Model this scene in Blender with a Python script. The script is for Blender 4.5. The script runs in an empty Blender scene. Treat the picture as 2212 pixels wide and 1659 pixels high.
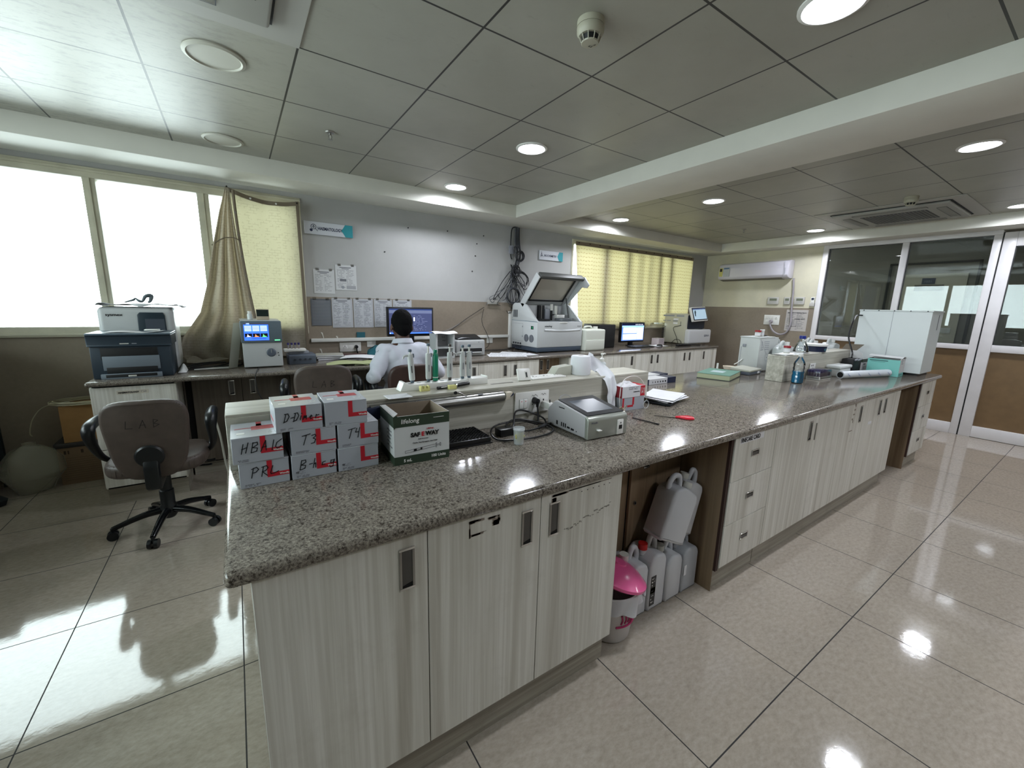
import bpy, bmesh, math, random
from mathutils import Vector, Matrix, Euler
random.seed(7)
PI = math.pi
SC = bpy.context.scene
COL = SC.collection

# ------------------------------------------------------------------ camera
cam_d = bpy.data.cameras.new('camera'); cam = bpy.data.objects.new('camera', cam_d); COL.objects.link(cam)
cam_d.sensor_fit = 'HORIZONTAL'; cam_d.sensor_width = 36.0
cam_d.lens = 883.25 / 2212.0 * 36.0
cam_d.clip_start = 0.02; cam_d.clip_end = 200
CAM_ROT = Matrix(((0.831904, 0.083874, -0.548545), (-0.554360, 0.169994, -0.814731), (0.024915, 0.981869, 0.187915)))
cam.matrix_world = Matrix.Translation((0, 0, 1.407)) @ CAM_ROT.to_4x4()
SC.camera = cam

# ------------------------------------------------------------------ world, daylight, exposure
SC.view_settings.view_transform = 'Standard'; SC.view_settings.look = 'None'
SC.view_settings.gamma = 1.0; SC.view_settings.use_curve_mapping = False
SC.view_settings.exposure = 0.80
try:
    SC.cycles.use_denoising = True
    SC.cycles.sample_clamp_indirect = 8.0
    SC.cycles.caustics_reflective = False; SC.cycles.caustics_refractive = False
    SC.cycles.max_bounces = 10; SC.cycles.diffuse_bounces = 5; SC.cycles.transparent_max_bounces = 16
    SC.cycles.use_light_tree = True
except Exception: pass
world = bpy.data.worlds.new('sky'); SC.world = world; world.use_nodes = True
wbg = world.node_tree.nodes['Background']
wbg.inputs[0].default_value = (0.93, 0.99, 1.0, 1); wbg.inputs[1].default_value = 6.8

def area(name, loc, rot, size, size_y, energy, color, shape='RECTANGLE', spread=PI):
    l = bpy.data.lights.new(name, 'AREA'); l.shape = shape; l.size = size
    if shape in ('RECTANGLE', 'ELLIPSE'): l.size_y = size_y
    l.energy = energy; l.color = color; l.spread = spread
    o = bpy.data.objects.new(name, l); COL.objects.link(o); o.location = loc; o.rotation_euler = rot
    return o
# the two window openings guide the sky light into the room
for px, pw in ((-0.82, 2.80), (5.35, 2.80)):
    o = area('window_daylight', (px, 4.60, 1.70), (-PI / 2, 0, 0), pw, 1.25, 1, (1, 1, 1)); o.data.cycles.is_portal = True
o = area('window_daylight', (-2.42, 2.0, 1.70), (0, -PI / 2, 0), 1.25, 4.1, 1, (1, 1, 1)); o.data.cycles.is_portal = True  # portal for the added west window

# ------------------------------------------------------------------ helpers
def lin(h):
    h = h.lstrip('#'); r = [int(h[i:i + 2], 16) / 255 for i in (0, 2, 4)]
    return tuple((x / 12.92 if x <= .04045 else ((x + .055) / 1.055) ** 2.4) for x in r) + (1,)

class NT:
    """tiny node-tree writer"""
    def __init__(s, m): s.t = m.node_tree; s.n = s.t.nodes; s.l = s.t.links
    def new(s, k, **kw):
        x = s.n.new(k)
        for a, b in kw.items():
            if a.startswith('i_'): x.inputs[a[2:].replace('_', ' ')].default_value = b
            else: setattr(x, a, b)
        return x
    def link(s, a, b): s.l.new(a, b)
    def math(s, op, a, b=0.0, clamp=False):
        x = s.n.new('ShaderNodeMath'); x.operation = op; x.use_clamp = clamp
        for i, q in enumerate((a, b)):
            if hasattr(q, 'links'): s.l.new(q, x.inputs[i])
            else: x.inputs[i].default_value = q
        return x.outputs[0]
    def mix(s, fac, a, b, mode='MIX'):
        x = s.n.new('ShaderNodeMixRGB'); x.blend_type = mode
        for i, q in enumerate((fac, a, b)):
            if hasattr(q, 'links'): s.l.new(q, x.inputs[i])
            else: x.inputs[i].default_value = q
        return x.outputs[0]
    def ramp(s, src, stops):
        x = s.n.new('ShaderNodeValToRGB'); e = x.color_ramp.elements
        while len(e) < len(stops): e.new(0.5)
        for q, (p, c) in zip(e, stops): q.position = p; q.color = c
        s.l.new(src, x.inputs[0]); return x.outputs[0]
    def obj(s, scale=(1, 1, 1), rnd=False):
        tc = s.n.new('ShaderNodeTexCoord'); mp = s.n.new('ShaderNodeMapping'); mp.inputs['Scale'].default_value = scale
        s.l.new(tc.outputs['Object'], mp.inputs[0])
        if rnd:
            oi = s.n.new('ShaderNodeObjectInfo'); c = s.n.new('ShaderNodeCombineXYZ')
            m_ = s.math('MULTIPLY', oi.outputs['Random'], 37.0); s.l.new(m_, c.inputs[0]); s.l.new(m_, c.inputs[1])
            s.l.new(c.outputs[0], mp.inputs['Location'])
        return mp.outputs[0]
    def noise(s, vec, scale, detail=3, rough=.5):
        x = s.n.new('ShaderNodeTexNoise'); x.inputs['Scale'].default_value = scale; x.inputs['Detail'].default_value = detail
        x.inputs['Roughness'].default_value = rough; s.l.new(vec, x.inputs['Vector']); return x.outputs['Fac']

MATS = {}
def mat(name, color='#808080', rough=.5, metal=0.0, spec=.5, noise=0.0, nscale=30, bump=0.0, emit=None, estr=1.0, alpha=1.0, trans=0.0, ior=1.45, coat=0.0, sss=0):
    if name in MATS: return MATS[name]
    m = bpy.data.materials.new(name); m.use_nodes = True; MATS[name] = m
    t = NT(m); b = t.n['Principled BSDF']
    col = lin(color) if isinstance(color, str) else color
    b.inputs['Base Color'].default_value = col; b.inputs['Roughness'].default_value = rough
    b.inputs['Metallic'].default_value = metal; b.inputs['Specular IOR Level'].default_value = spec
    b.inputs['Coat Weight'].default_value = coat; b.inputs['IOR'].default_value = ior
    if noise > 0 or bump > 0:
        f = t.noise(t.obj(), nscale, 4)
        if noise > 0:
            d = tuple(c * (1 - noise) for c in col[:3]) + (1,); u = tuple(min(1, c * (1 + noise * .6)) for c in col[:3]) + (1,)
            t.link(t.ramp(f, [(.3, d), (.7, u)]), b.inputs['Base Color'])
        if bump > 0:
            bp = t.new('ShaderNodeBump', i_Strength=bump, i_Distance=.002); t.link(f, bp.inputs['Height']); t.link(bp.outputs[0], b.inputs['Normal'])
    if emit: b.inputs['Emission Color'].default_value = lin(emit); b.inputs['Emission Strength'].default_value = estr
    b.inputs['Alpha'].default_value = alpha; b.inputs['Transmission Weight'].default_value = trans
    return m

class MB:
    """collects solids into one mesh object"""
    def __init__(s): s.v = []; s.f = []; s.mi = []; s.sm = []; s.mats = []
    def _m(s, m):
        if m not in s.mats: s.mats.append(m)
        return s.mats.index(m)
    def add(s, vs, fs, m, smooth=False):
        o = len(s.v); k = s._m(m); s.v += [tuple(v) for v in vs]
        for f in fs: s.f.append(tuple(i + o for i in f)); s.mi.append(k); s.sm.append(smooth)
        return s
    def _bm(s, bm, m, smooth=False):
        bm.verts.ensure_lookup_table(); bm.normal_update()
        s.add([v.co[:] for v in bm.verts], [[v.index for v in f.verts] for f in bm.faces], m, smooth); bm.free(); return s
    def box(s, x0, x1, y0, y1, z0, z1, m, bev=0, seg=2, M=None):
        bm = bmesh.new(); bmesh.ops.create_cube(bm, size=1)
        for v in bm.verts: v.co = Vector(((x0 + x1) / 2 + v.co.x * (x1 - x0), (y0 + y1) / 2 + v.co.y * (y1 - y0), (z0 + z1) / 2 + v.co.z * (z1 - z0)))
        if bev: bmesh.ops.bevel(bm, geom=bm.edges[:], offset=min(bev, .49 * min(x1 - x0, y1 - y0, z1 - z0)), segments=seg, profile=.5, affect='EDGES')
        if M is not None: bmesh.ops.transform(bm, matrix=M, verts=bm.verts)
        return s._bm(bm, m, bool(bev))
    def prism(s, pts, axis, a, b, m, bev=0, smooth=False, M=None, seg=2):
        """polygon pts (2-D) in the plane normal to axis, from a to b along it. axis x:(y,z) y:(x,z) z:(x,y)"""
        bm = bmesh.new()
        def P(p, d): return {'x': (d, p[0], p[1]), 'y': (p[0], d, p[1]), 'z': (p[0], p[1], d)}[axis]
        lo = [bm.verts.new(P(p, a)) for p in pts]; hi = [bm.verts.new(P(p, b)) for p in pts]
        bm.faces.new(lo[::-1]); bm.faces.new(hi); n = len(pts)
        for i in range(n): bm.faces.new((lo[i], lo[(i + 1) % n], hi[(i + 1) % n], hi[i]))
        bmesh.ops.recalc_face_normals(bm, faces=bm.faces)
        if bev:
            bmesh.ops.bevel(bm, geom=bm.edges[:], offset=bev, segments=seg, profile=.5, affect='EDGES')
        if M is not None: bmesh.ops.transform(bm, matrix=M, verts=bm.verts)
        return s._bm(bm, m, smooth or bool(bev))
    def cyl(s, p0, p1, r0, m, r1=None, n=20, caps=True, smooth=True):
        p0 = Vector(p0); p1 = Vector(p1); r1 = r0 if r1 is None else r1
        d = (p1 - p0).normalized(); a = d.orthogonal().normalized(); b = d.cross(a)
        vs = []
        for p, r in ((p0, r0), (p1, r1)):
            for i in range(n): t = 2 * PI * i / n; vs.append(p + (a * math.cos(t) + b * math.sin(t)) * r)
        fs = [(i, (i + 1) % n, n + (i + 1) % n, n + i) for i in range(n)]
        s.add(vs, fs, m, smooth)
        if caps:
            s.add(vs[:n], [tuple(range(n))[::-1]], m, False); s.add(vs[n:], [tuple(range(n))], m, False)
        return s
    def lathe(s, prof, m, c=(0, 0, 0), n=24, sx=1, sy=1, smooth=True, sq=0):
        """profile [(r,z)] about z; sq>0 squares the section"""
        vs = []
        for r, z in prof:
            for i in range(n):
                t = 2 * PI * i / n; ct, st = math.cos(t), math.sin(t)
                if sq: e = 1 - sq * .75; ct = math.copysign(abs(ct) ** e, ct); st = math.copysign(abs(st) ** e, st)
                vs.append((c[0] + ct * r * sx, c[1] + st * r * sy, c[2] + z))
        fs = []
        for k in range(len(prof) - 1):
            for i in range(n): j = (i + 1) % n; fs.append((k * n + i, k * n + j, (k + 1) * n + j, (k + 1) * n + i))
        if prof[0][0] > 1e-5: fs.append(tuple(range(n))[::-1])
        if prof[-1][0] > 1e-5: fs.append(tuple((len(prof) - 1) * n + i for i in range(n)))
        return s.add(vs, fs, m, smooth)
    def tube(s, pts, r, m, n=8, smooth_path=True, caps=True, sub=5, closed=False):
        P = [Vector(p) for p in pts]; rs = r if isinstance(r, (list, tuple)) else [r] * len(P)
        if smooth_path and len(P) > 2:
            Q = []; R = []
            for i in range(len(P) - 1):
                p0 = P[max(i - 1, 0)]; p1 = P[i]; p2 = P[i + 1]; p3 = P[min(i + 2, len(P) - 1)]
                for k in range(sub):
                    t = k / sub
                    Q.append(.5 * ((2 * p1) + (p2 - p0) * t + (2 * p0 - 5 * p1 + 4 * p2 - p3) * t * t + (3 * p1 - p0 - 3 * p2 + p3) * t ** 3))
                    R.append(rs[i] * (1 - t) + rs[i + 1] * t)
            Q.append(P[-1]); R.append(rs[-1]); P, rs = Q, R
        vs = []; a = None
        for i, p in enumerate(P):
            d = (P[min(i + 1, len(P) - 1)] - P[max(i - 1, 0)])
            if d.length < 1e-9: d = Vector((0, 0, 1))
            d.normalize()
            if a is None: a = d.orthogonal().normalized()
            a = (a - d * a.dot(d)); a = a.normalized() if a.length > 1e-6 else d.orthogonal().normalized()
            b = d.cross(a)
            for k in range(n): t = 2 * PI * k / n; vs.append(p + (a * math.cos(t) + b * math.sin(t)) * rs[i])
        fs = [(i * n + k, i * n + (k + 1) % n, (i + 1) * n + (k + 1) % n, (i + 1) * n + k) for i in range(len(P) - 1) for k in range(n)]
        if caps: fs += [tuple(range(n))[::-1], tuple((len(P) - 1) * n + k for k in range(n))]
        return s.add(vs, fs, m, True)
    def grid(s, fn, nu, nv, m, smooth=True, thick=0.0, closed_u=False):
        """fn(u,v)->point; optional thickness along the normal"""
        P = [[Vector(fn(i / nu, j / nv)) for j in range(nv + 1)] for i in range(nu + 1)]
        vs = [p for row in P for p in row]; w = nv + 1
        fs = [(i * w + j, (i + 1) * w + j, (i + 1) * w + j + 1, i * w + j + 1) for i in range(nu) for j in range(nv)]
        if not thick: return s.add(vs, fs, m, smooth)
        N = []
        for i in range(nu + 1):
            for j in range(nv + 1):
                du = P[min(i + 1, nu)][j] - P[max(i - 1, 0)][j]; dv = P[i][min(j + 1, nv)] - P[i][max(j - 1, 0)]
                q = du.cross(dv); N.append(q.normalized() if q.length > 1e-12 else Vector((0, 0, 1)))
        k = len(vs); vs2 = vs + [v - q * thick for v, q in zip(vs, N)]
        fs += [tuple(x + k for x in f[::-1]) for f in fs]
        for i in range(nu): fs += [(i * w, i * w + k, (i + 1) * w + k, (i + 1) * w), ((i + 1) * w + nv, (i + 1) * w + nv + k, i * w + nv + k, i * w + nv)]
        for j in range(nv): fs += [(j + 1, j + 1 + k, j + k, j), (nu * w + j, nu * w + j + k, nu * w + j + 1 + k, nu * w + j + 1)]
        return s.add(vs2, fs, m, smooth)
    def rect(s, fr, x0, y0, x1, y1, m, d=.0006):
        """thin printed patch on a face frame fr=(origin,u,v); w=u x v is outward"""
        o, u, v = Vector(fr[0]), Vector(fr[1]), Vector(fr[2]); w = u.cross(v)
        p = [o + u * a + v * b + w * c for c in (0, d) for a, b in ((x0, y0), (x1, y0), (x1, y1), (x0, y1))]
        return s.add(p, [(4, 5, 6, 7), (0, 1, 5, 4), (1, 2, 6, 5), (2, 3, 7, 6), (3, 0, 4, 7)], m)
    def strokes(s, fr, lines, w, m, d=.0007, sc=1.0, off=(0, 0)):
        """pen strokes (2-D polylines) drawn as thin ribbons on a face frame"""
        o, u, v = Vector(fr[0]), Vector(fr[1]), Vector(fr[2]); n = u.cross(v)
        for L in lines:
            L = [(off[0] + a * sc, off[1] + b * sc) for a, b in L]
            for (a, b), (c, e) in zip(L, L[1:]):
                q = Vector((c - a, e - b)); l = q.length
                if l < 1e-6: continue
                q /= l; px = Vector((-q.y, q.x)) * w / 2; ex = q * w * .35
                A = Vector((a, b)) - ex; B = Vector((c, e)) + ex
                pts = [A - px, B - px, B + px, A + px]
                vs = [o + u * p.x + v * p.y + n * d for p in pts]
                s.add(vs, [(0, 1, 2, 3)], m)
        return s
    def xf(s, M):
        s.v = [tuple(M @ Vector(v)) for v in s.v]; return s
    def build(s, name, parent=None, label=None, loc=None, smooth_angle=True):
        me = bpy.data.meshes.new(name)
        org = Vector(loc) if loc is not None else Vector((0, 0, 0))
        me.from_pydata([tuple(Vector(v) - org) for v in s.v], [], s.f)
        for m in s.mats: me.materials.append(m)
        me.polygons.foreach_set('material_index', s.mi); me.polygons.foreach_set('use_smooth', s.sm)
        me.update()
        if any(s.sm):
            try: me.set_sharp_from_angle(angle=math.radians(40))
            except Exception: pass
        o = bpy.data.objects.new(name, me); COL.objects.link(o); o.location = org
        if parent: o.parent = parent
        if label: o['label'] = label
        return o

def tag(o, label, cat, group=None):
    o['label'] = label; o['category'] = cat
    if group: o['group'] = group
    return o
def thing(name, label, cat, loc=(0, 0, 0), rz=0.0, group=None, rot=None):
    o = bpy.data.objects.new(name, None); COL.objects.link(o); o.location = loc
    o.rotation_euler = rot if rot is not None else (0, 0, rz); o.empty_display_size = .05
    return tag(o, label, cat, group)
def struct(name, mb): o = mb.build(name); o['kind'] = 'structure'; return o
def dup(root, loc=None, rz=None, label=None, rot=None, group=None):
    r = root.copy(); COL.objects.link(r)
    if loc is not None: r.location = loc
    if rz is not None: r.rotation_euler = (0, 0, rz)
    if rot is not None: r.rotation_euler = rot
    if label: r['label'] = label
    if group: r['group'] = group
    def rec(a, b):
        for ch in list(a.children):
            c = ch.copy(); COL.objects.link(c); c.parent = b; rec(ch, c)
    rec(root, r)
    return r
def text(s, fr, size, m, parent=None, name='lettering', align='LEFT', bold=0.0, shear=0.0, width=1.0, ext=.0004, into=None):
    """real lettering on a face frame"""
    c = bpy.data.curves.new('txt', 'FONT'); c.body = s; c.size = size; c.align_x = align; c.offset = bold; c.shear = shear; c.extrude = ext; c.resolution_u = 3
    o = bpy.data.objects.new('txt', c); me = bpy.data.meshes.new_from_object(o)
    O, u, v = Vector(fr[0]), Vector(fr[1]), Vector(fr[2]); w = u.cross(v)
    M = Matrix((u, v, w)).transposed().to_4x4(); M.translation = O + w * ext
    M = M @ Matrix.Diagonal((width, 1, 1, 1))
    me.transform(M)
    vs = [v_.co[:] for v_ in me.vertices]; fs = [tuple(p.vertices) for p in me.polygons]
    bpy.data.objects.remove(o); bpy.data.curves.remove(c); bpy.data.meshes.remove(me)
    t = into or MB(); t.add(vs, fs, m)
    if into is None: return t.build(name, parent)
def FX(x, y, z): return ((x, y, z), (1, 0, 0), (0, 0, 1))          # frame on a face looking toward -y
def FXm(x, y, z): return ((x, y, z), (0, -1, 0), (0, 0, 1))        # face looking toward -x (reads right = -y)
def FZ(x, y, z): return ((x, y, z), (1, 0, 0), (0, 1, 0))          # on a top face
def fake_rows(mb, fr, x0, x1, ytop, ybot, rows, h, m, dens=.85, seed=0, cols=1):
    """rows of unreadable small print"""
    rr = random.Random(seed)
    for i in range(rows):
        y = ytop - (ytop - ybot) * (i + .5) / rows; x = x0
        cw = (x1 - x0) / cols
        for c in range(cols):
            x = x0 + c * cw; end = x + cw * rr.uniform(.5, .92)
            while x < end:
                w = rr.uniform(.012, .05) * (x1 - x0) * 2
                if rr.random() < dens: mb.rect(fr, x, y - h / 2, min(x + w, end), y + h / 2, m, d=.0004)
                x += w + (x1 - x0) * .015
# ------------------------------------------------------------------ surface materials
def m_wall(name, band, upper='#aaaaa9', lower='#877c6e', rough=.55):
    m = bpy.data.materials.new(name); m.use_nodes = True; t = NT(m); b = t.n['Principled BSDF']
    ge = t.new('ShaderNodeNewGeometry'); sp = t.new('ShaderNodeSeparateXYZ'); t.link(ge.outputs['Position'], sp.inputs[0])
    f1 = t.noise(ge.outputs['Position'], 2.2, 6, .65); f2 = t.noise(ge.outputs['Position'], 40, 3)
    up = t.mix(t.ramp(f1, [(.35, (0, 0, 0, 1)), (.75, (.35, .35, .35, 1))]), lin(upper), lin('#93938f'))
    lo = t.mix(t.ramp(f1, [(.35, (0, 0, 0, 1)), (.7, (.6, .6, .6, 1))]), lin(lower), lin('#72685c'))
    lo = t.mix(t.math('MULTIPLY', f2, .25), lo, lin('#aa9f90'))
    g = t.math('LESS_THAN', sp.outputs[2], band)
    t.link(t.mix(g, up, lo), b.inputs['Base Color'])
    r = t.new('ShaderNodeMapRange'); t.link(g, r.inputs[0]); r.inputs[3].default_value = rough; r.inputs[4].default_value = .4
    t.link(r.outputs[0], b.inputs['Roughness']); b.inputs['Specular IOR Level'].default_value = .35
    bp = t.new('ShaderNodeBump', i_Strength=.12, i_Distance=.004); t.link(f2, bp.inputs['Height']); t.link(bp.outputs[0], b.inputs['Normal'])
    return m
def grid_lines(t, pos, x0, y0, sx, sy, w, wy=None):
    sp = t.new('ShaderNodeSeparateXYZ'); t.link(pos, sp.inputs[0]); out = []
    for k, (o, s_, ww) in enumerate(((x0, sx, w), (y0, sy, wy or w))):
        q = t.math('DIVIDE', t.math('SUBTRACT', sp.outputs[k], o - 1000 * s_), s_)
        fr = t.math('FRACT', q); d = t.math('ABSOLUTE', t.math('SUBTRACT', fr, .5))
        out.append((t.math('GREATER_THAN', d, .5 - ww / s_), t.math('FLOOR', q)))
    c = t.new('ShaderNodeCombineXYZ'); t.link(out[0][1], c.inputs[0]); t.link(out[1][1], c.inputs[1])
    wn = t.new('ShaderNodeTexWhiteNoise'); t.link(c.outputs[0], wn.inputs[0])
    return t.math('MAXIMUM', out[0][0], out[1][0]), wn.outputs['Value']
def m_floor():
    m = bpy.data.materials.new('polished_floor_tile'); m.use_nodes = True; t = NT(m); b = t.n['Principled BSDF']
    ge = t.new('ShaderNodeNewGeometry'); pos = ge.outputs['Position']
    L, rnd = grid_lines(t, pos, -0.7318, 0.5287, .6, .6, .0024)
    L, rnd = grid_lines(t, pos, FX0, FY0, .6, .6, .0022)
    mp = t.new('ShaderNodeMapping'); mp.inputs['Scale'].default_value = (1, 1.9, 1); mp.inputs['Rotation'].default_value = (0, 0, .6); t.link(pos, mp.inputs[0])
    f = t.noise(mp.outputs[0], 34, 6, .7); g = t.noise(pos, 5, 4, .6); h = t.noise(mp.outputs[0], 120, 3, .7)
    c = t.ramp(f, [(.28, lin('#857d73')), (.5, lin('#9b9287')), (.72, lin('#aaa297'))])
    c = t.mix(t.math('MULTIPLY', g, .35), c, lin('#b7aa98'))
    c = t.mix(t.math('MULTIPLY', t.math('GREATER_THAN', h, .66), .22), c, lin('#6e665d'))
    c = t.mix(t.math('MULTIPLY', rnd, .10), c, lin('#8f867b'))
    c = t.mix(L, c, lin('#1d1a18'))
    t.link(c, b.inputs['Base Color'])
    r = t.new('ShaderNodeMapRange'); t.link(L, r.inputs[0]); r.inputs[3].default_value = .065; r.inputs[4].default_value = .8
    t.link(r.outputs[0], b.inputs['Roughness']); b.inputs['Specular IOR Level'].default_value = .62
    bp = t.new('ShaderNodeBump', i_Strength=.10, i_Distance=.0018); t.link(t.noise(pos, 22, 4, .6), bp.inputs['Height']); t.link(bp.outputs[0], b.inputs['Normal'])
    return m
FX0, FY0 = -0.7318 / .6396 * .6, 0.5287 / .6396 * .6
def m_ceiling(x0, y0):
    m = bpy.data.materials.new('ceiling_tile'); m.use_nodes = True; t = NT(m); b = t.n['Principled BSDF']
    ge = t.new('ShaderNodeNewGeometry'); pos = ge.outputs['Position']
    L, rnd = grid_lines(t, pos, x0, y0, .6, .6, .0048)
    sp = t.new('ShaderNodeSeparateXYZ'); t.link(pos, sp.inputs[0])
    f = t.noise(pos, 1.6, 5, .6); mp = t.new('ShaderNodeMapping'); mp.inputs['Scale'].default_value = (1, 2.6, 1); mp.inputs['Rotation'].default_value = (0, 0, .5); t.link(pos, mp.inputs[0])
    st = t.noise(mp.outputs[0], 13, 6, .72)
    c = t.ramp(f, [(.3, lin('#98978c')), (.7, lin('#a7a69b'))])
    c = t.mix(t.math('MULTIPLY', rnd, .25), c, lin('#8e8d85'))
    # grime smeared on the tiles near the first window
    near = t.new('ShaderNodeMapRange'); t.link(sp.outputs[0], near.inputs[0]); near.inputs[1].default_value = .45; near.inputs[2].default_value = -.6; near.inputs[3].default_value = 0; near.inputs[4].default_value = 1
    sm = t.math('MULTIPLY', t.ramp(st, [(.50, (0, 0, 0, 1)), (.62, (1, 1, 1, 1))]), t.math('MULTIPLY', near.outputs[0], .5))
    c = t.mix(sm, c, lin('#5f5f58'))
    sm2 = t.math('MULTIPLY', t.ramp(st, [(.60, (0, 0, 0, 1)), (.72, (1, 1, 1, 1))]), .22)
    c = t.mix(sm2, c, lin('#77766e'))
    c = t.mix(L, c, lin('#2b2b28')); t.link(c, b.inputs['Base Color'])
    b.inputs['Roughness'].default_value = .42; b.inputs['Specular IOR Level'].default_value = .38
    bp = t.new('ShaderNodeBump', i_Strength=.25, i_Distance=.004); t.link(t.math('SUBTRACT', f, t.math('MULTIPLY', L, .6)), bp.inputs['Height']); t.link(bp.outputs[0], b.inputs['Normal'])
    return m
def m_laminate(name, base, dark, light, streak=1.0, horiz=False, rough=.42, dirt=0.35):
    m = bpy.data.materials.new(name); m.use_nodes = True; t = NT(m); b = t.n['Principled BSDF']
    v = t.obj((.5, 16, 16) if horiz else (16, 16, .5), rnd=not horiz); v2 = t.obj((2, 70, 70) if horiz else (70, 70, 1.2), rnd=not horiz)
    f = t.noise(v, 1.0, 5, .62); g = t.noise(v2, 1.0, 4, .6); d = t.noise(t.obj(), 6, 5, .7)
    c = t.ramp(f, [(.30, lin(dark)), (.47, lin(base)), (.68, lin(light))])
    c = t.mix(t.math('MULTIPLY', t.ramp(g, [(.42, (1, 1, 1, 1)), (.62, (0, 0, 0, 1))]), .38 * streak), c, lin(dark))
    c = t.mix(t.math('MULTIPLY', t.ramp(d, [(.55, (0, 0, 0, 1)), (.8, (1, 1, 1, 1))]), dirt), c, lin(dark))
    t.link(c, b.inputs['Base Color']); b.inputs['Roughness'].default_value = rough; b.inputs['Specular IOR Level'].default_value = .4
    return m
def m_granite(name='speckled_granite', tint=0.0):
    m = bpy.data.materials.new(name); m.use_nodes = True; t = NT(m); b = t.n['Principled BSDF']
    p = t.obj(); f = t.noise(p, 170, 3, .7); g = t.noise(p, 62, 4, .75); h = t.noise(p, 5, 4, .6)
    c = t.ramp(f, [(.36, lin('#3f3a35')), (.47, lin('#6f6860')), (.60, lin('#8a8378')), (.72, lin('#aaa499'))])
    c = t.mix(t.ramp(g, [(.57, (0, 0, 0, 1)), (.64, (1, 1, 1, 1))]), c, lin('#2a231e'))
    c = t.mix(t.math('MULTIPLY', h, .22), c, lin('#6f665d'))
    if tint: c = t.mix(tint, c, lin('#4a4440'))
    t.link(c, b.inputs['Base Color']); b.inputs['Roughness'].default_value = .12; b.inputs['Specular IOR Level'].default_value = .42
    return m
def m_glass(name, tint=(1, 1, 1, 1), refl=.06, rough=0.0):
    """thin pane: clear with a mirror coat"""
    m = bpy.data.materials.new(name); m.use_nodes = True; t = NT(m); t.n.remove(t.n['Principled BSDF'])
    tr = t.new('ShaderNodeBsdfTransparent'); tr.inputs[0].default_value = tint; gl = t.new('ShaderNodeBsdfGlossy'); gl.inputs['Roughness'].default_value = rough
    fr = t.new('ShaderNodeFresnel'); fr.inputs[0].default_value = 1.45; mx = t.new('ShaderNodeMixShader')
    t.link(t.math('ADD', fr.outputs[0], refl, True), mx.inputs[0]); t.link(tr.outputs[0], mx.inputs[1]); t.link(gl.outputs[0], mx.inputs[2])
    t.link(mx.outputs[0], t.n['Material Output'].inputs['Surface']); return m
def m_fabric(name, color, trans_col, fac=.5, pattern=None, rough=.9):
    """woven cloth that lets light through"""
    m = bpy.data.materials.new(name); m.use_nodes = True; t = NT(m); t.n.remove(t.n['Principled BSDF'])
    d = t.new('ShaderNodeBsdfDiffuse'); tl = t.new('ShaderNodeBsdfTranslucent'); mx = t.new('ShaderNodeMixShader'); mx.inputs[0].default_value = fac
    tc = t.new('ShaderNodeTexCoord'); ca, cb = lin(color), lin(trans_col)
    wv = t.noise(tc.outputs['Object'], 3.0, 4, .6)
    c1 = t.mix(t.math('MULTIPLY', wv, .35), ca, tuple(x * .72 for x in ca[:3]) + (1,)); c2 = t.mix(t.math('MULTIPLY', wv, .3), cb, tuple(x * .75 for x in cb[:3]) + (1,))
    if pattern:
        br = t.new('ShaderNodeTexBrick'); mp = t.new('ShaderNodeMapping'); mp.inputs['Rotation'].default_value = (PI / 2, 0, 0)
        t.link(tc.outputs['UV' if pattern == 'uv' else 'Object'], mp.inputs[0]); 
        if pattern == 'uv': mp.inputs['Rotation'].default_value = (0, 0, 0)
        t.link(mp.outputs[0], br.inputs[0]); br.inputs['Scale'].default_value = 11; br.inputs['Mortar Size'].default_value = .028
        br.inputs['Color1'].default_value = (0, 0, 0, 1); br.inputs['Color2'].default_value = (0, 0, 0, 1); br.inputs['Mortar'].default_value = (1, 1, 1, 1)
        k = t.math('MULTIPLY', br.outputs['Color'], t.math('MULTIPLY', t.math('GREATER_THAN', t.noise(tc.outputs['Object'], 26, 2), .5), .38))
        c1 = t.mix(k, c1, tuple(x * .55 for x in ca[:3]) + (1,)); c2 = t.mix(k, c2, tuple(x * .5 for x in cb[:3]) + (1,))
    t.link(c1, d.inputs[0]); t.link(c2, tl.inputs[0]); t.link(d.outputs[0], mx.inputs[1]); t.link(tl.outputs[0], mx.inputs[2])
    t.link(mx.outputs[0], t.n['Material Output'].inputs['Surface']); return m

WALL_N = m_wall('painted_wall_window_side', 1.445); WALL_E = m_wall('painted_wall_door_side', 1.482, upper='#cfcab4')
WALL_O = m_wall('painted_wall_plain', 1.46, upper='#d6d5cc', lower='#9a8f80')
PLASTER = mat('white_plaster', '#d2d1c8', .6, noise=.06, nscale=3, bump=.08)
FLOOR = m_floor(); CEIL = m_ceiling(-.271, 1.048); CEIL2 = m_ceiling(3.78, 1.048)
LAM = m_laminate('whitewashed_laminate', '#d2d1c9', '#aeaa9f', '#dfded8')
LAMH = m_laminate('whitewashed_laminate_level', '#b4b2a6', '#8d897c', '#cbc9be', horiz=True)
BROWN = m_laminate('brown_laminate', '#7d6a54', '#665440', '#8d7a62', streak=.8, dirt=.1)
EDGE = mat('dark_brown_edge', '#2c130a', .5)
PLINTH = m_laminate('scuffed_plinth', '#a09b8e', '#6f685c', '#b5b1a4', horiz=True, dirt=.6)
GRAN = m_granite(); GRAN2 = m_granite('dark_granite', .35)
ALU = mat('white_aluminium', '#d6d4d6', .35, noise=.05, nscale=8); ALUC = mat('cream_window_frame', '#c2beaa', .5, noise=.10, nscale=9)
STEEL = mat('brushed_steel', '#9a9894', .32, metal=.9); CHROME = mat('chrome', '#d0d0d0', .12, metal=1)
WHITE = mat('white_plastic', '#dcdcd8', .35); OFFW = mat('offwhite_plastic', '#c9c9c2', .4); BLACK = mat('black_plastic', '#0c0d10', .35)
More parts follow.
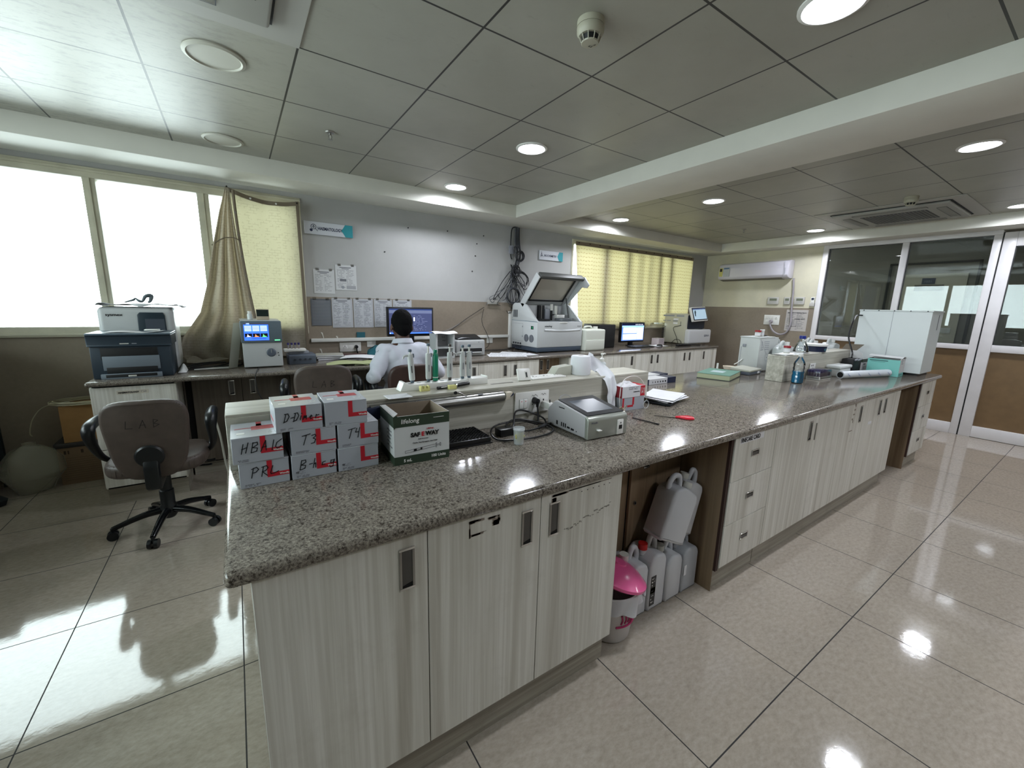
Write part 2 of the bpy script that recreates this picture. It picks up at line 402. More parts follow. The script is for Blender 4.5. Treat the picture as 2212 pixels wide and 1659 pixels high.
BLACKM = mat('matt_black', '#111214', .6); DKGREY = mat('dark_grey_plastic', '#2c3038', .45); GREY = mat('grey_plastic', '#8c9097', .45); SLATE = mat('slate_grey_plastic', '#545c68', .45)
INK = mat('black_ink', '#141418', .6); PRINT = mat('grey_print', '#6f7076', .7); PAPER = mat('white_paper', '#dcdde0', .7, noise=.03, nscale=20)
RED = mat('red_print', '#b8202f', .45); TEAL = mat('teal_print', '#2d8a96', .5); NAVY = mat('navy_print', '#1b2440', .45)
CARDB = mat('brown_cardboard', '#9a7449', .8, noise=.08, nscale=25); CARDI = mat('cardboard_inside', '#8d8070', .85, noise=.08, nscale=25)
SEAM = mat('seam_shadow_gap', '#0a0a0a', .9)
# ------------------------------------------------------------------ room shell
XL, XR, YN, YB, ZC, ZS = -2.3, 7.235, 4.48, -2.6, 2.504, 2.375
b = MB(); b.box(XL - .2, 10.2, YB - .2, 6.2, -.12, 0, FLOOR); struct('floor', b)
# ceiling: tile fields and dropped bands
b = MB()
b.box(XL - .1, 2.70, YB - .1, 4.02, ZC, ZC + .06, CEIL); b.box(3.22, 6.87, YB - .1, 4.02, ZC, ZC + .06, CEIL2)
b.box(XL - .1, XR + .12, YB - .1, YN + .12, ZC + .06, ZC + .14, PLASTER)
struct('ceiling', b)
def band(name, *a): q = MB(); q.box(*a, PLASTER, bev=.004); return struct(name, q)
band('beam_soffit', 2.70, 3.22, YB, 4.02, ZS, ZC + .06)
band('soffit_window_side', XL, XR, 4.02, YN, ZS, ZC + .06)
band('soffit_door_side', 6.87, XR, YB, 4.02, ZS, ZC + .06)
# window wall (opening 1: x -2.15..0.585, opening 2: x 3.955..6.76)
O1, O2, ZW0, ZW1 = (-2.15, .585), (3.955, 6.745), 1.09, 2.335
b = MB()
for x0, x1, z0, z1 in ((XL, O1[0], 0, ZC), (O1[1], O2[0], 0, ZC), (O2[1], XR, 0, ZC), (O1[0], O1[1], 0, ZW0), (O1[0], O1[1], ZW1, ZC), (O2[0], O2[1], 0, ZW0), (O2[0], O2[1], ZW1, ZC)):
    b.box(x0, x1, YN, YN + .16, z0, z1, WALL_N)
struct('wall_north', b)
b = MB(); O3 = (.0, 4.0)  # west opening added out of view to brighten the left side
for y0, y1, z0, z1 in ((YB, O3[0], 0, ZC), (O3[1], YN + .16, 0, ZC), (O3[0], O3[1], 0, ZW0), (O3[0], O3[1], ZW1, ZC)): b.box(XL - .12, XL, y0, y1, z0, z1, WALL_O)
struct('wall_west', b)
b = MB(); b.box(XL, XR + 2, YB - .12, YB, 0, ZC, WALL_O); struct('wall_south', b)
b = MB(); b.box(XR, XR + .12, 2.665, YN + .16, 0, ZC, WALL_E); b.box(XR, XR + .12, YB, 2.665, 2.385, ZC, PLASTER); b.box(XR, XR + .12, YB, -.95, 0, 2.385, WALL_E)
struct('wall_east', b)
# windows
PANE = m_glass('frosted_window_pane', (.93, .98, .98, 1), .03, .2)
def window(n, x0, x1, posts, head, sill, parts=()):
    b = MB(); y0, y1 = YN - .012, YN + .09
    b.box(x0, x1, y0, y1, ZW1 - head, ZW1, ALUC, bev=.003); b.box(x0, x1, y0 - .01, y1, ZW0, ZW0 + sill, ALUC, bev=.003)
    b.box(x0, x1, y0 - .02, y0 + .02, ZW0 + .012, ZW0 + .03, ALUC, bev=.002); b.box(x0, x1, y0 - .008, y0, ZW1 - .035, ZW1 - .02, ALUC)
    for a, c in posts: b.box(a, c, y0, y1, ZW0 + sill, ZW1 - head, ALUC, bev=.003); b.box((a + c) / 2 - .006, (a + c) / 2 + .006, y0 - .006, y0, ZW0 + sill, ZW1 - head, ALUC)
    f = struct('window_%d' % n, b)
    g = MB(); g.box(x0 + .01, x1 - .01, YN + .05, YN + .055, ZW0 + sill - .01, ZW1 - head + .01, PANE); p = g.build('glass_pane', f)
    return f
window(1, O1[0], O1[1], ((O1[0], O1[0] + .05), (-.86, -.79), (-.185, -.105), (.535, O1[1])), .075, .075)
window(2, O2[0], O2[1], ((O2[0], O2[0] + .03), (4.545, 4.625), (5.055, 5.11), (5.35, 5.375), (5.60, 5.625), (5.80, 5.87), (6.09, 6.16), (6.72, O2[1])), .06, .075)
b = MB()
for y0, y1, z0, z1 in ((O3[0], O3[1], ZW1 - .07, ZW1), (O3[0], O3[1], ZW0, ZW0 + .07), (O3[0], O3[0] + .06, ZW0, ZW1), (O3[1] - .06, O3[1], ZW0, ZW1), (.96, 1.03, ZW0, ZW1), (1.96, 2.03, ZW0, ZW1), (2.96, 3.03, ZW0, ZW1)): b.box(XL - .09, XL + .012, y0, y1, z0, z1, ALUC, bev=.003)
f3 = struct('window_3', b); g = MB(); g.box(XL - .055, XL - .05, O3[0], O3[1], ZW0, ZW1, PANE); g.build('glass_pane', f3)  # unseen window added for its light from the left
# cable trunking along the window wall
b = MB(); b.box(.60, 2.93, YN - .028, YN - .0015, 1.003, 1.038, WHITE, bev=.003); b.box(2.93, 2.985, YN - .026, YN - .0015, .87, 1.335, WHITE, bev=.003)
o = b.build('cable_trunking'); tag(o, 'white plastic cable trunking fixed along the window wall above the counter', 'trunking')
# glazed partition on the door side
W = ALU; b = MB(); x0, x1 = XR - .035, XR + .07
b.box(x0, x1, 2.60, 2.665, 0, 2.375, W, bev=.004); b.box(x0, x1, .96, 2.60, 2.325, 2.375, W, bev=.004); b.box(x0, x1, 1.735, 1.80, 1.09, 2.325, W, bev=.004)
b.box(x0, x1, .96, 1.025, 0, 2.325, W, bev=.004); b.box(x0, x1, 1.025, 2.60, 1.03, 1.09, W, bev=.004); b.box(x0, x1, 1.025, 2.60, 0, .13, W, bev=.004)
b.box(x0 + .008, x0 + .014, 2.655, 2.668, 0, 2.375, GREY)
part = struct('partition_frame', b)
WOODP = mat('orange_brown_panel', '#6f583b', .5, noise=.10, nscale=14)
b = MB(); b.box(XR + .005, XR + .03, 1.02, 2.61, .12, 1.04, WOODP); b.build('lower_panel', part)
DGL = m_glass('dark_partition_glass', (.66, .70, .70, 1), .03)
for a, c in ((1.02, 1.74), (1.795, 2.605)):
    g = MB(); g.box(XR + .01, XR + .016, a, c, 1.08, 2.335, DGL); g.build('glass_pane', part)
    g = MB()
    for q in ((a, a + .008, 1.085, 2.33), (c - .008, c, 1.085, 2.33), (a, c, 1.085, 1.095), (a, c, 2.318, 2.33)): g.box(XR - .003, XR + .01, *q, BLACK)
    g.build('gasket', part)
def door(n, y0, y1):
    b = MB(); w = .10
    b.box(x0, x1 - .03, y1 - w, y1, 0, 2.345, W, bev=.004); b.box(x0, x1 - .03, y0, y0 + w, 0, 2.345, W, bev=.004)
    b.box(x0, x1 - .03, y0 + w, y1 - w, 2.19, 2.345, W, bev=.004); b.box(x0, x1 - .03, y0 + w, y1 - w, 1.02, 1.10, W, bev=.004); b.box(x0, x1 - .03, y0 + w, y1 - w, 0.004, .135, W, bev=.004)
    d = struct('door_%d' % n, b)
    b = MB(); b.box(XR + .0, XR + .02, y0 + w, y1 - w, .13, 1.03, WOODP); b.build('lower_panel', d)
    b = MB(); b.box(XR + .0, XR + .006, y0 + w, y1 - w, 1.09, 2.2, DGL); b.build('glass_pane', d)
    b = MB()
    for q in ((y0 + w, y0 + w + .008, 1.1, 2.19), (y1 - w - .008, y1 - w, 1.1, 2.19), (y0 + w, y1 - w, 1.1, 1.108), (y0 + w, y1 - w, 2.18, 2.19)): b.box(XR - .006, XR + .004, *q, BLACK)
    b.build('gasket', d)
    b = MB(); b.tube([(x0 - .002, y0 + .05, .95), (x0 - .045, y0 + .05, .97), (x0 - .045, y0 + .05, 1.17), (x0 - .002, y0 + .05, 1.19)], .009, CHROME); b.build('handle', d)
    return d
door(1, 0.0, .948); door(2, -.948, -.006)
b = MB(); b.box(x0 + .01, x1, .948, .96, 0, 2.35, BLACKM); struct('trim_1', b)
# hall seen through the glass
HALLW = mat('hall_wall', '#7d786c', .6); HC = mat('hall_ceiling', '#6b6a64', .6); 
b = MB(); b.box(9.0, 9.12, YB, 6.1, 0, 2.7, HALLW); b.box(XR + .12, 9.12, 6.0, 6.12, 0, 2.7, HALLW); struct('wall_hall', b)
b = MB(); b.box(XR + .12, 9.12, YB, 6.1, 2.6, 2.7, HC); struct('ceiling_hall', b)
b = MB(); b.box(8.965, 9.0, 1.44, 2.24, .02, 2.05, mat('cream_door', '#b7b19c', .5)); d = struct('door_3', b)
b = MB()
for q in ((1.33, 1.36, 0, 2.23), (2.32, 2.35, 0, 2.23), (1.33, 2.35, 2.20, 2.23)): b.box(8.98, 9.0, *q, BLACKM)
b.build('door_casing', d)
s_ = thing('door_sign', 'small dark square sign on the cream door behind the partition glass', 'sign', (8.96, 1.85, 1.90))
b = MB(); b.box(-.004, 0, -.075, .075, -.005, .085, NAVY); b.build('plate', s_); text('1031', ((-.005, .05, .02), (0, -1, 0), (0, 0, 1)), .045, GREY, s_, 'number')
o = MB().box(8.956, 8.964, 1.67, 2.0, 1.795, 1.885, mat('bronze_plate', '#4b463e', .5)).build('name_plate'); tag(o, 'wide bronze plate on the cream door below the dark square sign', 'sign')
o = MB().box(8.955, 8.964, 1.50, 1.62, 1.16, 1.24, OFFW, bev=.004).build('door_notice'); tag(o, 'small pale notice low on the cream door in the hall', 'notice')

# ------------------------------------------------------------------ ceiling fittings
GLOWM = mat('lit_diffuser', '#ffffff', .4, emit='#eef2ff', estr=14.0)
OFFM = mat('unlit_diffuser', '#b9b8ac', .5)
def downlight(x, y, on, label, group):
    t = thing('ceiling_downlight', label, 'light', (x, y, ZC), group=group)
    r = .092 if on else .105
    b = MB(); b.lathe([(r + .018, 0), (r + .018, -.006), (r + .004, -.011), (r - .002, -.006), (r - .004, 0)], WHITE if on else OFFM, n=32); b.build('trim_ring', t)
    b = MB(); b.lathe([(0.0001, -.0055), (r, -.005), (r, -.001), (.0001, -.001)], GLOWM if on else OFFM, n=32); b.build('diffuser', t)
    if on:
        o = area('downlight_beam', (x, y, ZC - .014), (0, 0, 0), r * 2, 0, LAMP_W, (.88, .92, 1.0), shape='DISK', spread=math.radians(165)); o.parent = t; o.location = (0, 0, -.014)
    return t
LAMP_W = 9.0
for x, y, l in ((1.84, 2.56, 'lit round downlight in the first bay, above the middle of the island'), (1.84, 3.77, 'lit round downlight in the first bay beside the window side soffit'),
                (1.885, .79, 'bright lit round downlight at the top edge of the picture, nearest the camera'), (4.11, .74, 'lit round downlight in the far bay just past the beam, nearest the aisle'),
                (4.13, 2.56, 'lit round downlight in the far bay above the far end of the island'), (4.12, 3.77, 'lit round downlight in the far bay above the curtained window'),
                (6.57, 2.56, 'lit round downlight in the far bay beside the split air conditioner wall'), (6.53, .79, 'lit round downlight in the far bay before the glazed door')):
    downlight(x, y, True, l, 'round lit ceiling downlights')
for x, y in ((1.84, -.98), (4.12, -.98), (6.53, -.98)): downlight(x, y, True, 'lit round downlight added unseen behind the camera to brighten the aisle side', 'added downlights behind the camera')  # row of lamps added out of view as extra light
downlight(.02, 2.556, False, 'unlit round downlight in a grimy tile, larger in view', 'unlit downlights over the haematology bench')
downlight(.03, 3.765, False, 'unlit round downlight beside the soffit over the first window', 'unlit downlights over the haematology bench')

for x, y in ((8.1, 1.7), (8.1, 3.6)):
    t = thing('ceiling_downlight', 'lit round downlight in the hall behind the partition glass', 'light', (x, y, 2.6), group='hall downlights'); b = MB(); b.lathe([(.11, 0), (.11, -.006), (.09, -.008)], WHITE, n=28); b.build('trim_ring', t); b = MB(); b.lathe([(.0001, -.006), (.09, -.005), (.09, -.001), (.0001, -.001)], GLOWM, n=28); b.build('diffuser', t)
    o = area('downlight_beam', (x, y, 2.585), (0, 0, 0), .18, 0, 4, (.95, .97, 1.0), shape='DISK', spread=math.radians(165)); o.parent = t; o.location = (0, 0, -.015)
# ------------------------------------------------------------------ built-in cabinets
def pull(parent, x, z, y, w=.042, h=.12, horiz=False, dirn=-1):
    """flush scoop pull on a door facing -y (local frame of its door)"""
    if horiz: w, h = .075, .036
    b = MB(); y1 = y + dirn * .0035; t = .007
    a = min(y, y1); c = max(y, y1)
    b.box(x - w / 2, x + w / 2, a, c, z + h / 2 - t, z + h / 2, CHROME, bev=.001); b.box(x - w / 2, x + w / 2, a, c, z - h / 2, z - h / 2 + t, CHROME, bev=.001)
    b.box(x - w / 2, x - w / 2 + t, a, c, z - h / 2 + t, z + h / 2 - t, STEEL, bev=.001); b.box(x + w / 2 - t, x + w / 2, a, c, z - h / 2 + t, z + h / 2 - t, STEEL, bev=.001)
    b.box(x - w / 2 + t, x + w / 2 - t, y - .0009, y + .0002, z - h / 2 + t, z + h / 2 - t, mat('scoop_shade_steel', '#5b5a59', .35, metal=.7))  # darker plate and black strip below paint the shade of a recess
    if horiz: b.box(x - w / 2 + t, x + w / 2 - t, y - .0016, y - .0006, z + h / 2 - t - .006, z + h / 2 - t, SEAM)
    else: b.prism([(x - w / 2 + t, z - h / 2 + t), (x + w / 2 - t, z - h / 2 + t), (x + w / 2 - t, z - h / 2 + t + .012), (x - w / 2 + t, z - h / 2 + t + .005)], 'y', y - .0018, y - .0006, SEAM)
    return b.build('handle', parent)
def cabinet(name, label, x0, x1, yf, depth, doors, z1=.822, zk=.12, kick_in=.035, body=LAM, front=LAM, hz=.725, group=None, plinth=True, stickers=None):
    """base cabinet whose doors face -y. doors: list of (x0,x1,handle_x or None)"""
    t = thing(name, label, 'cabinet', ((x0 + x1) / 2, yf + depth / 2, 0), group=group)
    cx, cy = (x0 + x1) / 2, yf + depth / 2
    b = MB(); b.box(x0 - cx, x1 - cx, yf + .019 - cy, depth / 2, zk, z1, body); b.box(x0 - cx + .01, x1 - cx - .01, yf + .017 - cy, yf + .0205 - cy, zk, z1, SEAM); b.build('carcass', t)
    if plinth: b = MB(); b.box(x0 - cx + .004, x1 - cx - .004, yf + kick_in - cy, depth / 2 - .02, 0, zk, PLINTH); b.build('plinth', t)
    for a, c, hx in doors:
        d = MB(); d.box(a - cx + .0015, c - cx - .0015, yf - cy, yf + .018 - cy, zk + .012, z1 - .004, front, bev=.0008, seg=1); d = d.build('door', t)
        if hx is not None: pull(d, hx - cx, hz, yf - cy)
    return t
def drawers(name, label, x0, x1, yf, depth, n=3, z1=.822, zk=.12, sidem=BROWN):
    cx, cy = (x0 + x1) / 2, yf + depth / 2; t = thing(name, label, 'drawer unit', (cx, cy, 0))
    b = MB(); b.box(x0 - cx, x1 - cx, yf + .019 - cy, depth / 2, zk, z1, sidem); b.box(x0 - cx, x0 - cx + .003, yf + .02 - cy, depth / 2, 0, zk, sidem); b.box(x0 - cx, x0 - cx + .022, yf + .006 - cy, yf + .019 - cy, zk, z1, EDGE); b.box(x0 - cx + .02, x1 - cx - .002, yf + .017 - cy, yf + .0205 - cy, zk, z1, SEAM); b.build('carcass', t)
    b = MB(); b.box(x0 - cx + .003, x1 - cx, yf + .035 - cy, depth / 2 - .02, 0, zk, PLINTH); b.build('plinth', t)
    h = (z1 - zk - .014) / n
    for i in range(n):
        a = zk + .012 + i * h
        d = MB(); d.box(x0 - cx + .024, x1 - cx - .0015, yf - cy, yf + .018 - cy, a + .0015, a + h - .0015, LAM, bev=.0008, seg=1); d = d.build('drawer', t)
        pull(d, (x0 + x1) / 2 - cx + .012, a + h * .53, yf - cy, horiz=True)
    return t
YF = .942
c1 = cabinet('island_cabinet', 'whitewashed three door base cabinet at the near end of the island', -.022, 1.135, YF, 1.17, ((-.022, .376, .318), (.376, .758, .704), (.758, 1.135, .814)))
b = MB(); r = random.Random(3); fr = FX(.0, -.585 - .0004, 0); cx = .5565
for a, c, e, g in ((.497, .800, .55, .806), (.497, .757, .505, .80), (.50, .757, .56, .762), (.575, .775, .603, .792), (.595, .783, .607, .80), (.56, .797, .60, .801)):
    for k in range(5): b.rect(fr, a - cx + r.uniform(0, .008), c - .006 + r.uniform(0, .01), a - cx + (e - a) * r.uniform(.4, 1), c + (g - c) * r.uniform(.2, 1), mat('torn_sticker', '#8a7f74', .8), d=.0005)
b.build('sticker_residue', c1)
b = MB()
for a, c, e, g in ((.80, .802, .88, .812), (.80, .785, .825, .80), (.87, .806, 1.09, .811)):
    for k in range(4): b.rect(fr, a - cx + r.uniform(0, .01), c, a - cx + (e - a) * r.uniform(.6, 1), g - r.uniform(0, .004), mat('torn_sticker', '#8a7f74', .8), d=.0005)
for k in range(6): b.rect(fr, .93 - cx + k * .027, .79, .934 - cx + k * .027, .793, INK, d=.0005)
for k in range(26):
    x = .86 - cx + k * .0085; zz = .665 + .045 * (k / 26) + r.uniform(-.008, .008); b.rect(fr, x, zz, x + r.uniform(.003, .012), zz + r.uniform(.002, .006), mat('grey_smear', '#89867f', .6), d=.0003)
b.build('scuff_marks', c1)
# island knee space back and drawers
t = thing('island_back_panel', 'brown laminate door with a small lock at the back of the island knee space', 'cabinet', (1.51, 1.25, 0))
b = MB(); b.box(1.136 - 1.51, 1.893 - 1.51, -.038, .05, 0, .822, BROWN); b.box(1.50 - 1.51, 1.504 - 1.51, -.0405, -.036, .0, .822, SEAM); b.build('panel', t)
d = MB(); d.box(-.006, .38, -.055, -.039, .06, .818, BROWN, bev=.001); d = d.build('door', t); pull(d, .10, .70, -.055, w=.045, h=.11)
b = MB(); b.cyl((.03, -.055, .48), (.03, -.062, .48), .009, STEEL, n=16); b.cyl((.03, -.062, .48), (.03, -.063, .48), .004, BLACK, n=10); b.build('lock', d)
dr1 = drawers('island_drawer_unit', 'whitewashed three drawer unit with a brown side panel and a torn FINECARE CARD sticker', 1.895, 2.328, YF, 1.17)
fr = FX(1.965 - 2.1115, -.585 - .0006, .787)
b = MB(); b.rect(((fr[0][0], fr[0][1] + .0004, fr[0][2]), (1, 0, 0), (0, 0, 1)), -.004, -.006, .225, .030, PAPER, d=.0006); lb = b.build('sticker', dr1)
text('FINECARE CARD', FX(fr[0][0], fr[0][1] - .0005, fr[0][2]), .031, INK, lb, 'lettering', bold=.0007, width=.80)
c2 = cabinet('island_cabinet', 'long whitewashed five door base cabinet in the middle of the island aisle side', 2.33, 4.44, YF, 1.17,
             ((2.33, 2.865, 2.76), (2.865, 3.24, None), (3.24, 3.645, 3.575), (3.645, 4.03, 3.97), (4.03, 4.44, 4.095)))
b = MB(); fr = FX(0, -.5856, 0)
for i, (x, z, w, h) in enumerate(((3.45, .79, .012, .02), (3.44, .765, .02, .012), (3.43, .735, .03, .008), (3.42, .70, .02, .012), (3.44, .68, .008, .02), (3.40, .62, .06, .006), (3.765, .62, .075, .02), (3.44, .80, .006, .014))): b.rect(fr, x - 3.385, z, x - 3.385 + w, z + h, PAPER if i == 6 else mat('torn_sticker', '#8a7f74', .8))
b.rect(fr, 2.832 - 3.385, .66, 2.839 - 3.385, .765, STEEL, d=.004)
b.build('sticker_residue', c2)
dr2 = drawers('island_drawer_unit', 'whitewashed three drawer unit with a brown side panel at the far end of the island', 5.05, 5.53, YF, 1.17)
t = thing('island_back_panel', 'brown laminate panel closing the far knee space of the island', 'cabinet', (4.745, 1.45, 0)); b = MB(); b.box(-.303, .303, -.02, .4, 0, .822, BROWN); b.build('panel', t); b = MB(); b.box(-.25, .25, -.035, -.021, .06, .80, BROWN, bev=.001); b.build('door', t)
# worktops
def slab(name, label, x0, x1, y0, y1, gm, z0=.822, z1=.86, joints=()):
    cx, cy = (x0 + x1) / 2, (y0 + y1) / 2; t = thing(name, label, 'worktop', (cx, cy, z0))
    b = MB(); b.box(x0 - cx, x1 - cx, y0 - cy, y1 - cy, 0, z1 - z0, gm, bev=.016, seg=4); s_ = b.build('granite_slab', t)
    if joints:
        b = MB()
        for q in joints: b.box(q[0] - cx, q[1] - cx, q[2] - cy, q[3] - cy, z1 - z0 - .002, z1 - z0 + .0004, mat('joint_line', '#3a332c', .5))
        b.build('joint', t)
    return t
slab('island_worktop', 'long speckled brown granite worktop of the island', -.066, 5.60, .920, 2.14, GRAN, joints=((2.02, 3.58, 1.613, 1.616), (2.839, 2.842, .94, 2.13)))
# raised service divider with socket plates
def divider(label, x0, x1, y0, y1, zt):
    cx, cy = (x0 + x1) / 2, (y0 + y1) / 2; t = thing('service_divider', label, 'divider', (cx, cy, .8604))
    b = MB(); h = zt - .86
    b.box(x0 - cx, x1 - cx, y0 - cy, y1 - cy, 0, h - .012, LAMH, bev=.0015, seg=1); b.build('body', t)
    b = MB(); b.box(x0 - cx, x1 - cx, y0 - cy - .001, y1 - cy + .001, h - .012, h, LAMH, bev=.002, seg=1); b.build('top_panel', t)
    return t
dv = divider("low whitewashed divider along the near half of the island, carrying sockets and the lamp tube", -.055, 2.0, 1.53, 1.72, 1.046)
divider('low whitewashed divider along the far half of the island behind the blue bottle', 3.585, 4.95, 1.468, 1.60, 1.07)
def plate(name, label, fr, w, h, parts, cat='socket', group=None):
    """white switch plate; parts: list of (kind, x, y)"""
    o = Vector(fr[0]); u, v = Vector(fr[1]), Vector(fr[2]); n = u.cross(v)
    M = Matrix((u, v, n)).transposed().to_4x4(); M.translation = o
    t = bpy.data.objects.new(name, None); COL.objects.link(t); t.matrix_world = M; tag(t, label, cat, group)
    b = MB(); b.box(0, w, 0, h, 0, .008, WHITE, bev=.003); b.build('cover_plate', t)
    F = ((0, 0, .008), (1, 0, 0), (0, 1, 0))
    for k, x, y in parts:
        b = MB()
        if k == 'socket':
            b.box(x - .022, x + .022, y - .022, y + .022, .007, .0095, WHITE, bev=.001); F2 = ((0, 0, .0095), (1, 0, 0), (0, 1, 0))
            b.rect(F2, x - .0035, y + .004, x + .0035, y + .013, BLACK); b.rect(F2, x - .013, y - .010, x - .007, y - .005, BLACK); b.rect(F2, x + .007, y - .010, x + .013, y - .005, BLACK); b.build('socket', t)
        elif k == 'switch':
            b.box(x - .011, x + .011, y - .022, y + .022, .007, .0115, WHITE, bev=.0015); b.strokes(F, [[(x - .0125, y - .0235), (x + .0125, y - .0235), (x + .0125, y + .0235), (x - .0125, y + .0235), (x - .0125, y - .0235)]], .0009, GREY); b.rect(((0, 0, .0115), (1, 0, 0), (0, 1, 0)), x - .002, y + .010, x + .002, y + .014, RED); b.build('switch', t)
        elif k == 'blank':
            b.box(x - .022, x + .022, y - .022, y + .022, .007, .009, WHITE, bev=.001); b.build('blank_insert', t)
        elif k == 'dial':
            b.cyl((x, y, .007), (x, y, .014), .012, OFFW, n=20); b.build('dial', t)
    return t
sp = plate('socket_plate', 'white plate with two sockets and rocker switches on the front of the island divider', ((1.045, 1.53, .905), (1, 0, 0), (0, 0, 1)), .20, .105, (('switch', .035, .05), ('switch', .058, .05), ('socket', .11, .05), ('socket', .165, .05)))
b = MB(); b.strokes(((0, 0, .0082), (1, 0, 0), (0, 1, 0)), [[(.095, .082), (.10, .088), (.108, .080), (.115, .090), (.125, .083), (.13, .078)], [(.15, .086), (.158, .09), (.163, .082), (.172, .09), (.18, .084)]], .0016, INK); b.build('pen_note', sp)
plate('socket_plate', 'white socket plate lying flat on the divider top behind the paper roll', ((1.20, 1.60, 1.046), (1, 0, 0), (0, 1, 0)), .22, .09, (('socket', .04, .045), ('socket', .11, .045), ('socket', .18, .045)))
# left-hand slat of the window counter ------------------------------------------------
YW = 3.62
c3 = cabinet('bench_drawer_cabinet', 'whitewashed three drawer pedestal with a HAEMATOLOGY sticker at the left end of the window bench', -.82, -.385, YW, .60, (), z1=.825, zk=.12)
for i, (a, c) in enumerate(((.135, .40), (.403, .60), (.603, .82))):
    d = MB(); d.box(-.2160, .2160, -.30, -.282, a, c - .002, LAM, bev=.0008, seg=1); d = d.build('drawer', c3)
    if i < 2: pull(d, 0, (a + c) / 2, -.30, horiz=True)
b = MB(); b.rect(FX(-.09, -.3006, .768), 0, 0, .16, .024, mat('sticker_paper', '#c3bcae', .6)); lb = b.build('sticker', c3); text('HAEMATOLOGY', FX(-.083, -.3015, .774), .014, INK, lb, bold=.0006); b = MB(); fake_rows(b, FX(0, -.3014, 0), .03, .066, .786, .774, 2, .003, PRINT); b.build('small_print', lb)
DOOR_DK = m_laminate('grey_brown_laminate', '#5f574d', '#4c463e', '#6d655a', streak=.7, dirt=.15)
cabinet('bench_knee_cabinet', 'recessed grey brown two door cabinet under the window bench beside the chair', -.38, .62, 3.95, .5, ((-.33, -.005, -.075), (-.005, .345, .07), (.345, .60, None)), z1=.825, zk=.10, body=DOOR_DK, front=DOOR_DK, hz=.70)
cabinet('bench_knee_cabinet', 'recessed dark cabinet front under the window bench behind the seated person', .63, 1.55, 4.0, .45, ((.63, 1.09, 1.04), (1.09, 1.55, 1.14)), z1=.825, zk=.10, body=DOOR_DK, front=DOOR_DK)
cabinet('bench_cabinet', 'whitewashed three door cabinet below the small printer on the window bench', 1.60, 2.80, YW, .80, ((1.60, 2.02, 1.97), (2.02, 2.415, 2.345), (2.415, 2.80, 2.475)), z1=.825)
cabinet('bench_knee_cabinet', 'recessed brown two door cabinet below the large analyser', 2.802, 3.245, 3.80, .6, ((2.802, 3.02, 2.97), (3.02, 3.245, 3.07)), z1=.825, body=BROWN, front=BROWN)
cabinet('bench_cabinet', 'whitewashed four door cabinet below the white canister and black speaker', 3.25, 4.835, YW, .80, ((3.25, 3.62, None), (3.62, 4.005, None), (4.005, 4.425, 4.36), (4.425, 4.835, 4.77)), z1=.825)
cabinet('bench_cabinet', 'whitewashed four door cabinet at the far end of the window bench below the compact analyser', 4.84, 6.38, YW, .80, ((4.84, 5.235, 4.90), (5.235, 5.60, 5.53), (5.60, 5.965, 5.66), (5.965, 6.38, 6.03)), z1=.825)
slab('bench_worktop', 'long dark granite worktop of the window bench', -.835, 6.40, 3.595, 4.47, GRAN2, z0=.828)
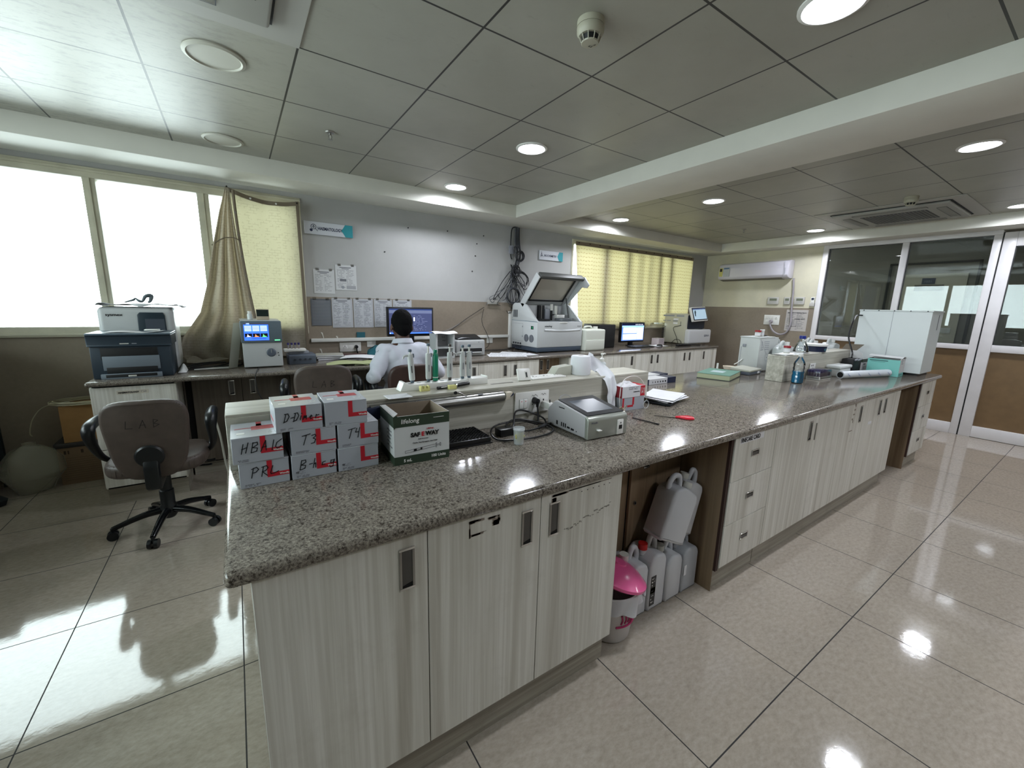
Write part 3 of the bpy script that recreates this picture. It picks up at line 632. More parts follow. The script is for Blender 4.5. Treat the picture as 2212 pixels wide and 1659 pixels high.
# ------------------------------------------------------------------ handwriting glyphs (unit box ~ .7 x 1)
HW = {'P': [[(.05, 0), (.15, 1)], [(.0, .9), (.4, 1.05), (.6, .8), (.4, .55), (.1, .5)]], 'R': [[(.1, 0), (.2, 1)], [(.05, .95), (.45, 1.05), (.6, .8), (.4, .55), (.12, .5), (.6, .0)]],
      'L': [[(.2, .95), (.05, .25), (.1, .12), (.35, .15), (.75, .3)]], 'T': [[(0, .95), (.75, 1.1)], [(.4, 1.0), (.2, .0)]], '3': [[(.1, .9), (.4, 1.0), (.5, .8), (.25, .6), (.5, .45), (.4, .1), (.1, .05)]],
      '4': [[(.1, 1.05), (.0, .6), (.35, .62)], [(.4, 1.1), (.3, .0)]], 'H': [[(.1, .95), (.0, .0)], [(.0, .45), (.45, .6)], [(.5, 1.05), (.35, .05)]], 'B': [[(.1, 1.0), (.0, .0)], [(.08, .95), (.45, 1.0), (.5, .75), (.1, .5), (.5, .4), (.45, .1), (.0, .0)]],
      'A': [[(.0, .0), (.35, 1.05), (.45, .05)], [(.08, .4), (.45, .45)]], '1': [[(.25, 1.0), (.15, .0)]], 'C': [[(.5, 1.0), (.1, .7), (.0, .3), (.15, .1), (.5, .3)]], 'D': [[(.15, .95), (.0, .0)], [(.0, .95), (.35, 1.0), (.5, .65), (.3, .15), (-.05, .0)]],
      '-': [[(.05, .45), (.35, .5)]], 'i': [[(.1, .6), (.05, .1)], [(.15, .85), (.17, .9)]], 'm': [[(.0, .1), (.08, .55), (.1, .3), (.2, .55), (.22, .3), (.32, .55), (.34, .1)]], 'e': [[(.05, .3), (.3, .4), (.2, .55), (.05, .35), (.15, .1), (.35, .2)]], 'r': [[(.05, .1), (.1, .55), (.2, .45), (.4, .5)]],
      'h': [[(.1, 1.0), (.0, .0)], [(.02, .35), (.2, .5), (.25, .0)]], 'c': [[(.35, .5), (.1, .45), (.05, .15), (.35, .15)]], 'g': [[(.4, .5), (.1, .5), (.1, .2), (.35, .25), (.45, .55), (.35, -.2), (.1, -.25), (.0, -.1)]],
      '9': [[(.4, .9), (.1, .85), (.1, .6), (.4, .65), (.42, .95), (.35, .1)]], 'F': [[(.1, 0), (.2, 1)], [(.15, 1.0), (.6, 1.05)], [(.12, .5), (.45, .55)]], '0': [[(.25, .0), (.05, .4), (.25, .9), (.45, .5), (.25, .0)]], '=': [[(.05, .3), (.35, .32)], [(.05, .5), (.35, .52)]],
      '5': [[(.5, .9), (.15, .9), (.1, .5), (.4, .5), (.4, .1), (.05, .05)]], '2': [[(.05, .8), (.3, .95), (.4, .7), (.0, .05), (.5, .1)]], 'S': [[(.45, .9), (.1, .85), (.1, .55), (.4, .4), (.3, .05), (.0, .1)]], 'N': [[(.0, 0), (.05, .9), (.4, .05), (.5, 1.0)]], 'n': [[(.0, .0), (.05, .5), (.3, .5), (.3, .0)]], 'y': [[(.0, .5), (.15, .1)], [(.4, .5), (.05, -.3)]], 'a': [[(.35, .45), (.05, .4), (.1, .05), (.35, .15), (.4, .5), (.4, .05)]], 's': [[(.3, .5), (.05, .4), (.3, .2), (.0, .05)]], ' ': []}
def hand(mb, s_, fr, size, m, w=.0022, adv=.72, shear=.12):
    x = 0
    for ch in s_:
        L = [[((a + b * shear) * size + x, b * size) for a, b in l] for l in HW.get(ch, [])]
        mb.strokes(fr, L, w, m); x += size * adv * (.55 if ch in '1i- ' else 1)
# ------------------------------------------------------------------ test kit boxes
KIT = mat('silver_grey_card', '#a2a6ae', .38, noise=.03, nscale=6); KITT = mat('silver_card_top_sheen', '#b6b9bf', .22, noise=.03, nscale=6); KRED = mat('kit_red', '#b5202f', .4); KREDP = mat('kit_red_sheen', '#b24a50', .35)  # lid silver and lid red are lighter, painting in the window reflection
def kit_box(x, y, z, word, label, rz=0.0, ce=False, w=.128, d=.165, h=.078):
    t = thing('test_kit_box', label, 'box', (x, y + d / 2, z), rz, group='grey and red test kit boxes stacked on the island')
    b = MB(); b.box(-w / 2, w / 2, -d / 2, d / 2, 0, h - .002, KIT, bev=.0012, seg=1); b.build('carton', t)
    b = MB(); b.box(-w / 2 - .0004, w / 2 + .0004, -d / 2 - .0006, d / 2, h - .002, h, KITT, bev=.0007, seg=1)
    F = FZ(0, 0, h); b.rect(F, -.012, -.012, .048, .030, KREDP, d=.0004); b.rect(F, .002, .030, .016, d / 2 - .002, KREDP, d=.0004); b.rect(F, .002, .030, .016, .055, KREDP, d=.0004); b.rect(F, -.055, .012, -.012, .018, KREDP, d=.0004)
    b.rect(F, -.05, -.05, -.03, -.03, WHITE, d=.0004); fake_rows(b, F, .0, .045, .02, .0, 2, .002, KITT, seed=1); fake_rows(b, F, .03, .06, -.03, -.06, 4, .0015, WHITE, seed=2)
    b.build('lid', t)
    b = MB(); F = FX(0, -d / 2, 0); b.rect(F, .006, .024, .0195, h - .002, KRED); b.rect(F, .0195, .024, w / 2, .037, KRED)
    b.rect(((-w / 2, d / 2, 0), (0, -1, 0), (0, 0, 1)), .02, .02, .10, .026, KRED)
    b.build('red_stripe', t)
    text('Wondfo', FX(.038, -d / 2 - .0008, .0275), .0075, WHITE, t, 'brand_lettering', bold=.0002)
    b = MB(); fake_rows(b, F, -.052, -.008, .012, .004, 2, .0022, PRINT, seed=hash(word) % 9)
    if ce: fake_rows(b, F, -.052, -.02, .026, .014, 4, .001, PRINT, seed=5)
    b.build('small_print', t)
    if ce: text('CE', FX(-.054, -d / 2 - .0004, .020), .007, INK, t, 'mark')
    if word:
        b = MB(); hand(b, word, FX(-.036 if len(word) < 5 else -.042, -d / 2 - .0009, .030), .030 if len(word) < 6 else .026, INK, w=.0026, adv=.80 if len(word) < 6 else .64); b.build('handwriting', t)
    return t
K1, K2, K3 = .8602, .9388, 1.0174
kit_box(.034, 1.357, K1, 'PRL', 'grey and red kit box marked PRL, bottom row, at the left end of the stack')
kit_box(.1685, 1.354, K1, 'B-hcg', 'grey and red kit box marked B-hcg, in the middle of the bottom row', ce=True)
kit_box(.3025, 1.351, K1, '', 'grey and red kit box without handwriting, bottom row beside the syringe carton', ce=True)
kit_box(.0225, 1.354, K2, 'HBA1C', 'grey and red kit box marked HBA1C with its glossy top uncovered')
kit_box(.1715, 1.354, K2, 'T3', 'grey and red kit box marked T3 in the second row')
kit_box(.3055, 1.352, K2, 'T4', 'grey and red kit box marked T4 in the second row at the right')
kit_box(.1335, 1.352, K3, 'D-Dimer', 'grey and red kit box marked D-Dimer on top of the stack', rz=.02)
kit_box(.273, 1.352, K3, '', 'unmarked grey and red kit box on top of the stack at the right', rz=-.03)
# ------------------------------------------------------------------ SAFEWAY syringe carton
DGREEN = mat('dark_green_print', '#2b3a2b', .5); CW = mat('carton_white', '#c6c8c8', .55, noise=.02, nscale=9)
def syringe_carton(loc, rz, label, w=.198, d=.19, h=.172, open_=True, fl=1.0):
    t = thing('syringe_carton', label, 'box', loc, rz)
    b = MB(); e = .0025
    for q in ((-w / 2, w / 2, -d / 2, -d / 2 + e), (-w / 2, w / 2, d / 2 - e, d / 2), (-w / 2, -w / 2 + e, -d / 2 + e, d / 2 - e), (w / 2 - e, w / 2, -d / 2 + e, d / 2 - e)): b.box(q[0], q[1], q[2], q[3], 0, h, CW)
    b.box(-w / 2, w / 2, -d / 2, d / 2, 0, .003, CARDB); b.build('carton', t)
    b = MB()
    for q in ((-w / 2 + e, w / 2 - e, -d / 2 + e, -d / 2 + e + .001), (-w / 2 + e, w / 2 - e, d / 2 - e - .001, d / 2 - e), (-w / 2 + e, -w / 2 + e + .001, -d / 2 + e, d / 2 - e), (w / 2 - e - .001, w / 2 - e, -d / 2 + e, d / 2 - e)): b.box(*q, .003, h + .0005, CARDI)
    b.build('lining', t)
    b = MB()
    for F, ww in ((FX(0, -d / 2, 0), w), (((-w / 2, 0, 0), (0, -1, 0), (0, 0, 1)), d)):
        b.rect(F, -ww / 2, h - .038, ww / 2, h, DGREEN); b.rect(F, -ww / 2, 0, ww / 2, .030, DGREEN)
    b.build('green_band', t)
    F = lambda x, z: FX(x, -d / 2 - .0008, z)
    b = MB(); text('lifelong', F(-.075, h - .026), .022, WHITE, into=b, shear=.1, bold=.0002); text('5 mL', F(-.068, .009), .014, WHITE, into=b, bold=.0003); text('100 Units', F(.030, .012), .014, WHITE, into=b, bold=.0003); b.rect(F(0, 0), .04, h - .016, .078, h - .0145, WHITE); b.build('white_lettering', t)
    b = MB(); text('SAF', F(-.042, .095), .0205, BLACK, into=b, bold=.0009); text('WAY', F(.011, .095), .0205, BLACK, into=b, bold=.0009)
    text('Single Use Syringes', F(-.016, .084), .0048, BLACK, into=b); text('• Sterile, Non-Pyrogenic, Non-Toxic', F(-.038, .071), .0062, BLACK, into=b)
    S = [[(-.062, .040), (-.062, .048), (.048, .058), (.048, .050), (-.062, .040)], [(.048, .045), (.048, .063)], [(.051, .045), (.051, .063)], [(.051, .052), (.063, .053)], [(.051, .056), (.063, .057)], [(.063, .049), (.063, .061), (.066, .061), (.066, .049), (.063, .049)], [(-.03, .0445), (-.005, .0475)]]
    b.strokes(F(0, 0), S, .0011, BLACK); b.rect(F(0, 0), -.032, .0435, -.022, .0505, BLACK); b.rect(F(0, 0), -.008, .0455, -.002, .0525, BLACK); b.build('black_lettering', t)
    b = MB(); text('E', F(-.004, .095), .0205, RED, into=b, bold=.0009); text('Lifelong', F(.014, .117), .008, RED, into=b, shear=.2); b.build('red_lettering', t)
    b = MB(); G = ((-w / 2 - .0005, 0, 0), (0, -1, 0), (0, 0, 1)); b.strokes(G, [[(-.07, .035), (.0, .035), (.0, .125), (-.07, .125), (-.07, .035)], [(-.07, .075), (0, .075)]], .0008, PRINT); fake_rows(b, G, .01, .08, .12, .05, 5, .004, PRINT); b.build('side_print', t)
    return t
sc_ = syringe_carton((.512, 1.398, .8602), -.05, 'open topped white and green SAFEWAY syringe carton beside the kit boxes')
b = MB(); b.prism([(-.099, .128), (-.070, .160), (-.090, .176), (-.1005, .172)], 'y', -.0965, -.0945, DGREEN); b.prism([(-.0985, .09), (-.0985, .0)], 'z', .165, .17, CARDI) if False else None; b.build('torn_flap', sc_)
b = MB(); b.add([(-.099, -.095, .172), (-.099, .095, .172), (-.080, .085, .1735), (-.075, -.06, .1735)], [(0, 1, 2, 3), (3, 2, 1, 0)], CW); b.build('folded_flap', sc_)
# ------------------------------------------------------------------ black tube tray
t = thing('tube_rack', 'low black plastic rack with rows of round wells beside the syringe carton', 'rack', (.725, 1.435, .8602), -.03)
b = MB(); b.box(-.095, .095, -.078, .078, 0, .026, BLACK, bev=.004); b.box(-.1, .1, -.083, .083, 0, .006, BLACK, bev=.002); b.build('body', t)
b = MB()
for i in range(12):
    for j in range(9):
        b.lathe([(.0058, 0), (.0072, .0), (.0072, .003), (.0058, .003), (.0056, -.001), (.0001, -.001)], BLACKM if (i + j) % 2 else BLACK, c=(-.086 + i * .0156, -.066 + j * .0165, .026), n=10)
b.build('wells', t)
# cup with yellow tips
CUPM = mat('clear_plastic_cup', '#cfd4d6', .3, alpha=.38); YTIP = mat('pale_yellow_plastic', '#d8d68c', .4, sss=0)
t = thing('specimen_cup', 'small clear plastic cup of yellow pipette tips standing in the coiled power cord', 'cup', (.908, 1.29, .8602))
b = MB(); b.lathe([(.0001, .0), (.0185, 0), (.0195, .002), (.0225, .062), (.0238, .066), (.0238, .068), (.0215, .068), (.0208, .062), (.0182, .003), (.0001, .0025)], CUPM, n=32); b.lathe([(.0224, .058), (.0238, .059), (.0238, .061), (.0224, .062)], CUPM, n=32); b.build('cup', t)
r = random.Random(5)
tip = MB(); tip.cyl((0, 0, 0), (0, 0, .036), .0006, YTIP, r1=.0028, n=8); tip0 = None
for k in range(14):
    a = r.uniform(0, 6.28); q = r.uniform(0, .010)
    rot = (r.uniform(-.45, .45), r.uniform(-.45, .45), a); L = (.908 + q * math.cos(a), 1.29 + q * math.sin(a), .8645 + r.uniform(0, .008))
    if tip0 is None: tip0 = tag(tip.build('pipette_tip'), 'pale yellow pipette tip in the clear specimen cup', 'pipette tip', 'yellow tips in the specimen cup'); tip0.location = L; tip0.rotation_euler = rot
    else: dup(tip0, L, rot=rot)
# power cord coil and adapter
t = thing('coiled_power_cable', 'tangled black power cord with its adapter brick in front of the socket plate', 'cord', (1.05, 1.42, .8605))
b = MB(); z = .006
b.tube([(.105, .075, .085), (.10, .06, .03), (.085, .045, z), (.02, .085, .02), (-.12, .06, .028), (-.19, .01, .02), (-.20, -.06, z), (-.13, -.10, z), (-.02, -.11, z), (.07, -.085, z), (.10, -.03, .012), (.04, .03, .030), (-.05, .045, .045), (-.12, .0, .03), (-.05, -.05, .018), (.05, -.04, .02), (.11, .01, z), (.12, .05, .03), (.05, .09, .062), (-.03, .06, .075), (-.08, .0, .035), (-.105, -.02, .012)], .0042, BLACK, n=8)
b.tube([(-.075, -.01, .014), (-.02, -.035, .012), (.06, -.03, .02), (.10, -.01, .012), (.115, .012, .010), (.124, .0, .014), (.128, -.006, .015)], .003, BLACK, n=8); b.cyl((.035, -.033, .016), (.075, -.026, .018), .008, BLACK, n=12); b.cyl((.12, 0, .014), (.129, -.006, .0155), .005, BLACK, n=10); b.build('cord', t)
b = MB(); b.box(-.165, -.085, -.03, .02, 0, .032, BLACK, bev=.004); b.build('adapter', t)
b = MB(); b.cyl((.105, .104, .105), (.105, .072, .105), .017, BLACK, r1=.013, n=16); b.cyl((.105, .076, .105), (.105, .075, .078), .009, BLACK, r1=.006, n=10); b.build('plug', t)
t = thing('usb_charger', 'white plug-in charger with a thin cable in the right socket of the island divider', 'charger', (1.21, 1.52, .945)); b = MB(); b.box(-.014, .014, -.06, .0, -.018, .014, WHITE, bev=.004); b.build('body', t); b = MB(); b.box(-.006, .006, -.0606, -.0595, -.006, -.001, BLACK); b.cyl((0, -.05, .013), (0, -.048, .028), .003, BLACK, n=8); b.build('port', t)
b = MB(); b.tube([(0, -.06, -.003), (.02, -.08, -.004), (.045, -.065, .0), (.06, -.04, -.02), (.07, -.03, -.05)], .0013, WHITE, n=6); b.build('cable', t)
# ------------------------------------------------------------------ immunoassay reader
SIL = mat('satin_silver', '#a3a79f', .3, metal=.55); SHELL = mat('grey_white_shell', '#a5a3a6', .45)
t = thing('immunoassay_reader', 'compact grey reader with a sloping black touch screen on the near worktop', 'analyser', (1.296, 1.31, .8602), -.045)
b = MB(); prof = [(-.138, .004), (-.138, .088), (-.128, .098), (.075, .127), (.098, .122), (.145, .078), (.145, .004)]
b.prism(prof, 'x', -.112, .112, SHELL, bev=.006, seg=3); b.build('body', t)
b = MB(); b.prism([(-.141, .003), (-.1415, .082), (-.137, .094), (-.124, .101), (-.118, .1005), (-.12, .003)], 'x', -.1135, .1135, SIL, bev=.004, seg=3); b.build('front_cover', t)
sl = math.atan2(.029, .203)
def scr(x0, x1, s0, s1, m, dz, bev=0):
    b = MB(); b.box(x0, x1, s0, s1, 0, dz, m, bev=bev); b.xf(Matrix.Translation((0, -.122, .1005)) @ Matrix.Rotation(sl, 4, 'X')); return b
sc = scr(-.104, .104, -.002, .205, BLACKM, .004, .0018).build('touch_screen', t)
scr(-.078, .072, .030, .165, mat('dull_screen', '#454b55', .28), .0047).build('display', sc)
b = MB(); b.box(.052, .088, -.1445, -.139, .006, .072, WHITE, bev=.002); b.build('card_slot_cover', t)
b = MB(); b.rect(FX(0, -.1447, 0), .061, .030, .080, .048, BLACK); b.strokes(FX(0, -.1447, 0), [[(.0675, .056), (.0735, .056), (.0705, .061), (.0675, .056)]], .002, INK); b.build('card_slot', t)
b = MB(); b.box(-.066, -.046, -.155, -.140, .038, .0425, WHITE, bev=.001); b.build('card_tray', t)
text('Wondfo', FX(-.098, -.1424, .071), .0105, PRINT, t, 'brand_lettering', bold=.0002)
b = MB(); G = ((-.1125, 0, 0), (0, -1, 0), (0, 0, 1))
for a, c in ((-.075, .011), (-.040, .007), (-.026, .007), (-.012, .007)): b.rect(G, a, .018, a + c, .037, BLACK)
b.rect(G, .003, .020, .022, .028, BLACK); b.rect(G, .030, .018, .050, .027, BLACK); b.rect(G, .064, .018, .069, .023, BLACK); b.rect(G, -.06, .10, -.02, .1045, BLACK); b.build('side_ports', t)
b = MB()
for sx in (-.09, .09):
    for sy in (-.11, .12): b.cyl((sx, sy, 0), (sx, sy, .006), .008, BLACKM, n=10)
b.build('feet', t)
o = MB(); o.tube([(-.02, .0, .001), (-.03, .015, .012), (.0, .02, .022), (.03, .01, .012), (.02, -.005, .001)], .0012, GREY, n=6); o = o.build('rubber_band', loc=(0, 0, 0)); o.location = (1.24, 1.385, .985); tag(o, 'thin loose wire loop lying on the back of the reader', 'wire loop')
# ------------------------------------------------------------------ glove box stack, rack wire, mouse
t = thing('test_kit_box', 'grey kit box with a red corner stripe under the red and white glove box', 'box', (1.775, 1.482, .8602), -.04)
b = MB(); b.box(-.086, .086, -.042, .042, 0, .073, KIT, bev=.0015, seg=1); b.build('carton', t); b = MB(); b.rect(FX(0, -.042, 0), -.045, .020, .0, .031, KRED); b.rect(FX(0, -.042, 0), -.008, .031, .006, .073, KRED); b.rect(FX(0, -.042, 0), -.084, .02, -.072, .073, KRED); b.build('red_stripe', t)
t = thing('glove_box', 'red and white latex glove box with gloves bulging from its torn top', 'box', (1.772, 1.482, .9336), -.03)
b = MB(); b.box(-.09, .09, -.043, .043, 0, .062, mat('glossy_white_card', '#cfd0d4', .35), bev=.001, seg=1); b.build('carton', t)
b = MB(); b.rect(FX(0, -.043, 0), .052, .003, .088, .060, RED); b.rect(((-.09, 0, 0), (0, -1, 0), (0, 0, 1)), -.043, 0, .043, .062, mat('dark_red_print', '#7e1420', .4)); b.rect(FZ(0, 0, .062), .045, -.04, .088, .04, RED); b.build('red_panel', t)
b = MB(); b.strokes(FX(0, -.0442, 0), [[(.060, .05), (.060, .015), (.066, .03), (.071, .018), (.072, .045), (.081, .045), (.081, .015)]], .0022, WHITE); fake_rows(b, FX(0, -.0434, 0), -.04, .045, .058, .042, 3, .002, PRINT, seed=2); text('Examination', ((.045, -.0436, .032), (-1, 0, 0), (0, 0, -1)), .010, INK, into=b); b.rect(((-.0904, 0, 0), (0, -1, 0), (0, 0, 1)), .028, .01, .032, .055, WHITE); b.build('print', t)
GL = mat('white_latex', '#cdccd0', .5)
b = MB(); r = random.Random(2)
b.grid(lambda u, v: (-.08 + .12 * u + .004 * math.sin(v * 9), -.036 + .072 * v, .0625 + .018 * math.sin(PI * u) * math.sin(PI * v) * (1 + .5 * math.sin(7 * u + 5 * v)) + .004 * math.sin(17 * u) * math.sin(13 * v)), 16, 14, GL); b.build('gloves', t)
t = thing('clear_tape_roll', 'white wire handle loop arching over the glove box', 'wire'); b = MB(); b.tube([(1.668, 1.43, .862), (1.655, 1.435, .93), (1.665, 1.44, 1.0), (1.70, 1.45, 1.035), (1.77, 1.46, 1.047), (1.83, 1.46, 1.034), (1.875, 1.455, .99), (1.872, 1.45, .945), (1.868, 1.445, .925)], .0018, WHITE, n=6); b.build('wire', t); t.name = 'wire_loop'
t = thing('crumpled_wrapper', 'small crumpled cream wrapper leaning on the grey kit box behind the reader', 'wrapper', (1.655, 1.415, .8605)); b = MB(); b.grid(lambda u, v: (-.025 + .05 * u, -.012 + .03 * v, .035 + .012 * math.sin(9 * u) - .03 * v + .004 * math.cos(13 * u + 7 * v)), 12, 6, mat('cream_plastic', '#c9bfae', .5), thick=.001); b.box(-.022, .022, -.006, .006, 0, .030, mat('cream_plastic', '#c9bfae', .5), bev=.004); b.build('wrapper', t)
t = thing('tape_roll', 'small clear tape roll standing against the right side of the grey kit box', 'tape', (1.868, 1.428, .8845)); b = MB(); b.tube([(.0 + .022 * math.cos(a * PI / 12), 0, .022 * math.sin(a * PI / 12)) for a in range(25)], .0025, CUPM, n=6, smooth_path=False); b.build('roll', t)
# papers on black tray
t = thing('steel_tray', 'shallow dark tray under the loose papers beside the glove box', 'tray', (2.10, 1.49, .8602), .35); b = MB(); b.box(-.10, .10, -.075, .075, 0, .016, DKGREY, bev=.006); b.build('tray', t)
r = random.Random(4)
for k in range(4):
    o = MB(); ph = 1.0; dz = .0015 + k * .0035
    o.grid(lambda u, v: (-.14 + .28 * u, -.10 + .20 * v, dz + .004 * math.sin(5 * u + ph) * v + .012 * (u - .5) ** 2 + .010 * (v > .5) * (v - .5)), 14, 8, PAPER, thick=.0006)
    o = o.build('paper_sheet'); o.location = (2.13 + r.uniform(-.012, .012), 1.515 + r.uniform(-.01, .01), .880); o.rotation_euler = (0, 0, .25 + (-.10, .06, -.03, .12)[k])
    tag(o, ('crinkled white sheet lowest in the pile on the dark tray', 'crinkled white sheet second from the bottom of the pile on the dark tray', 'crinkled white sheet second from the top of the pile on the dark tray', 'uppermost crinkled white sheet on the dark tray beside the glove box')[k], 'paper', 'loose papers on the dark tray')
# pen and scissors
t = thing('pen', 'thin black pen lying between the reader and the scissors', 'pen', (1.64, 1.25, .8645)); b = MB(); b.cyl((-.008, .072, 0), (.008, -.055, 0), .0028, BLACKM, n=8); b.cyl((.008, -.055, 0), (.0095, -.072, 0), .0042, BLACK, n=10); b.build('barrel', t)
t = thing('scissors', 'scissors with bright red handles near the front edge of the island', 'scissors', (1.84, 1.22, .8606), -.83)
b = MB(); b.prism([(-.105, .0), (-.02, .006), (.012, .006), (.012, -.004), (-.02, -.004)], 'z', .002, .004, STEEL); b.prism([(-.103, -.001), (-.02, -.008), (.012, -.006), (.012, .004), (-.02, .003)], 'z', .004, .006, STEEL); b.cyl((-.012, 0, .0), (-.012, 0, .008), .004, STEEL, n=10); b.build('blades', t)
RP = mat('red_plastic', '#c41f33', .3)
for sgn in (-1, 1):
    b = MB(); b.tube([(.0, .004 * sgn, .005), (.02, .008 * sgn, .006), (.04, .020 * sgn, .006), (.062, .024 * sgn, .006), (.082, .016 * sgn, .006), (.084, .007 * sgn, .006), (.06, .004 * sgn, .006), (.03, .003 * sgn, .006), (.01, .002 * sgn, .005)], [.004, .0055, .0055, .006, .0055, .005, .005, .005, .004], RP, n=8); b.build('handle', t)
# long thin light boxes on far side of the worktop
def lamp_box(x, y, w, label, n=0):
    t = thing('long_carton', label, 'box', (x, y, .8602), -.02); b = MB(); b.box(-w / 2, w / 2, -.055, .055, 0, .042, mat('glossy_white_card', '#cfd0d4', .35), bev=.001, seg=1); b.build('carton', t)
    b = MB(); F = FX(0, -.055, 0); b.rect(F, w / 2 - .10, 0, w / 2, .042, NAVY); b.rect(F, -w / 2 + .035, 0, -w / 2 + .060, .042, NAVY); b.rect(FZ(0, 0, .042), w / 2 - .10, -.055, w / 2, .055, NAVY)
    for k in range(6): b.rect(F, -w / 2 + .10 + k * .028, .012, -w / 2 + .105 + k * .028 + .002 * k, .024, INK)
    b.build('print', t)
lamp_box(2.60, 1.935, .37, 'long white and navy carton on the worktop, the nearer of the two past the divider'); lamp_box(2.70, 2.068, .34, 'long white and navy carton on the worktop, the farther of the two past the divider')
# ------------------------------------------------------------------ on the near divider
ZD = 1.0462
t = thing('lamp_tube', 'broken aluminium lamp tube with a torn plastic end fixed along the island divider', 'lamp tube', (.72, 1.515, 1.0))
TUBE = mat('dull_aluminium', '#8f8f8c', .3, metal=.85)
b = MB(); b.grid(lambda u, v: (-.33 + .585 * u, .012 - .030 * math.cos((v - .5) * PI * 1.05), .024 * math.sin((v - .5) * PI * 1.05) + .004), 2, 14, TUBE, thick=.0015); b.build('reflector', t)
b = MB(); b.prism([(.255, -.012), (.262, .024), (.292, .026), (.298, .012), (.28, -.008)], 'y', -.018, .012, mat('cream_plastic', '#c9bfae', .5), bev=.003); b.prism([(.280, .002), (.298, .012), (.297, .022), (.286, .010)], 'y', -.0195, -.017, NAVY); b.build('end_cap', t)
b = MB(); b.prism([(-.34, -.02), (-.35, .02), (-.30, .026), (-.27, .004), (-.31, -.022)], 'y', -.022, .010, NAVY, bev=.003); b.build('end_cap', t)
b = MB(); b.tube([(.02, .0, .045), (.035, -.008, .043), (.05, -.012, .034), (.062, -.014, .028)], .003, STEEL, n=8); b.cyl((.018, .005, .043), (.016, -.004, .045), .007, BLACK, n=12); b.box(-.16, -.13, -.012, -.002, .026, .031, BLACK, bev=.002); b.box(.12, .145, -.012, -.002, .026, .029, GREY, bev=.001); b.build('bracket', t)
# pipette stand
t = thing('pipette_stand', 'white plastic pipette stand on the near divider', 'stand', (.755, 1.655, ZD))
b = MB(); b.prism([(-.215, 0), (-.200, .036), (-.190, .036), (-.178, .026), (.085, .026), (.10, .036), (.10, .0)], 'y', -.030, .030, WHITE, bev=.002); b.box(.10, .20, -.03, .03, 0, .030, WHITE, bev=.002); b.box(.196, .202, -.03, .03, 0, .036, WHITE, bev=.002); b.build('base', t)
b = MB()
for k in range(9): b.lathe([(.0001, .0265), (.009, .0268), (.0095, .0272), (.0001, .0272)], mat('hole_grey', '#9b9fa0', .6), c=(-.16 + k * .036, .0, .0), n=14)
b.build('wells', t)
def pipette(x, label, body, cap, top=.165, hook=1, green=False, lean=0.0):
    t = thing('micropipette', label, 'pipette', (x, 1.655, ZD + .0275), rot=(0, lean, 0), group='micropipettes in the white stand')
    b = MB()
    if green: b.lathe([(.0001, 0), (.0115, .002), (.0120, .01), (.0128, .05), (.0128, .108), (.011, .120), (.0085, .124), (.0001, .124)], body, n=20); b.build('barrel', t); b = MB(); b.lathe([(.0001, .124), (.008, .125), (.0085, .134), (.007, .138), (.0001, .139)], cap, n=16); b.build('plunger', t); b = MB(); b.lathe([(.0122, .016), (.0126, .016), (.0126, .019), (.0122, .019)], WHITE, n=20); b.build('ring', t); return t
    b.lathe([(.0001, .010), (.0115, .012), (.0125, .02), (.0130, .06), (.0118, .118), (.0105, .124), (.0001, .125)], body, n=20, sy=.85)
    b.build('barrel', t); b = MB(); b.lathe([(.0001, 0), (.0075, .001), (.0082, .011), (.0001, .012)], cap, n=16); b.build('nose_cone', t)
    b = MB(); b.cyl((0, 0, .124), (0, 0, top - .016), .0042, OFFW, n=12); b.lathe([(.0001, 0), (.007, .001), (.0078, .008), (.006, .012), (.0001, .013)], cap, c=(0, 0, top - .018), n=16); b.build('plunger', t)
    b = MB(); b.tube([(0, 0, .116), (.016 * hook, 0, .119), (.028 * hook, 0, .116), (.032 * hook, 0, .106)], [.006, .005, .004, .003], body, n=8); b.build('finger_hook', t)
    b = MB(); b.rect(FX(0, -.0112, 0), -.0035, .045, .0, .075, INK if x < .62 else PRINT); b.build('volume_window', t)
    b = MB(); b.cyl((.011, 0, .108), (.011, 0, .124), .0055, cap, n=12); b.build('ejector_button', t)
    return t
PB = mat('pipette_grey', '#b9bcbb', .4); PC = mat('pipette_slate', '#4b5a66', .45)
pipette(.603, 'grey micropipette at the left end of the white stand', PB, PC, .150, -1, lean=-.06)
pipette(.676, 'grey micropipette directly left of the green one in the stand', PB, PC, .172, 1)
pipette(.708, 'green micropipette with a white ring in the stand', mat('green_plastic', '#147a5c', .35), mat('green_plastic', '#147a5c', .35), green=True)
pipette(.777, 'grey micropipette with a dark nose, first to the right of the green one', PB, mat('dark_brown_plastic', '#3a332e', .45), .166, 1)
pipette(.840, 'grey micropipette second to the right of the green one in the stand', PB, PC, .160, -1)
pipette(.874, 'grey micropipette at the right end of the stand', PB, PC, .162, -1)
YP = mat('yellow_foam_block', '#cfca86', .6)
t = thing('yellow_clip', 'small notched yellow plastic block in front of the pipette stand', 'clip', (.635, 1.60, ZD)); b = MB(); b.prism([(-.02, 0), (.02, 0), (.021, .020), (.014, .024), (.010, .012), (.004, .012), (.003, .022), (-.004, .022), (-.006, .012), (-.013, .012), (-.014, .023), (-.021, .02)], 'y', -.011, .011, YP, bev=.001); b.build('block', t)
t = thing('yellow_clip', 'small yellow plastic block under the black marker pen', 'clip', (.755, 1.585, ZD)); b = MB(); b.box(-.018, .018, -.010, .010, 0, .018, YP, bev=.002); b.build('block', t)
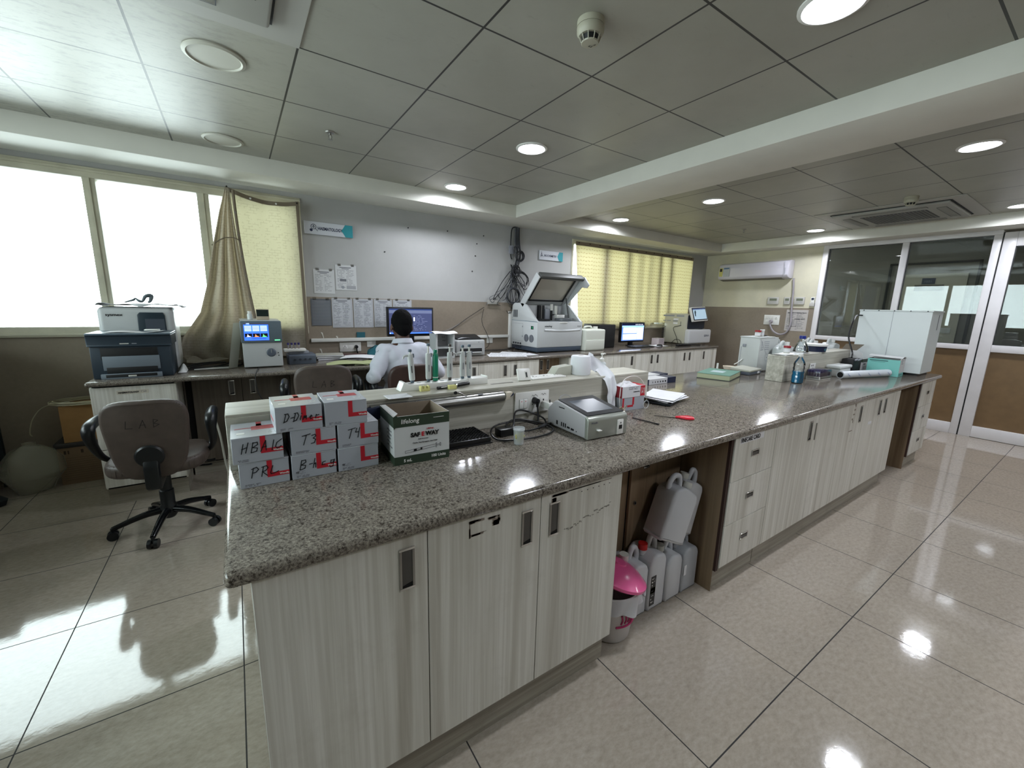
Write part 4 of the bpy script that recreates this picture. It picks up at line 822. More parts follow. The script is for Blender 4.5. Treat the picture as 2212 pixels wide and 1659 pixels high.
t = thing('marker_pen', 'black and silver marker pen lying on the yellow block before the pipette stand', 'pen', (.765, 1.602, ZD + .0105), .10); b = MB(); b.cyl((-.075, 0, -.003), (.02, 0, 0), .0068, BLACK, n=16); b.cyl((.02, 0, 0), (.085, 0, .003), .0080, BLACK, n=16); b.build('barrel', t); b = MB(); b.cyl((.014, 0, 0), (.021, 0, 0), .0084, CHROME, n=16); b.rect(((0, -.0070, 0), (1, 0, 0), (0, 0, 1)), -.06, -.002, -.02, .002, WHITE); b.build('band', t)
t = thing('tile_sample', 'small white card with grey wave lines overhanging the divider behind the syringe carton', 'card', (.505, 1.535, 1.0467)); b = MB(); b.box(-.048, .045, -.025, .045, 0, .002, PAPER); b.strokes(FZ(0, 0, .002), [[(-.045 + .01 * i, yy + .003 * (-1) ** i) for i in range(10)] for yy in (-.015, -.003, .009, .021, .033)], .0012, GREY); b.build('card', t)
t = thing('desk_thermometer', 'tilted white display seen from behind on the divider beside the paper roll', 'display', (1.155, 1.60, ZD), -.12)
b = MB(); b.box(-.036, .036, -.006, .006, 0, .062, WHITE, bev=.005); b.xf(Matrix.Translation((0, .005, .001)) @ Matrix.Rotation(-.42, 4, 'X')); b.build('casing', t)
b = MB(); b.prism([(.004, .012), (.018, .012), (.018, .046), (.004, .046)], 'y', -.0075, -.004, OFFW); b.rect(FX(0, -.0078, 0), .007, .015, .015, .040, BLACK); b.xf(Matrix.Translation((0, .005, .001)) @ Matrix.Rotation(-.42, 4, 'X')); b.build('stand', t)
t = thing('ruler', 'thin steel strip lying along the divider top left of the white display', 'ruler', (1.02, 1.60, ZD + .0003)); b = MB(); b.box(-.06, .06, -.005, .005, 0, .0015, STEEL); b.build('strip', t)
# paper roll with its tail
TIS = mat('white_tissue', '#d4d5da', .85, bump=.4, nscale=60)
t = thing('tissue_roll', 'white tissue roll standing on the near divider with a crumpled tail hanging down', 'tissue roll', (1.555, 1.64, ZD))
b = MB(); b.lathe([(.018, .0), (.054, .001), (.056, .006), (.0555, .06), (.053, .098), (.050, .102), (.022, .103), (.018, .10), (.018, .0)], TIS, n=40); b.build('roll', t)
b = MB(); b.lathe([(.0175, .002), (.0182, .002), (.0182, .101), (.0175, .101)], CARDI, n=20); b.build('core', t)
b = MB()
def tail(u, v):
    P = [(.048, .0, .085), (.068, -.02, .062), (.088, -.07, .035), (.098, -.130, -.01), (.102, -.150, -.07), (.100, -.155, -.125), (.092, -.16, -.172)]
    k = min(int(u * 6), 5); f = u * 6 - k; A = Vector(P[k]) * (1 - f) + Vector(P[k + 1]) * f
    W = Vector((.6, .15, 1)).normalized() if u < .3 else Vector((.9, .0, .35)).normalized()
    wd = .065 + .01 * math.sin(5 * u)
    return A + W * (v - .5) * wd * (1 if u > .1 else 1.2) + Vector((.0, -1, .0)) * (.008 * math.sin(v * 11 + u * 6) * u + .004 * math.sin(u * 23 + v * 5))
b.grid(tail, 40, 18, TIS, thick=.0007); b.build('tail', t)
t = thing('pump_bottle', 'white hand sanitiser pump bottle standing behind the divider', 'bottle', (1.745, 1.665, ZD))
b = MB(); b.lathe([(.0001, 0), (.028, .001), (.030, .006), (.030, .040), (.026, .050), (.014, .056), (.0001, .057)], mat('translucent_white_bottle', '#c8cfd0', .3), n=28, sy=.7); b.build('body', t)
b = MB(); b.lathe([(.0001, .055), (.013, .056), (.013, .072), (.007, .078), (.004, .080), (.004, .096), (.0001, .096)], WHITE, n=20); b.box(-.008, .012, -.006, .006, .095, .105, WHITE, bev=.003); b.tube([(.008, 0, .102), (.02, 0, .103), (.027, 0, .098)], .003, WHITE, n=8); b.build('pump', t)
t = thing('grey_tray_lid', 'grey wedge shaped plastic lid on the divider behind the tissue roll', 'lid', (1.44, 1.675, ZD), 0); b = MB(); b.prism([(-.07, 0), (-.035, .045), (.06, .052), (.07, 0)], 'y', -.03, .03, mat('putty_grey', '#a7a89c', .5), bev=.002); b.build('lid', t)
ZB = .8604
GW = mat('instrument_white', '#b9bcbd', .42, noise=.03, nscale=5); GWY = mat('instrument_cream', '#b7b6a8', .45, noise=.03, nscale=5); PETROL = mat('petrol_black_plastic', '#1d2c36', .4)
DUST = mat('dusty_dark_cloth', '#4a4c4e', .8, noise=.3, nscale=12)
def screen(color, s): return mat('screen_' + color, color, .2, emit=color, estr=s)
# ---- large analyser behind the printer
t = thing('haematology_analyser', 'large rounded white analyser with a dark touch panel standing behind the dark printer', 'analyser', (-.60, 4.20, ZB))
b = MB(); b.box(-.21, .21, -.18, .13, 0, .468, GW, bev=.035, seg=5); b.build('body', t)
b = MB(); b.prism([(.0, .10), (.165, .10), (.160, .41), (.150, .432), (.02, .432), (.005, .415)], 'y', -.187, -.176, PETROL, bev=.003); b.rect(FX(0, -.187, 0), .045, .30, .155, .385, mat('dull_screen', '#454b55', .28), d=.001); b.build('touch_panel', t)
text('sysmex', FX(-.165, -.181, .405), .028, INK, t, 'brand_lettering', bold=.0004, width=1.1)
b = MB(); b.rect(((.2105, -.12, 0), (0, 1, 0), (0, 0, 1)), 0, .06, .24, .36, OFFW); b.build('side_panel', t)
o = MB(); o.grid(lambda u, v: (-.83 + .50 * u, 4.02 + .36 * v, 1.346 + .006 * math.sin(9 * u + 4 * v) + .006 * math.sin(21 * u) * (v < .4) - .012 * (abs(u - .5) > .46)), 30, 12, DUST, thick=.002); o = o.build('dust_cover'); tag(o, 'crumpled dark dust sheet draped over the large white analyser', 'cloth')
t = thing('cable_tie_bundle', 'small folded dark strap lying on the dust sheet of the large analyser', 'strap', (-.565, 4.10, 1.362)); b = MB(); b.tube([(-.10, 0, .0), (-.05, 0, .018), (-.04, .01, .03), (-.02, 0, .012), (.0, 0, .01), (.02, .0, .045), (.05, .01, .05), (.045, 0, .015), (.03, 0, .0)], [.004, .008, .004, .01, .008, .012, .016, .010, .006], mat('slate_strap', '#5a656c', .6), n=8); b.build('strap', t); t.name = 'strap'
# ---- dark multifunction printer
DP = mat('printer_blue_black', '#28343f', .4); DPL = mat('printer_grey', '#6e7882', .45)
t = thing('multifunction_printer', 'dark blue-black multifunction printer with a grey paper tray at the bench end', 'printer', (-.605, 3.86, ZB))
b = MB(); b.box(-.205, .205, -.140, .15, 0, .215, DP, bev=.006)
b.build('body', t)
b = MB(); b.prism([(-.155, .215), (-.145, .222), (-.150, .285), (-.165, .29), (.15, .29), (.15, .215)], 'x', -.215, .215, DP, bev=.006, seg=3); b.build('scanner_unit', t)
b = MB(); b.box(-.216, .216, -.15, .15, .288, .302, mat('scanner_lid', '#5b6873', .35), bev=.006, seg=3); b.build('scanner_lid', t)
b = MB(); b.box(-.155, .135, -.1425, -.1385, .125, .205, BLACKM, bev=.004); b.rect(FX(0, -.167, 0), -.05, .232, -.005, .238, OFFW); b.rect(FX(0, -.167, 0), .01, .232, .035, .237, GREY); b.build('output_slot', t)
b = MB(); b.box(-.15, .14, -.1445, -.139, .055, .15, DPL, bev=.003); b.box(-.135, .125, -.146, -.141, .035, .075, BLACKM, bev=.002); b.box(-.165, .145, -.165, -.145, .0, .034, DPL, bev=.003); b.box(-.14, .12, -.1665, -.16, .010, .030, BLACKM, bev=.002); b.box(-.03, .012, -.168, -.164, .012, .022, OFFW, bev=.001); b.build('paper_tray', t)
o = MB(); o.grid(lambda u, v: (-.74 + .30 * u, 3.735 + .20 * v, 1.1645 + .006 * u * (1 - v) + .004 * math.sin(7 * u)), 12, 6, PAPER, thick=.0008); tag(o.build('paper_sheet'), 'white sheet lying on the lid of the dark printer', 'paper')
o = MB(); o.box(-.53, -.45, 3.74, 3.79, 1.176, 1.185, WHITE, bev=.002); tag(o.build('control_pad'), 'small pale pad on the right front corner of the dark printer lid', 'pad')
# ---- curtains
CUR = m_fabric('cream_curtain', '#b5aea0', '#979073', .45, pattern='obj'); CURF = m_fabric('cream_curtain_fold', '#b2aa9c', '#84775e', .28, pattern='obj'); HEM = m_fabric('curtain_hem', '#8a7f70', '#4a3c2c', .25)
t = thing('window_curtain', 'cream patterned curtain nailed over the first window and gathered to one side', 'curtain', (.3, 4.44, .87))
cx, cy, cz = .3, 4.44, .87
b = MB()
def ct(u, v):                                   # v 0 top..1 bottom
    xl = .030 + .10 * v ** 1.4; xr = .565 + .01 * v
    x = xl + (xr - xl) * u; top = 2.325 - .20 * u * (1 - u) * .9 - .035 * u; z = top * (1 - v) + .885 * v
    return (x - cx, cy - .028 - .018 * math.sin(u * 9 + v * 2) * (1 - u) - .004 * math.sin(u * 21) - cy, z - cz)
b.grid(ct, 40, 40, CUR); b.build('flat_panel', t)
b = MB(); b.grid(lambda u, v: (ct(u, 0)[0], ct(u, 0)[1] - .003, ct(u, 0)[2] - .035 * v + .003), 30, 1, HEM); b.grid(lambda u, v: (ct(1, v)[0] - .025 * u, ct(1, v)[1] - .003, ct(1, v)[2]), 1, 30, HEM); b.build('hem', t)
b = MB()
LX = [(0, .018), (.15, -.045), (.35, -.115), (.55, -.175), (.72, -.245), (.86, -.375), (.95, -.41), (1, -.36)]
def interp(T, v):
    for (a, p), (c, q) in zip(T, T[1:]):
        if v <= c: return p + (q - p) * (v - a) / (c - a)
    return T[-1][1]
def fold(u, v):
    xl = interp(LX, v); xr = .045 + .055 * v + .10 * v * v
    x = xl + (xr - xl) * u; z = 2.33 * (1 - v) + .885 * v - .02 * u * (1 - v)
    amp = .035 * min(1, v * 2.2) ; ph = u * 22 + 2.5 * v * (1 - u)
    return (x - cx + .010 * math.sin(ph * .8 + 1) * v, -.055 - amp * (1 + math.sin(ph)) - .05 * math.sin(PI * u) * v - .03 * v * v, z - cz)
b.grid(fold, 90, 50, CURF); b.build('gathered_fold', t)
b = MB(); b.grid(lambda u, v: (.058 + .022 * u + .11 * v * v + .015 * v - cx, -.075 - .12 * v - .01 * math.sin(u * 3), 2.30 * (1 - v) + .9 * v - cz), 3, 30, HEM); b.build('hem_strip', t)
b = MB(); b.grid(lambda u, v: (-.36 + .37 * u - cx, -.16 - .10 * v + .02 * math.sin(9 * u) - .0, .0 + .022 + .018 * math.sin(13 * u + 3 * v) * (1 - v) + .012 * math.cos(8 * v + 6 * u) + .01 * (1 - v)), 40, 12, CURF); b.build('trailing_cloth', t)
b = MB()
for k, v in enumerate((.13, .26, .385, .50, .625, .745, .86)):
    x = .069 + .11 * v * v + .015 * v - cx; z = 2.30 * (1 - v) + .9 * v - cz; y = -.077 - .12 * v
    b.lathe([(.006, 0), (.009, 0), (.009, .002), (.006, .002)], CHROME, n=14); kk = len(b.v) - 56
    for i in range(kk, len(b.v)): a_, b_, c_ = b.v[i]; b.v[i] = (x + a_, y - .004 - c_, z + b_)
for u in (.30, .66):
    p = ct(u, 0.012); b.lathe([(.0001, 0), (.008, 0), (.008, .002), (.0001, .002)], WHITE, n=14); kk = len(b.v) - 56
    for i in range(kk, len(b.v)): a_, b_, c_ = b.v[i]; b.v[i] = (p[0] + a_, p[1] - .006 - c_, p[2] + b_)
b.build('eyelets', t)
b = MB(); b.cyl((.028 - cx, .03, 2.325 - cz), (.028 - cx, -.07, 2.325 - cz), .006, BLACKM, n=8); b.cyl((.55 - cx, .03, 2.275 - cz), (.55 - cx, -.045, 2.275 - cz), .006, BLACKM, n=8); b.build('nails', t)
b = MB(); b.tube([(-.115 - .0 - cx, -.09, 1.84 - cz), (-.03 - cx, -.125, 1.90 - cz), (.05 - cx, -.125, 1.91 - cz), (.085 - cx, -.125, 1.885 - cz)], .004, HEM, n=6); b.build('tie_back', t)
t = thing('window_curtain', 'wide yellowed curtain with printed wavy lines nailed across the second window', 'curtain', (5.35, 4.44, 1.1))
CUR2 = m_fabric('yellow_line_curtain', '#b3aa92', '#a89c70', .45)
tt = NT(CUR2); 
# printed rows of short wavy dashes
tc = tt.new('ShaderNodeTexCoord'); sp_ = tt.new('ShaderNodeSeparateXYZ'); tt.link(tc.outputs['Object'], sp_.inputs[0])
row = tt.math('FRACT', tt.math('ADD', tt.math('MULTIPLY', sp_.outputs[2], 19), tt.math('MULTIPLY', tt.math('SINE', tt.math('MULTIPLY', sp_.outputs[0], 90)), .10)))
dash = tt.math('GREATER_THAN', tt.math('FRACT', tt.math('MULTIPLY', sp_.outputs[0], 20)), .3)
k_ = tt.math('MULTIPLY', tt.math('MULTIPLY', tt.math('LESS_THAN', row, .22), dash), .55)
for nd in list(tt.n):
    if nd.bl_idname in ('ShaderNodeBsdfDiffuse', 'ShaderNodeBsdfTranslucent'):
        src = nd.inputs[0].links[0].from_socket; tt.link(tt.mix(k_, src, lin('#7d6c44')), nd.inputs[0])
cx = 5.35; cz = 1.1
b = MB(); SEG = [(3.965, .03), (4.60, -.01), (5.08, .0), (5.37, .0), (5.61, .0), (5.84, .0), (6.12, .0), (6.715, -.03)]
def cw(u, v):
    x = 3.97 + (6.715 - 3.97) * u; z0 = 2.29 - .015 * math.sin(u * 40) * .3; zb = 1.13 + .06 * (u > .62)
    sx = (.13 * (1 - u) ** 3 - .02 * u ** 6) * v                      # the left edge pulls inwards, the right edge hangs free
    f = .010 * math.sin(u * 46) + .006 * math.sin(u * 97 + 1) + .02 * v * math.sin(u * 23 + 1.2 * v) * (1 - u) * 1.2
    return (x + sx * (1.0) - cx, .004 - .030 + f * (.35 + .65 * v) - .015 * v, z0 * (1 - v) + zb * v - cz)
b.grid(cw, 140, 30, CUR2); b.build('cloth', t)
b = MB(); b.grid(lambda u, v: (cw(u, 0)[0], cw(u, 0)[1] - .004, 2.30 - .05 * v - cz), 60, 1, HEM); b.build('hem', t)
b = MB()
for k in range(14): p = cw(.02 + k * .0735, 0); b.cyl((p[0], .03, 2.283 - cz), (p[0], p[1] - .012, 2.283 - cz), .007, BLACKM, n=8)
b.build('nails', t)
# ---- benchtop cell counter
t = thing('blood_cell_counter', 'grey-white bench cell counter with a lit blue screen and a round sample port', 'analyser', (.165, 4.03, ZB), -.02)
b = MB(); b.box(-.137, .137, -.17, .20, .008, .383, GW, bev=.008, seg=3); b.build('body', t)
b = MB(); b.box(-.142, .142, -.186, -.165, .205, .378, mat('bezel_grey_blue', '#5c6a73', .4), bev=.008, seg=3); bz = b.build('screen_bezel', t)
b = MB(); F = FX(0, -.187, 0); b.rect(F, -.118, .225, .050, .362, screen('#2c58e8', 1.4)); sc = b.build('display', t)
b = MB(); F = FX(0, -.1877, 0); LB = screen('#9fc0ff', 1.5); b.rect(F, -.118, .350, .050, .362, screen('#3c4046', .5)); b.rect(F, -.10, .351, -.078, .361, LB)
for i in range(4):
    for j in range(3): b.rect(F, -.112 + j * .053, .333 - i * .0115, -.066 + j * .053, .340 - i * .0115, LB)
for j, c in enumerate(('#b9c8ff', '#e07a50', '#58e070')):
    x = -.113 + j * .053; b.rect(F, x, .250, x + .049, .280, screen('#10131c', .3)); b.prism([(x + .004, .252), (x + .014, .254), (x + .019, .275), (x + .026, .262), (x + .044, .253)], 'y', -.1892, -.1885, screen(c, 1.3))
b.rect(F, -.07, .236, .03, .241, screen('#203a9a', 1)); b.build('screen_content', sc)
b = MB(); b.rect(FX(0, -.1865, 0), .088, .222, .126, .227, screen('#5cf08c', 2.0)); b.build('status_light', t)
b = MB(); b.lathe([(.0001, .012), (.026, .010), (.030, .004), (.034, 0)], SLATE, n=32); b.xf(Matrix.Translation((.058, -.170, .122)) @ Matrix.Rotation(PI / 2, 4, 'X')); b.box(.057, .059, -.183, -.178, .122, .150, OFFW); b.build('sample_port', t)
b = MB(); b.strokes(FX(0, -.1712, 0), [[(.02, .095), (.02, .158), (.092, .158)], ], .0012, GREY); b.prism([(.100, .115), (.112, .115), (.106, .126)], 'y', -.1716, -.1705, INK); b.prism([(.103, .094), (.115, .094), (.109, .105)], 'y', -.1716, -.1705, INK); b.build('marks', t)
t = thing('sample_tube_leg', 'x', 'y'); bpy.data.objects.remove(t)
t = thing('small_bottle', 'small white capped bottle on top of the cell counter', 'bottle', (.095, 3.93, ZB + .384)); b = MB(); b.lathe([(.0001, 0), (.017, .001), (.018, .006), (.018, .042), (.012, .050)], mat('translucent_white_bottle', '#c8cfd0', .3), n=20); b.build('body', t); b = MB(); b.cyl((0, 0, .048), (0, 0, .068), .014, WHITE, n=20); b.build('cap', t)
t = thing('digital_thermometer', 'small white display unit with a dark screen standing on the cell counter', 'display', (.183, 3.92, ZB + .384)); b = MB(); b.box(-.045, .045, -.012, .012, 0, .085, mat('beige_plastic', '#b5a893', .45), bev=.004); b.build('casing', t); b = MB(); b.rect(FX(0, -.012, 0), -.041, .028, .041, .081, mat('dark_screen', '#1e2a28', .2)); b.build('display', t)
t = thing('folded_card', 'flat pale card lying at the left on top of the cell counter', 'card', (.06, 3.99, ZB + .384)); b = MB(); b.box(-.04, .02, -.03, .03, 0, .004, OFFW); b.build('card', t)
# ---- agitator with four knobs and tray of tubes
t = thing('tube_mixer', 'grey mixer box with four dark knobs beside the cell counter', 'mixer', (.455, 4.05, ZB), .03); b = MB(); b.prism([(-.095, .0), (-.10, .075), (-.085, .085), (.09, .085), (.09, 0)], 'x', -.105, .105, SLATE, bev=.004); b.box(-.09, .06, -.05, .09, .085, .11, GREY, bev=.003); b.build('body', t)
b = MB()
for k in range(4): b.cyl((-.062 + k * .040, -.094, .042), (-.062 + k * .040, -.108, .042), .0085, DKGREY, n=16)
b.build('knobs', t)
t = thing('tube_tray', 'white foam tray carrying purple capped tubes on the grey mixer', 'tray', (.405, 4.0, ZB + .110)); b = MB(); b.box(-.085, .085, -.03, .05, 0, .024, WHITE, bev=.006); b.build('tray', t)
tb = None
for k in range(4):
    if tb is None:
        tb = thing('sample_tube', 'purple capped sample tube in the white foam tray, one of a row of four', 'tube', (.355, 3.99, ZB + .112), group='purple capped tubes on the mixer'); b = MB(); b.lathe([(.0001, .022), (.006, .023), (.0066, .03), (.0066, .058)], CUPM, n=14); b.lathe([(.0001, .0235), (.0055, .0245), (.0055, .038), (.0001, .038)], mat('blood_red', '#7c2a30', .5), n=12); b.build('tube', tb); b = MB(); b.cyl((0, 0, .056), (0, 0, .074), .0088, mat('violet_plastic', '#39306e', .45), n=16); b.build('cap', tb)
    else: dup(tb, (.355 + k * .027, 3.99 - .001 * k, ZB + .112))
# ---- registers, papers, bag
LIME = mat('pale_lime_paper', '#a3a97e', .75, noise=.06, nscale=14)
t = thing('notebook_stack_lower', 'x', 'y'); bpy.data.objects.remove(t)
for k, (c, w, lab) in enumerate((('#56565a', .26, 'dark bound notebook lowest of the pile behind the mixer'), ('#8d8d86', .25, 'grey notebook in the middle of the pile behind the mixer'), ('#a5a49a', .24, 'pale notebook topmost of the pile behind the mixer'))):
    t = thing('notebook', lab, 'notebook', (.72, 4.22, ZB + k * .0165), .1 - .12 * k, group='notebooks piled behind the mixer'); b = MB(); b.box(-w / 2, w / 2, -.09, .09, 0, .016, mat('notebook_%d' % k, c, .6), bev=.002); b.build('cover', t); b = MB(); b.box(-w / 2 + .004, w / 2 + .001, -.091, .086, .003, .013, PAPER); b.build('pages', t)
t = thing('register', 'dark red ledger lying open side down behind the notebooks', 'ledger', (.93, 4.32, ZB), -.25); b = MB(); b.box(-.16, .16, -.10, .10, 0, .022, mat('maroon_cover', '#4a2a28', .6), bev=.002); b.build('cover', t); b = MB(); b.box(-.155, .161, -.101, .095, .004, .018, PAPER); b.build('pages', t)
for k, lab in enumerate(('pale lime register lying at the front edge of the bench left of the seated person', 'pale lime open register pages beside the seated person')):
    o = MB(); o.grid(lambda u, v: (-.17 + .34 * u, -.11 + .22 * v, .004 + .020 * (1 - (2 * u - 1) ** 2) * (1 if k == 0 else .6) + .002 * math.sin(9 * u + 5 * v)), 20, 6, LIME, thick=.004); o = o.build('register'); o.location = ((.79, 3.79, ZB), (1.02, 3.76, ZB))[k]; o.rotation_euler = (0, 0, (-.15, -.25)[k]); tag(o, lab, 'ledger')
o = MB(); o.grid(lambda u, v: (-.16 + .30 * u, -.12 + .24 * v, .028 + .010 * math.sin(3 * u)), 10, 6, PAPER, thick=.001); o = o.build('paper_sheet'); o.location = (.96, 4.05, ZB); o.rotation_euler = (0, 0, -.4); tag(o, 'white sheet with faint ruling lying above the lime registers', 'paper')
t = thing('plastic_bag', 'crumpled teal plastic bag behind the elbow of the seated person', 'bag', (1.17, 4.18, ZB)); b = MB(); r = random.Random(3)
b.lathe([(.0001, 0), (.08, .004), (.10, .03), (.09, .07), (.05, .10), (.02, .115), (.0001, .12)], mat('teal_bag', '#1c5560', .4, bump=.6, nscale=20), n=14, sx=1.1, sy=.7)
b.v = [(x + r.uniform(-.012, .012), y + r.uniform(-.01, .01), max(.001, z + r.uniform(-.012, .012))) for x, y, z in b.v]; b.build('bag', t)
# ---- monitor
def monitor(loc, w, h, zlow, label, content, rz=0, base=.11):
    t = thing('computer_monitor', label, 'monitor', loc, rz); b = MB(); b.box(-w / 2, w / 2, -.02, .025, zlow, zlow + h, BLACK, bev=.006); b.box(-w / 2 + .05, w / 2 - .05, .02, .05, zlow + .04, zlow + h - .04, BLACKM, bev=.01); b.build('casing', t)
    b = MB(); b.box(-.04, .04, .0, .035, .008, zlow + .05, BLACK, bev=.005); b.lathe([(.0001, 0), (base, .001), (base, .008), (.04, .016), (.0001, .018)], BLACK, n=28, sy=.75); b.build('stand', t)
    m = .018; b = MB(); F = FX(0, -.0205, 0); b.rect(F, -w / 2 + m, zlow + m + .008, w / 2 - m, zlow + h - m, content[0]); d = b.build('display', t)
    b = MB(); F = FX(0, -.0212, 0); content[1](b, F, -w / 2 + m, zlow + m + .008, w / 2 - m, zlow + h - m); b.build('screen_content', d); return t
def c_a(b, F, x0, y0, x1, y1):
    b.rect(F, x0, y0, x1, y0 + .014, screen('#3a66c8', 1.0)); b.rect(F, x0, y1 - .012, x1, y1, screen('#20305c', .8)); b.rect(F, x0, y1 - .045, x1, y1 - .013, screen('#5c6480', .55)); b.rect(F, x1 - .16, y0 + .115, x1 - .150, y0 + .150, screen('#e8ecff', 1.2)) if False else None
    fake_rows(b, F, x0 + .26, x1 - .02, y1 - .06, y0 + .03, 11, .003, screen('#8088a8', .5), dens=.6, seed=4); fake_rows(b, F, x0 + .02, x0 + .20, y1 - .02, y1 - .04, 2, .003, screen('#b0b8d0', .6), seed=5); b.rect(F, x0 + .26, y0 + .13, x0 + .272, y0 + .17, screen('#e8ecff', 1.3)); b.rect(F, x0 + .003, y0 + .003, x0 + .015, y0 + .012, screen('#c8e0ff', 1.2))
monitor((1.53, 4.22, ZB), .50, .30, .205, 'wide black computer monitor in front of the seated person', (screen('#3a4060', .55), c_a), base=.10)
def c_b(b, F, x0, y0, x1, y1):
    b.rect(F, x0, y1 - .030, x1, y1, screen('#0c1230', .5)); b.rect(F, x0, y1 - .055, x1, y1 - .031, screen('#8ab0e8', 1)); L = screen('#e6ecfa', 1.25)
    b.rect(F, x0 + .03, y0 + .11, x1 - .16, y1 - .06, L); b.rect(F, x0 + .03, y0 + .015, x1 - .16, y0 + .095, L); b.rect(F, x1 - .15, y0 + .015, x1 - .01, y1 - .06, L)
    fake_rows(b, FX(0, -.0218, 0), x0 + .035, x1 - .165, y1 - .065, y0 + .115, 4, .002, screen('#7080b0', .8), seed=6); fake_rows(b, FX(0, -.0218, 0), x1 - .145, x1 - .02, y1 - .07, y0 + .03, 8, .002, screen('#8090b8', .8), seed=7)
    for k in range(5): b.rect(FX(0, -.0218, 0), x1 - .19 + k * .036, y1 - .022, x1 - .175 + k * .036, y1 - .008, screen('#d8e0f8', 1))
monitor((4.92, 4.13, ZB), .52, .295, .055, 'black monitor with a lit white and blue window on the far bench', (screen('#5a7cc0', .9), c_b), rz=0, base=.09)
t = thing('keyboard', 'black keyboard in front of the far bench monitor', 'keyboard', (4.90, 3.92, ZB), .02); b = MB(); b.prism([(-.07, 0), (-.07, .008), (.07, .02), (.07, 0)], 'x', -.22, .22, BLACK, bev=.003); b.build('body', t)
b = MB()
for j in range(5):
    for i in range(15): b.box(-.205 + i * .0275, -.205 + i * .0275 + .023, -.058 + j * .024, -.058 + j * .024 + .020, .009 + j * .002, .016 + j * .002, DKGREY)
b.build('keys', t)
t = thing('mouse', 'black computer mouse on crumpled paper at the far bench', 'mouse', (5.30, 3.90, ZB + .004)); b = MB(); b.lathe([(.0001, .03), (.02, .026), (.03, .014), (.032, 0)], BLACK, n=24, sx=1.0, sy=1.6); b.build('body', t)
o = MB(); o.grid(lambda u, v: (5.20 + .26 * u, 3.86 + .18 * v, ZB + .003 + .008 * abs(math.sin(5 * u + 4 * v)) * v), 12, 8, PAPER, thick=.0008); tag(o.build('paper_sheet'), 'crumpled white paper under the black mouse on the far bench', 'paper')
# ---- tissue/rack box with handwriting, small laser printer, sheets
t = thing('document_rack', 'white stand with handwritten notes on its back wall beside the seated person', 'rack', (1.76, 3.93, ZB))
b = MB(); b.box(-.105, -.085, -.08, .08, 0, .25, GW); b.box(.085, .105, -.08, .08, 0, .25, GW); b.box(-.085, .085, .06, .08, 0, .25, mat('grey_card', '#8f9090', .7)); b.box(-.085, .085, -.08, .06, .10, .112, GW); b.box(-.085, .085, -.08, .06, 0, .01, GW); b.build('frame', t)
b = MB(); b.grid(lambda u, v: (-.125 + .25 * u, -.11 + .19 * v, .252 + .018 * math.sin(PI * v) + .004 * math.sin(8 * u)), 10, 8, PAPER, thick=.002); b.build('top_sheet', t)
b = MB()
for i, w in enumerate(('1=BB', '2=501', '3=421', '4=BSL', '5=nA')): hand(b, w, FX(-.08, .0595, .218 - i * .022), .017, INK, w=.002, adv=.8)
hand(b, 'Tg in', FX(.02, .0595, .20), .014, INK, w=.002); hand(b, 'dangs', FX(.02, .0595, .165), .014, INK, w=.002); b.build('handwriting', t)
t = thing('laser_printer', 'small black and white laser printer on the window bench', 'printer', (2.09, 4.03, ZB), -.04)
b = MB(); b.box(-.17, .17, -.13, .13, 0, .175, mat('printer_white', '#a9abab', .45), bev=.02, seg=4); b.build('body', t)
b = MB(); b.prism([(-.10, .176), (-.11, .183), (.05, .225), (.125, .215), (.125, .176)], 'x', -.15, .14, BLACK, bev=.004); b.box(-.13, .13, -.1325, -.12, .045, .085, BLACKM, bev=.003); b.box(-.11, .12, -.16, -.128, .035, .047, mat('printer_white', '#a9abab', .45), bev=.003); b.build('paper_path', t)
b = MB(); b.strokes(FX(0, -.131, 0), [[(-.14, .02), (-.14, .13), (.14, .13), (.14, .02)]], .002, GREY); b.cyl((.09, -.13, .15), (.09, -.133, .15), .006, GREY, n=12); b.build('front_lines', t)
o = MB(); o.grid(lambda u, v: (1.86 + .16 * u, 3.93 + .14 * v, ZB + .186 + .01 * math.sin(3 * u)), 6, 4, PAPER, thick=.001); o.v = [(x + .08, y, z) for x, y, z in o.v]; tag(o.build('paper_sheet'), 'white sheet lying on top of the small laser printer', 'paper')
r = random.Random(9)
for k in range(5):
    o = MB(); o.box(-.105, .105, -.148, .148, 0, .0008, PAPER); F = FZ(0, 0, .0008); fake_rows(o, F, -.09, .09, .13, -.12, 14, .003, PRINT, seed=k); o = o.build('paper_sheet'); o.location = ((2.42, 3.82, ZB), (2.55, 3.78, ZB + .001), (2.50, 3.92, ZB + .002), (2.70, 3.80, ZB + .003), (2.66, 3.95, ZB + .004))[k]; o.rotation_euler = (0, 0, 1.2 + r.uniform(-.4, .4)); tag(o, ('printed sheet at the left of the fan of papers beside the large analyser', 'printed sheet lying partly under others in the fan of papers beside the large analyser', 'printed sheet second from the left at the back of the fan of papers', 'printed sheet at the right front of the fan of papers by the large analyser', 'printed sheet at the back right of the fan of papers by the large analyser')[k], 'paper', 'printed sheets beside the large analyser')
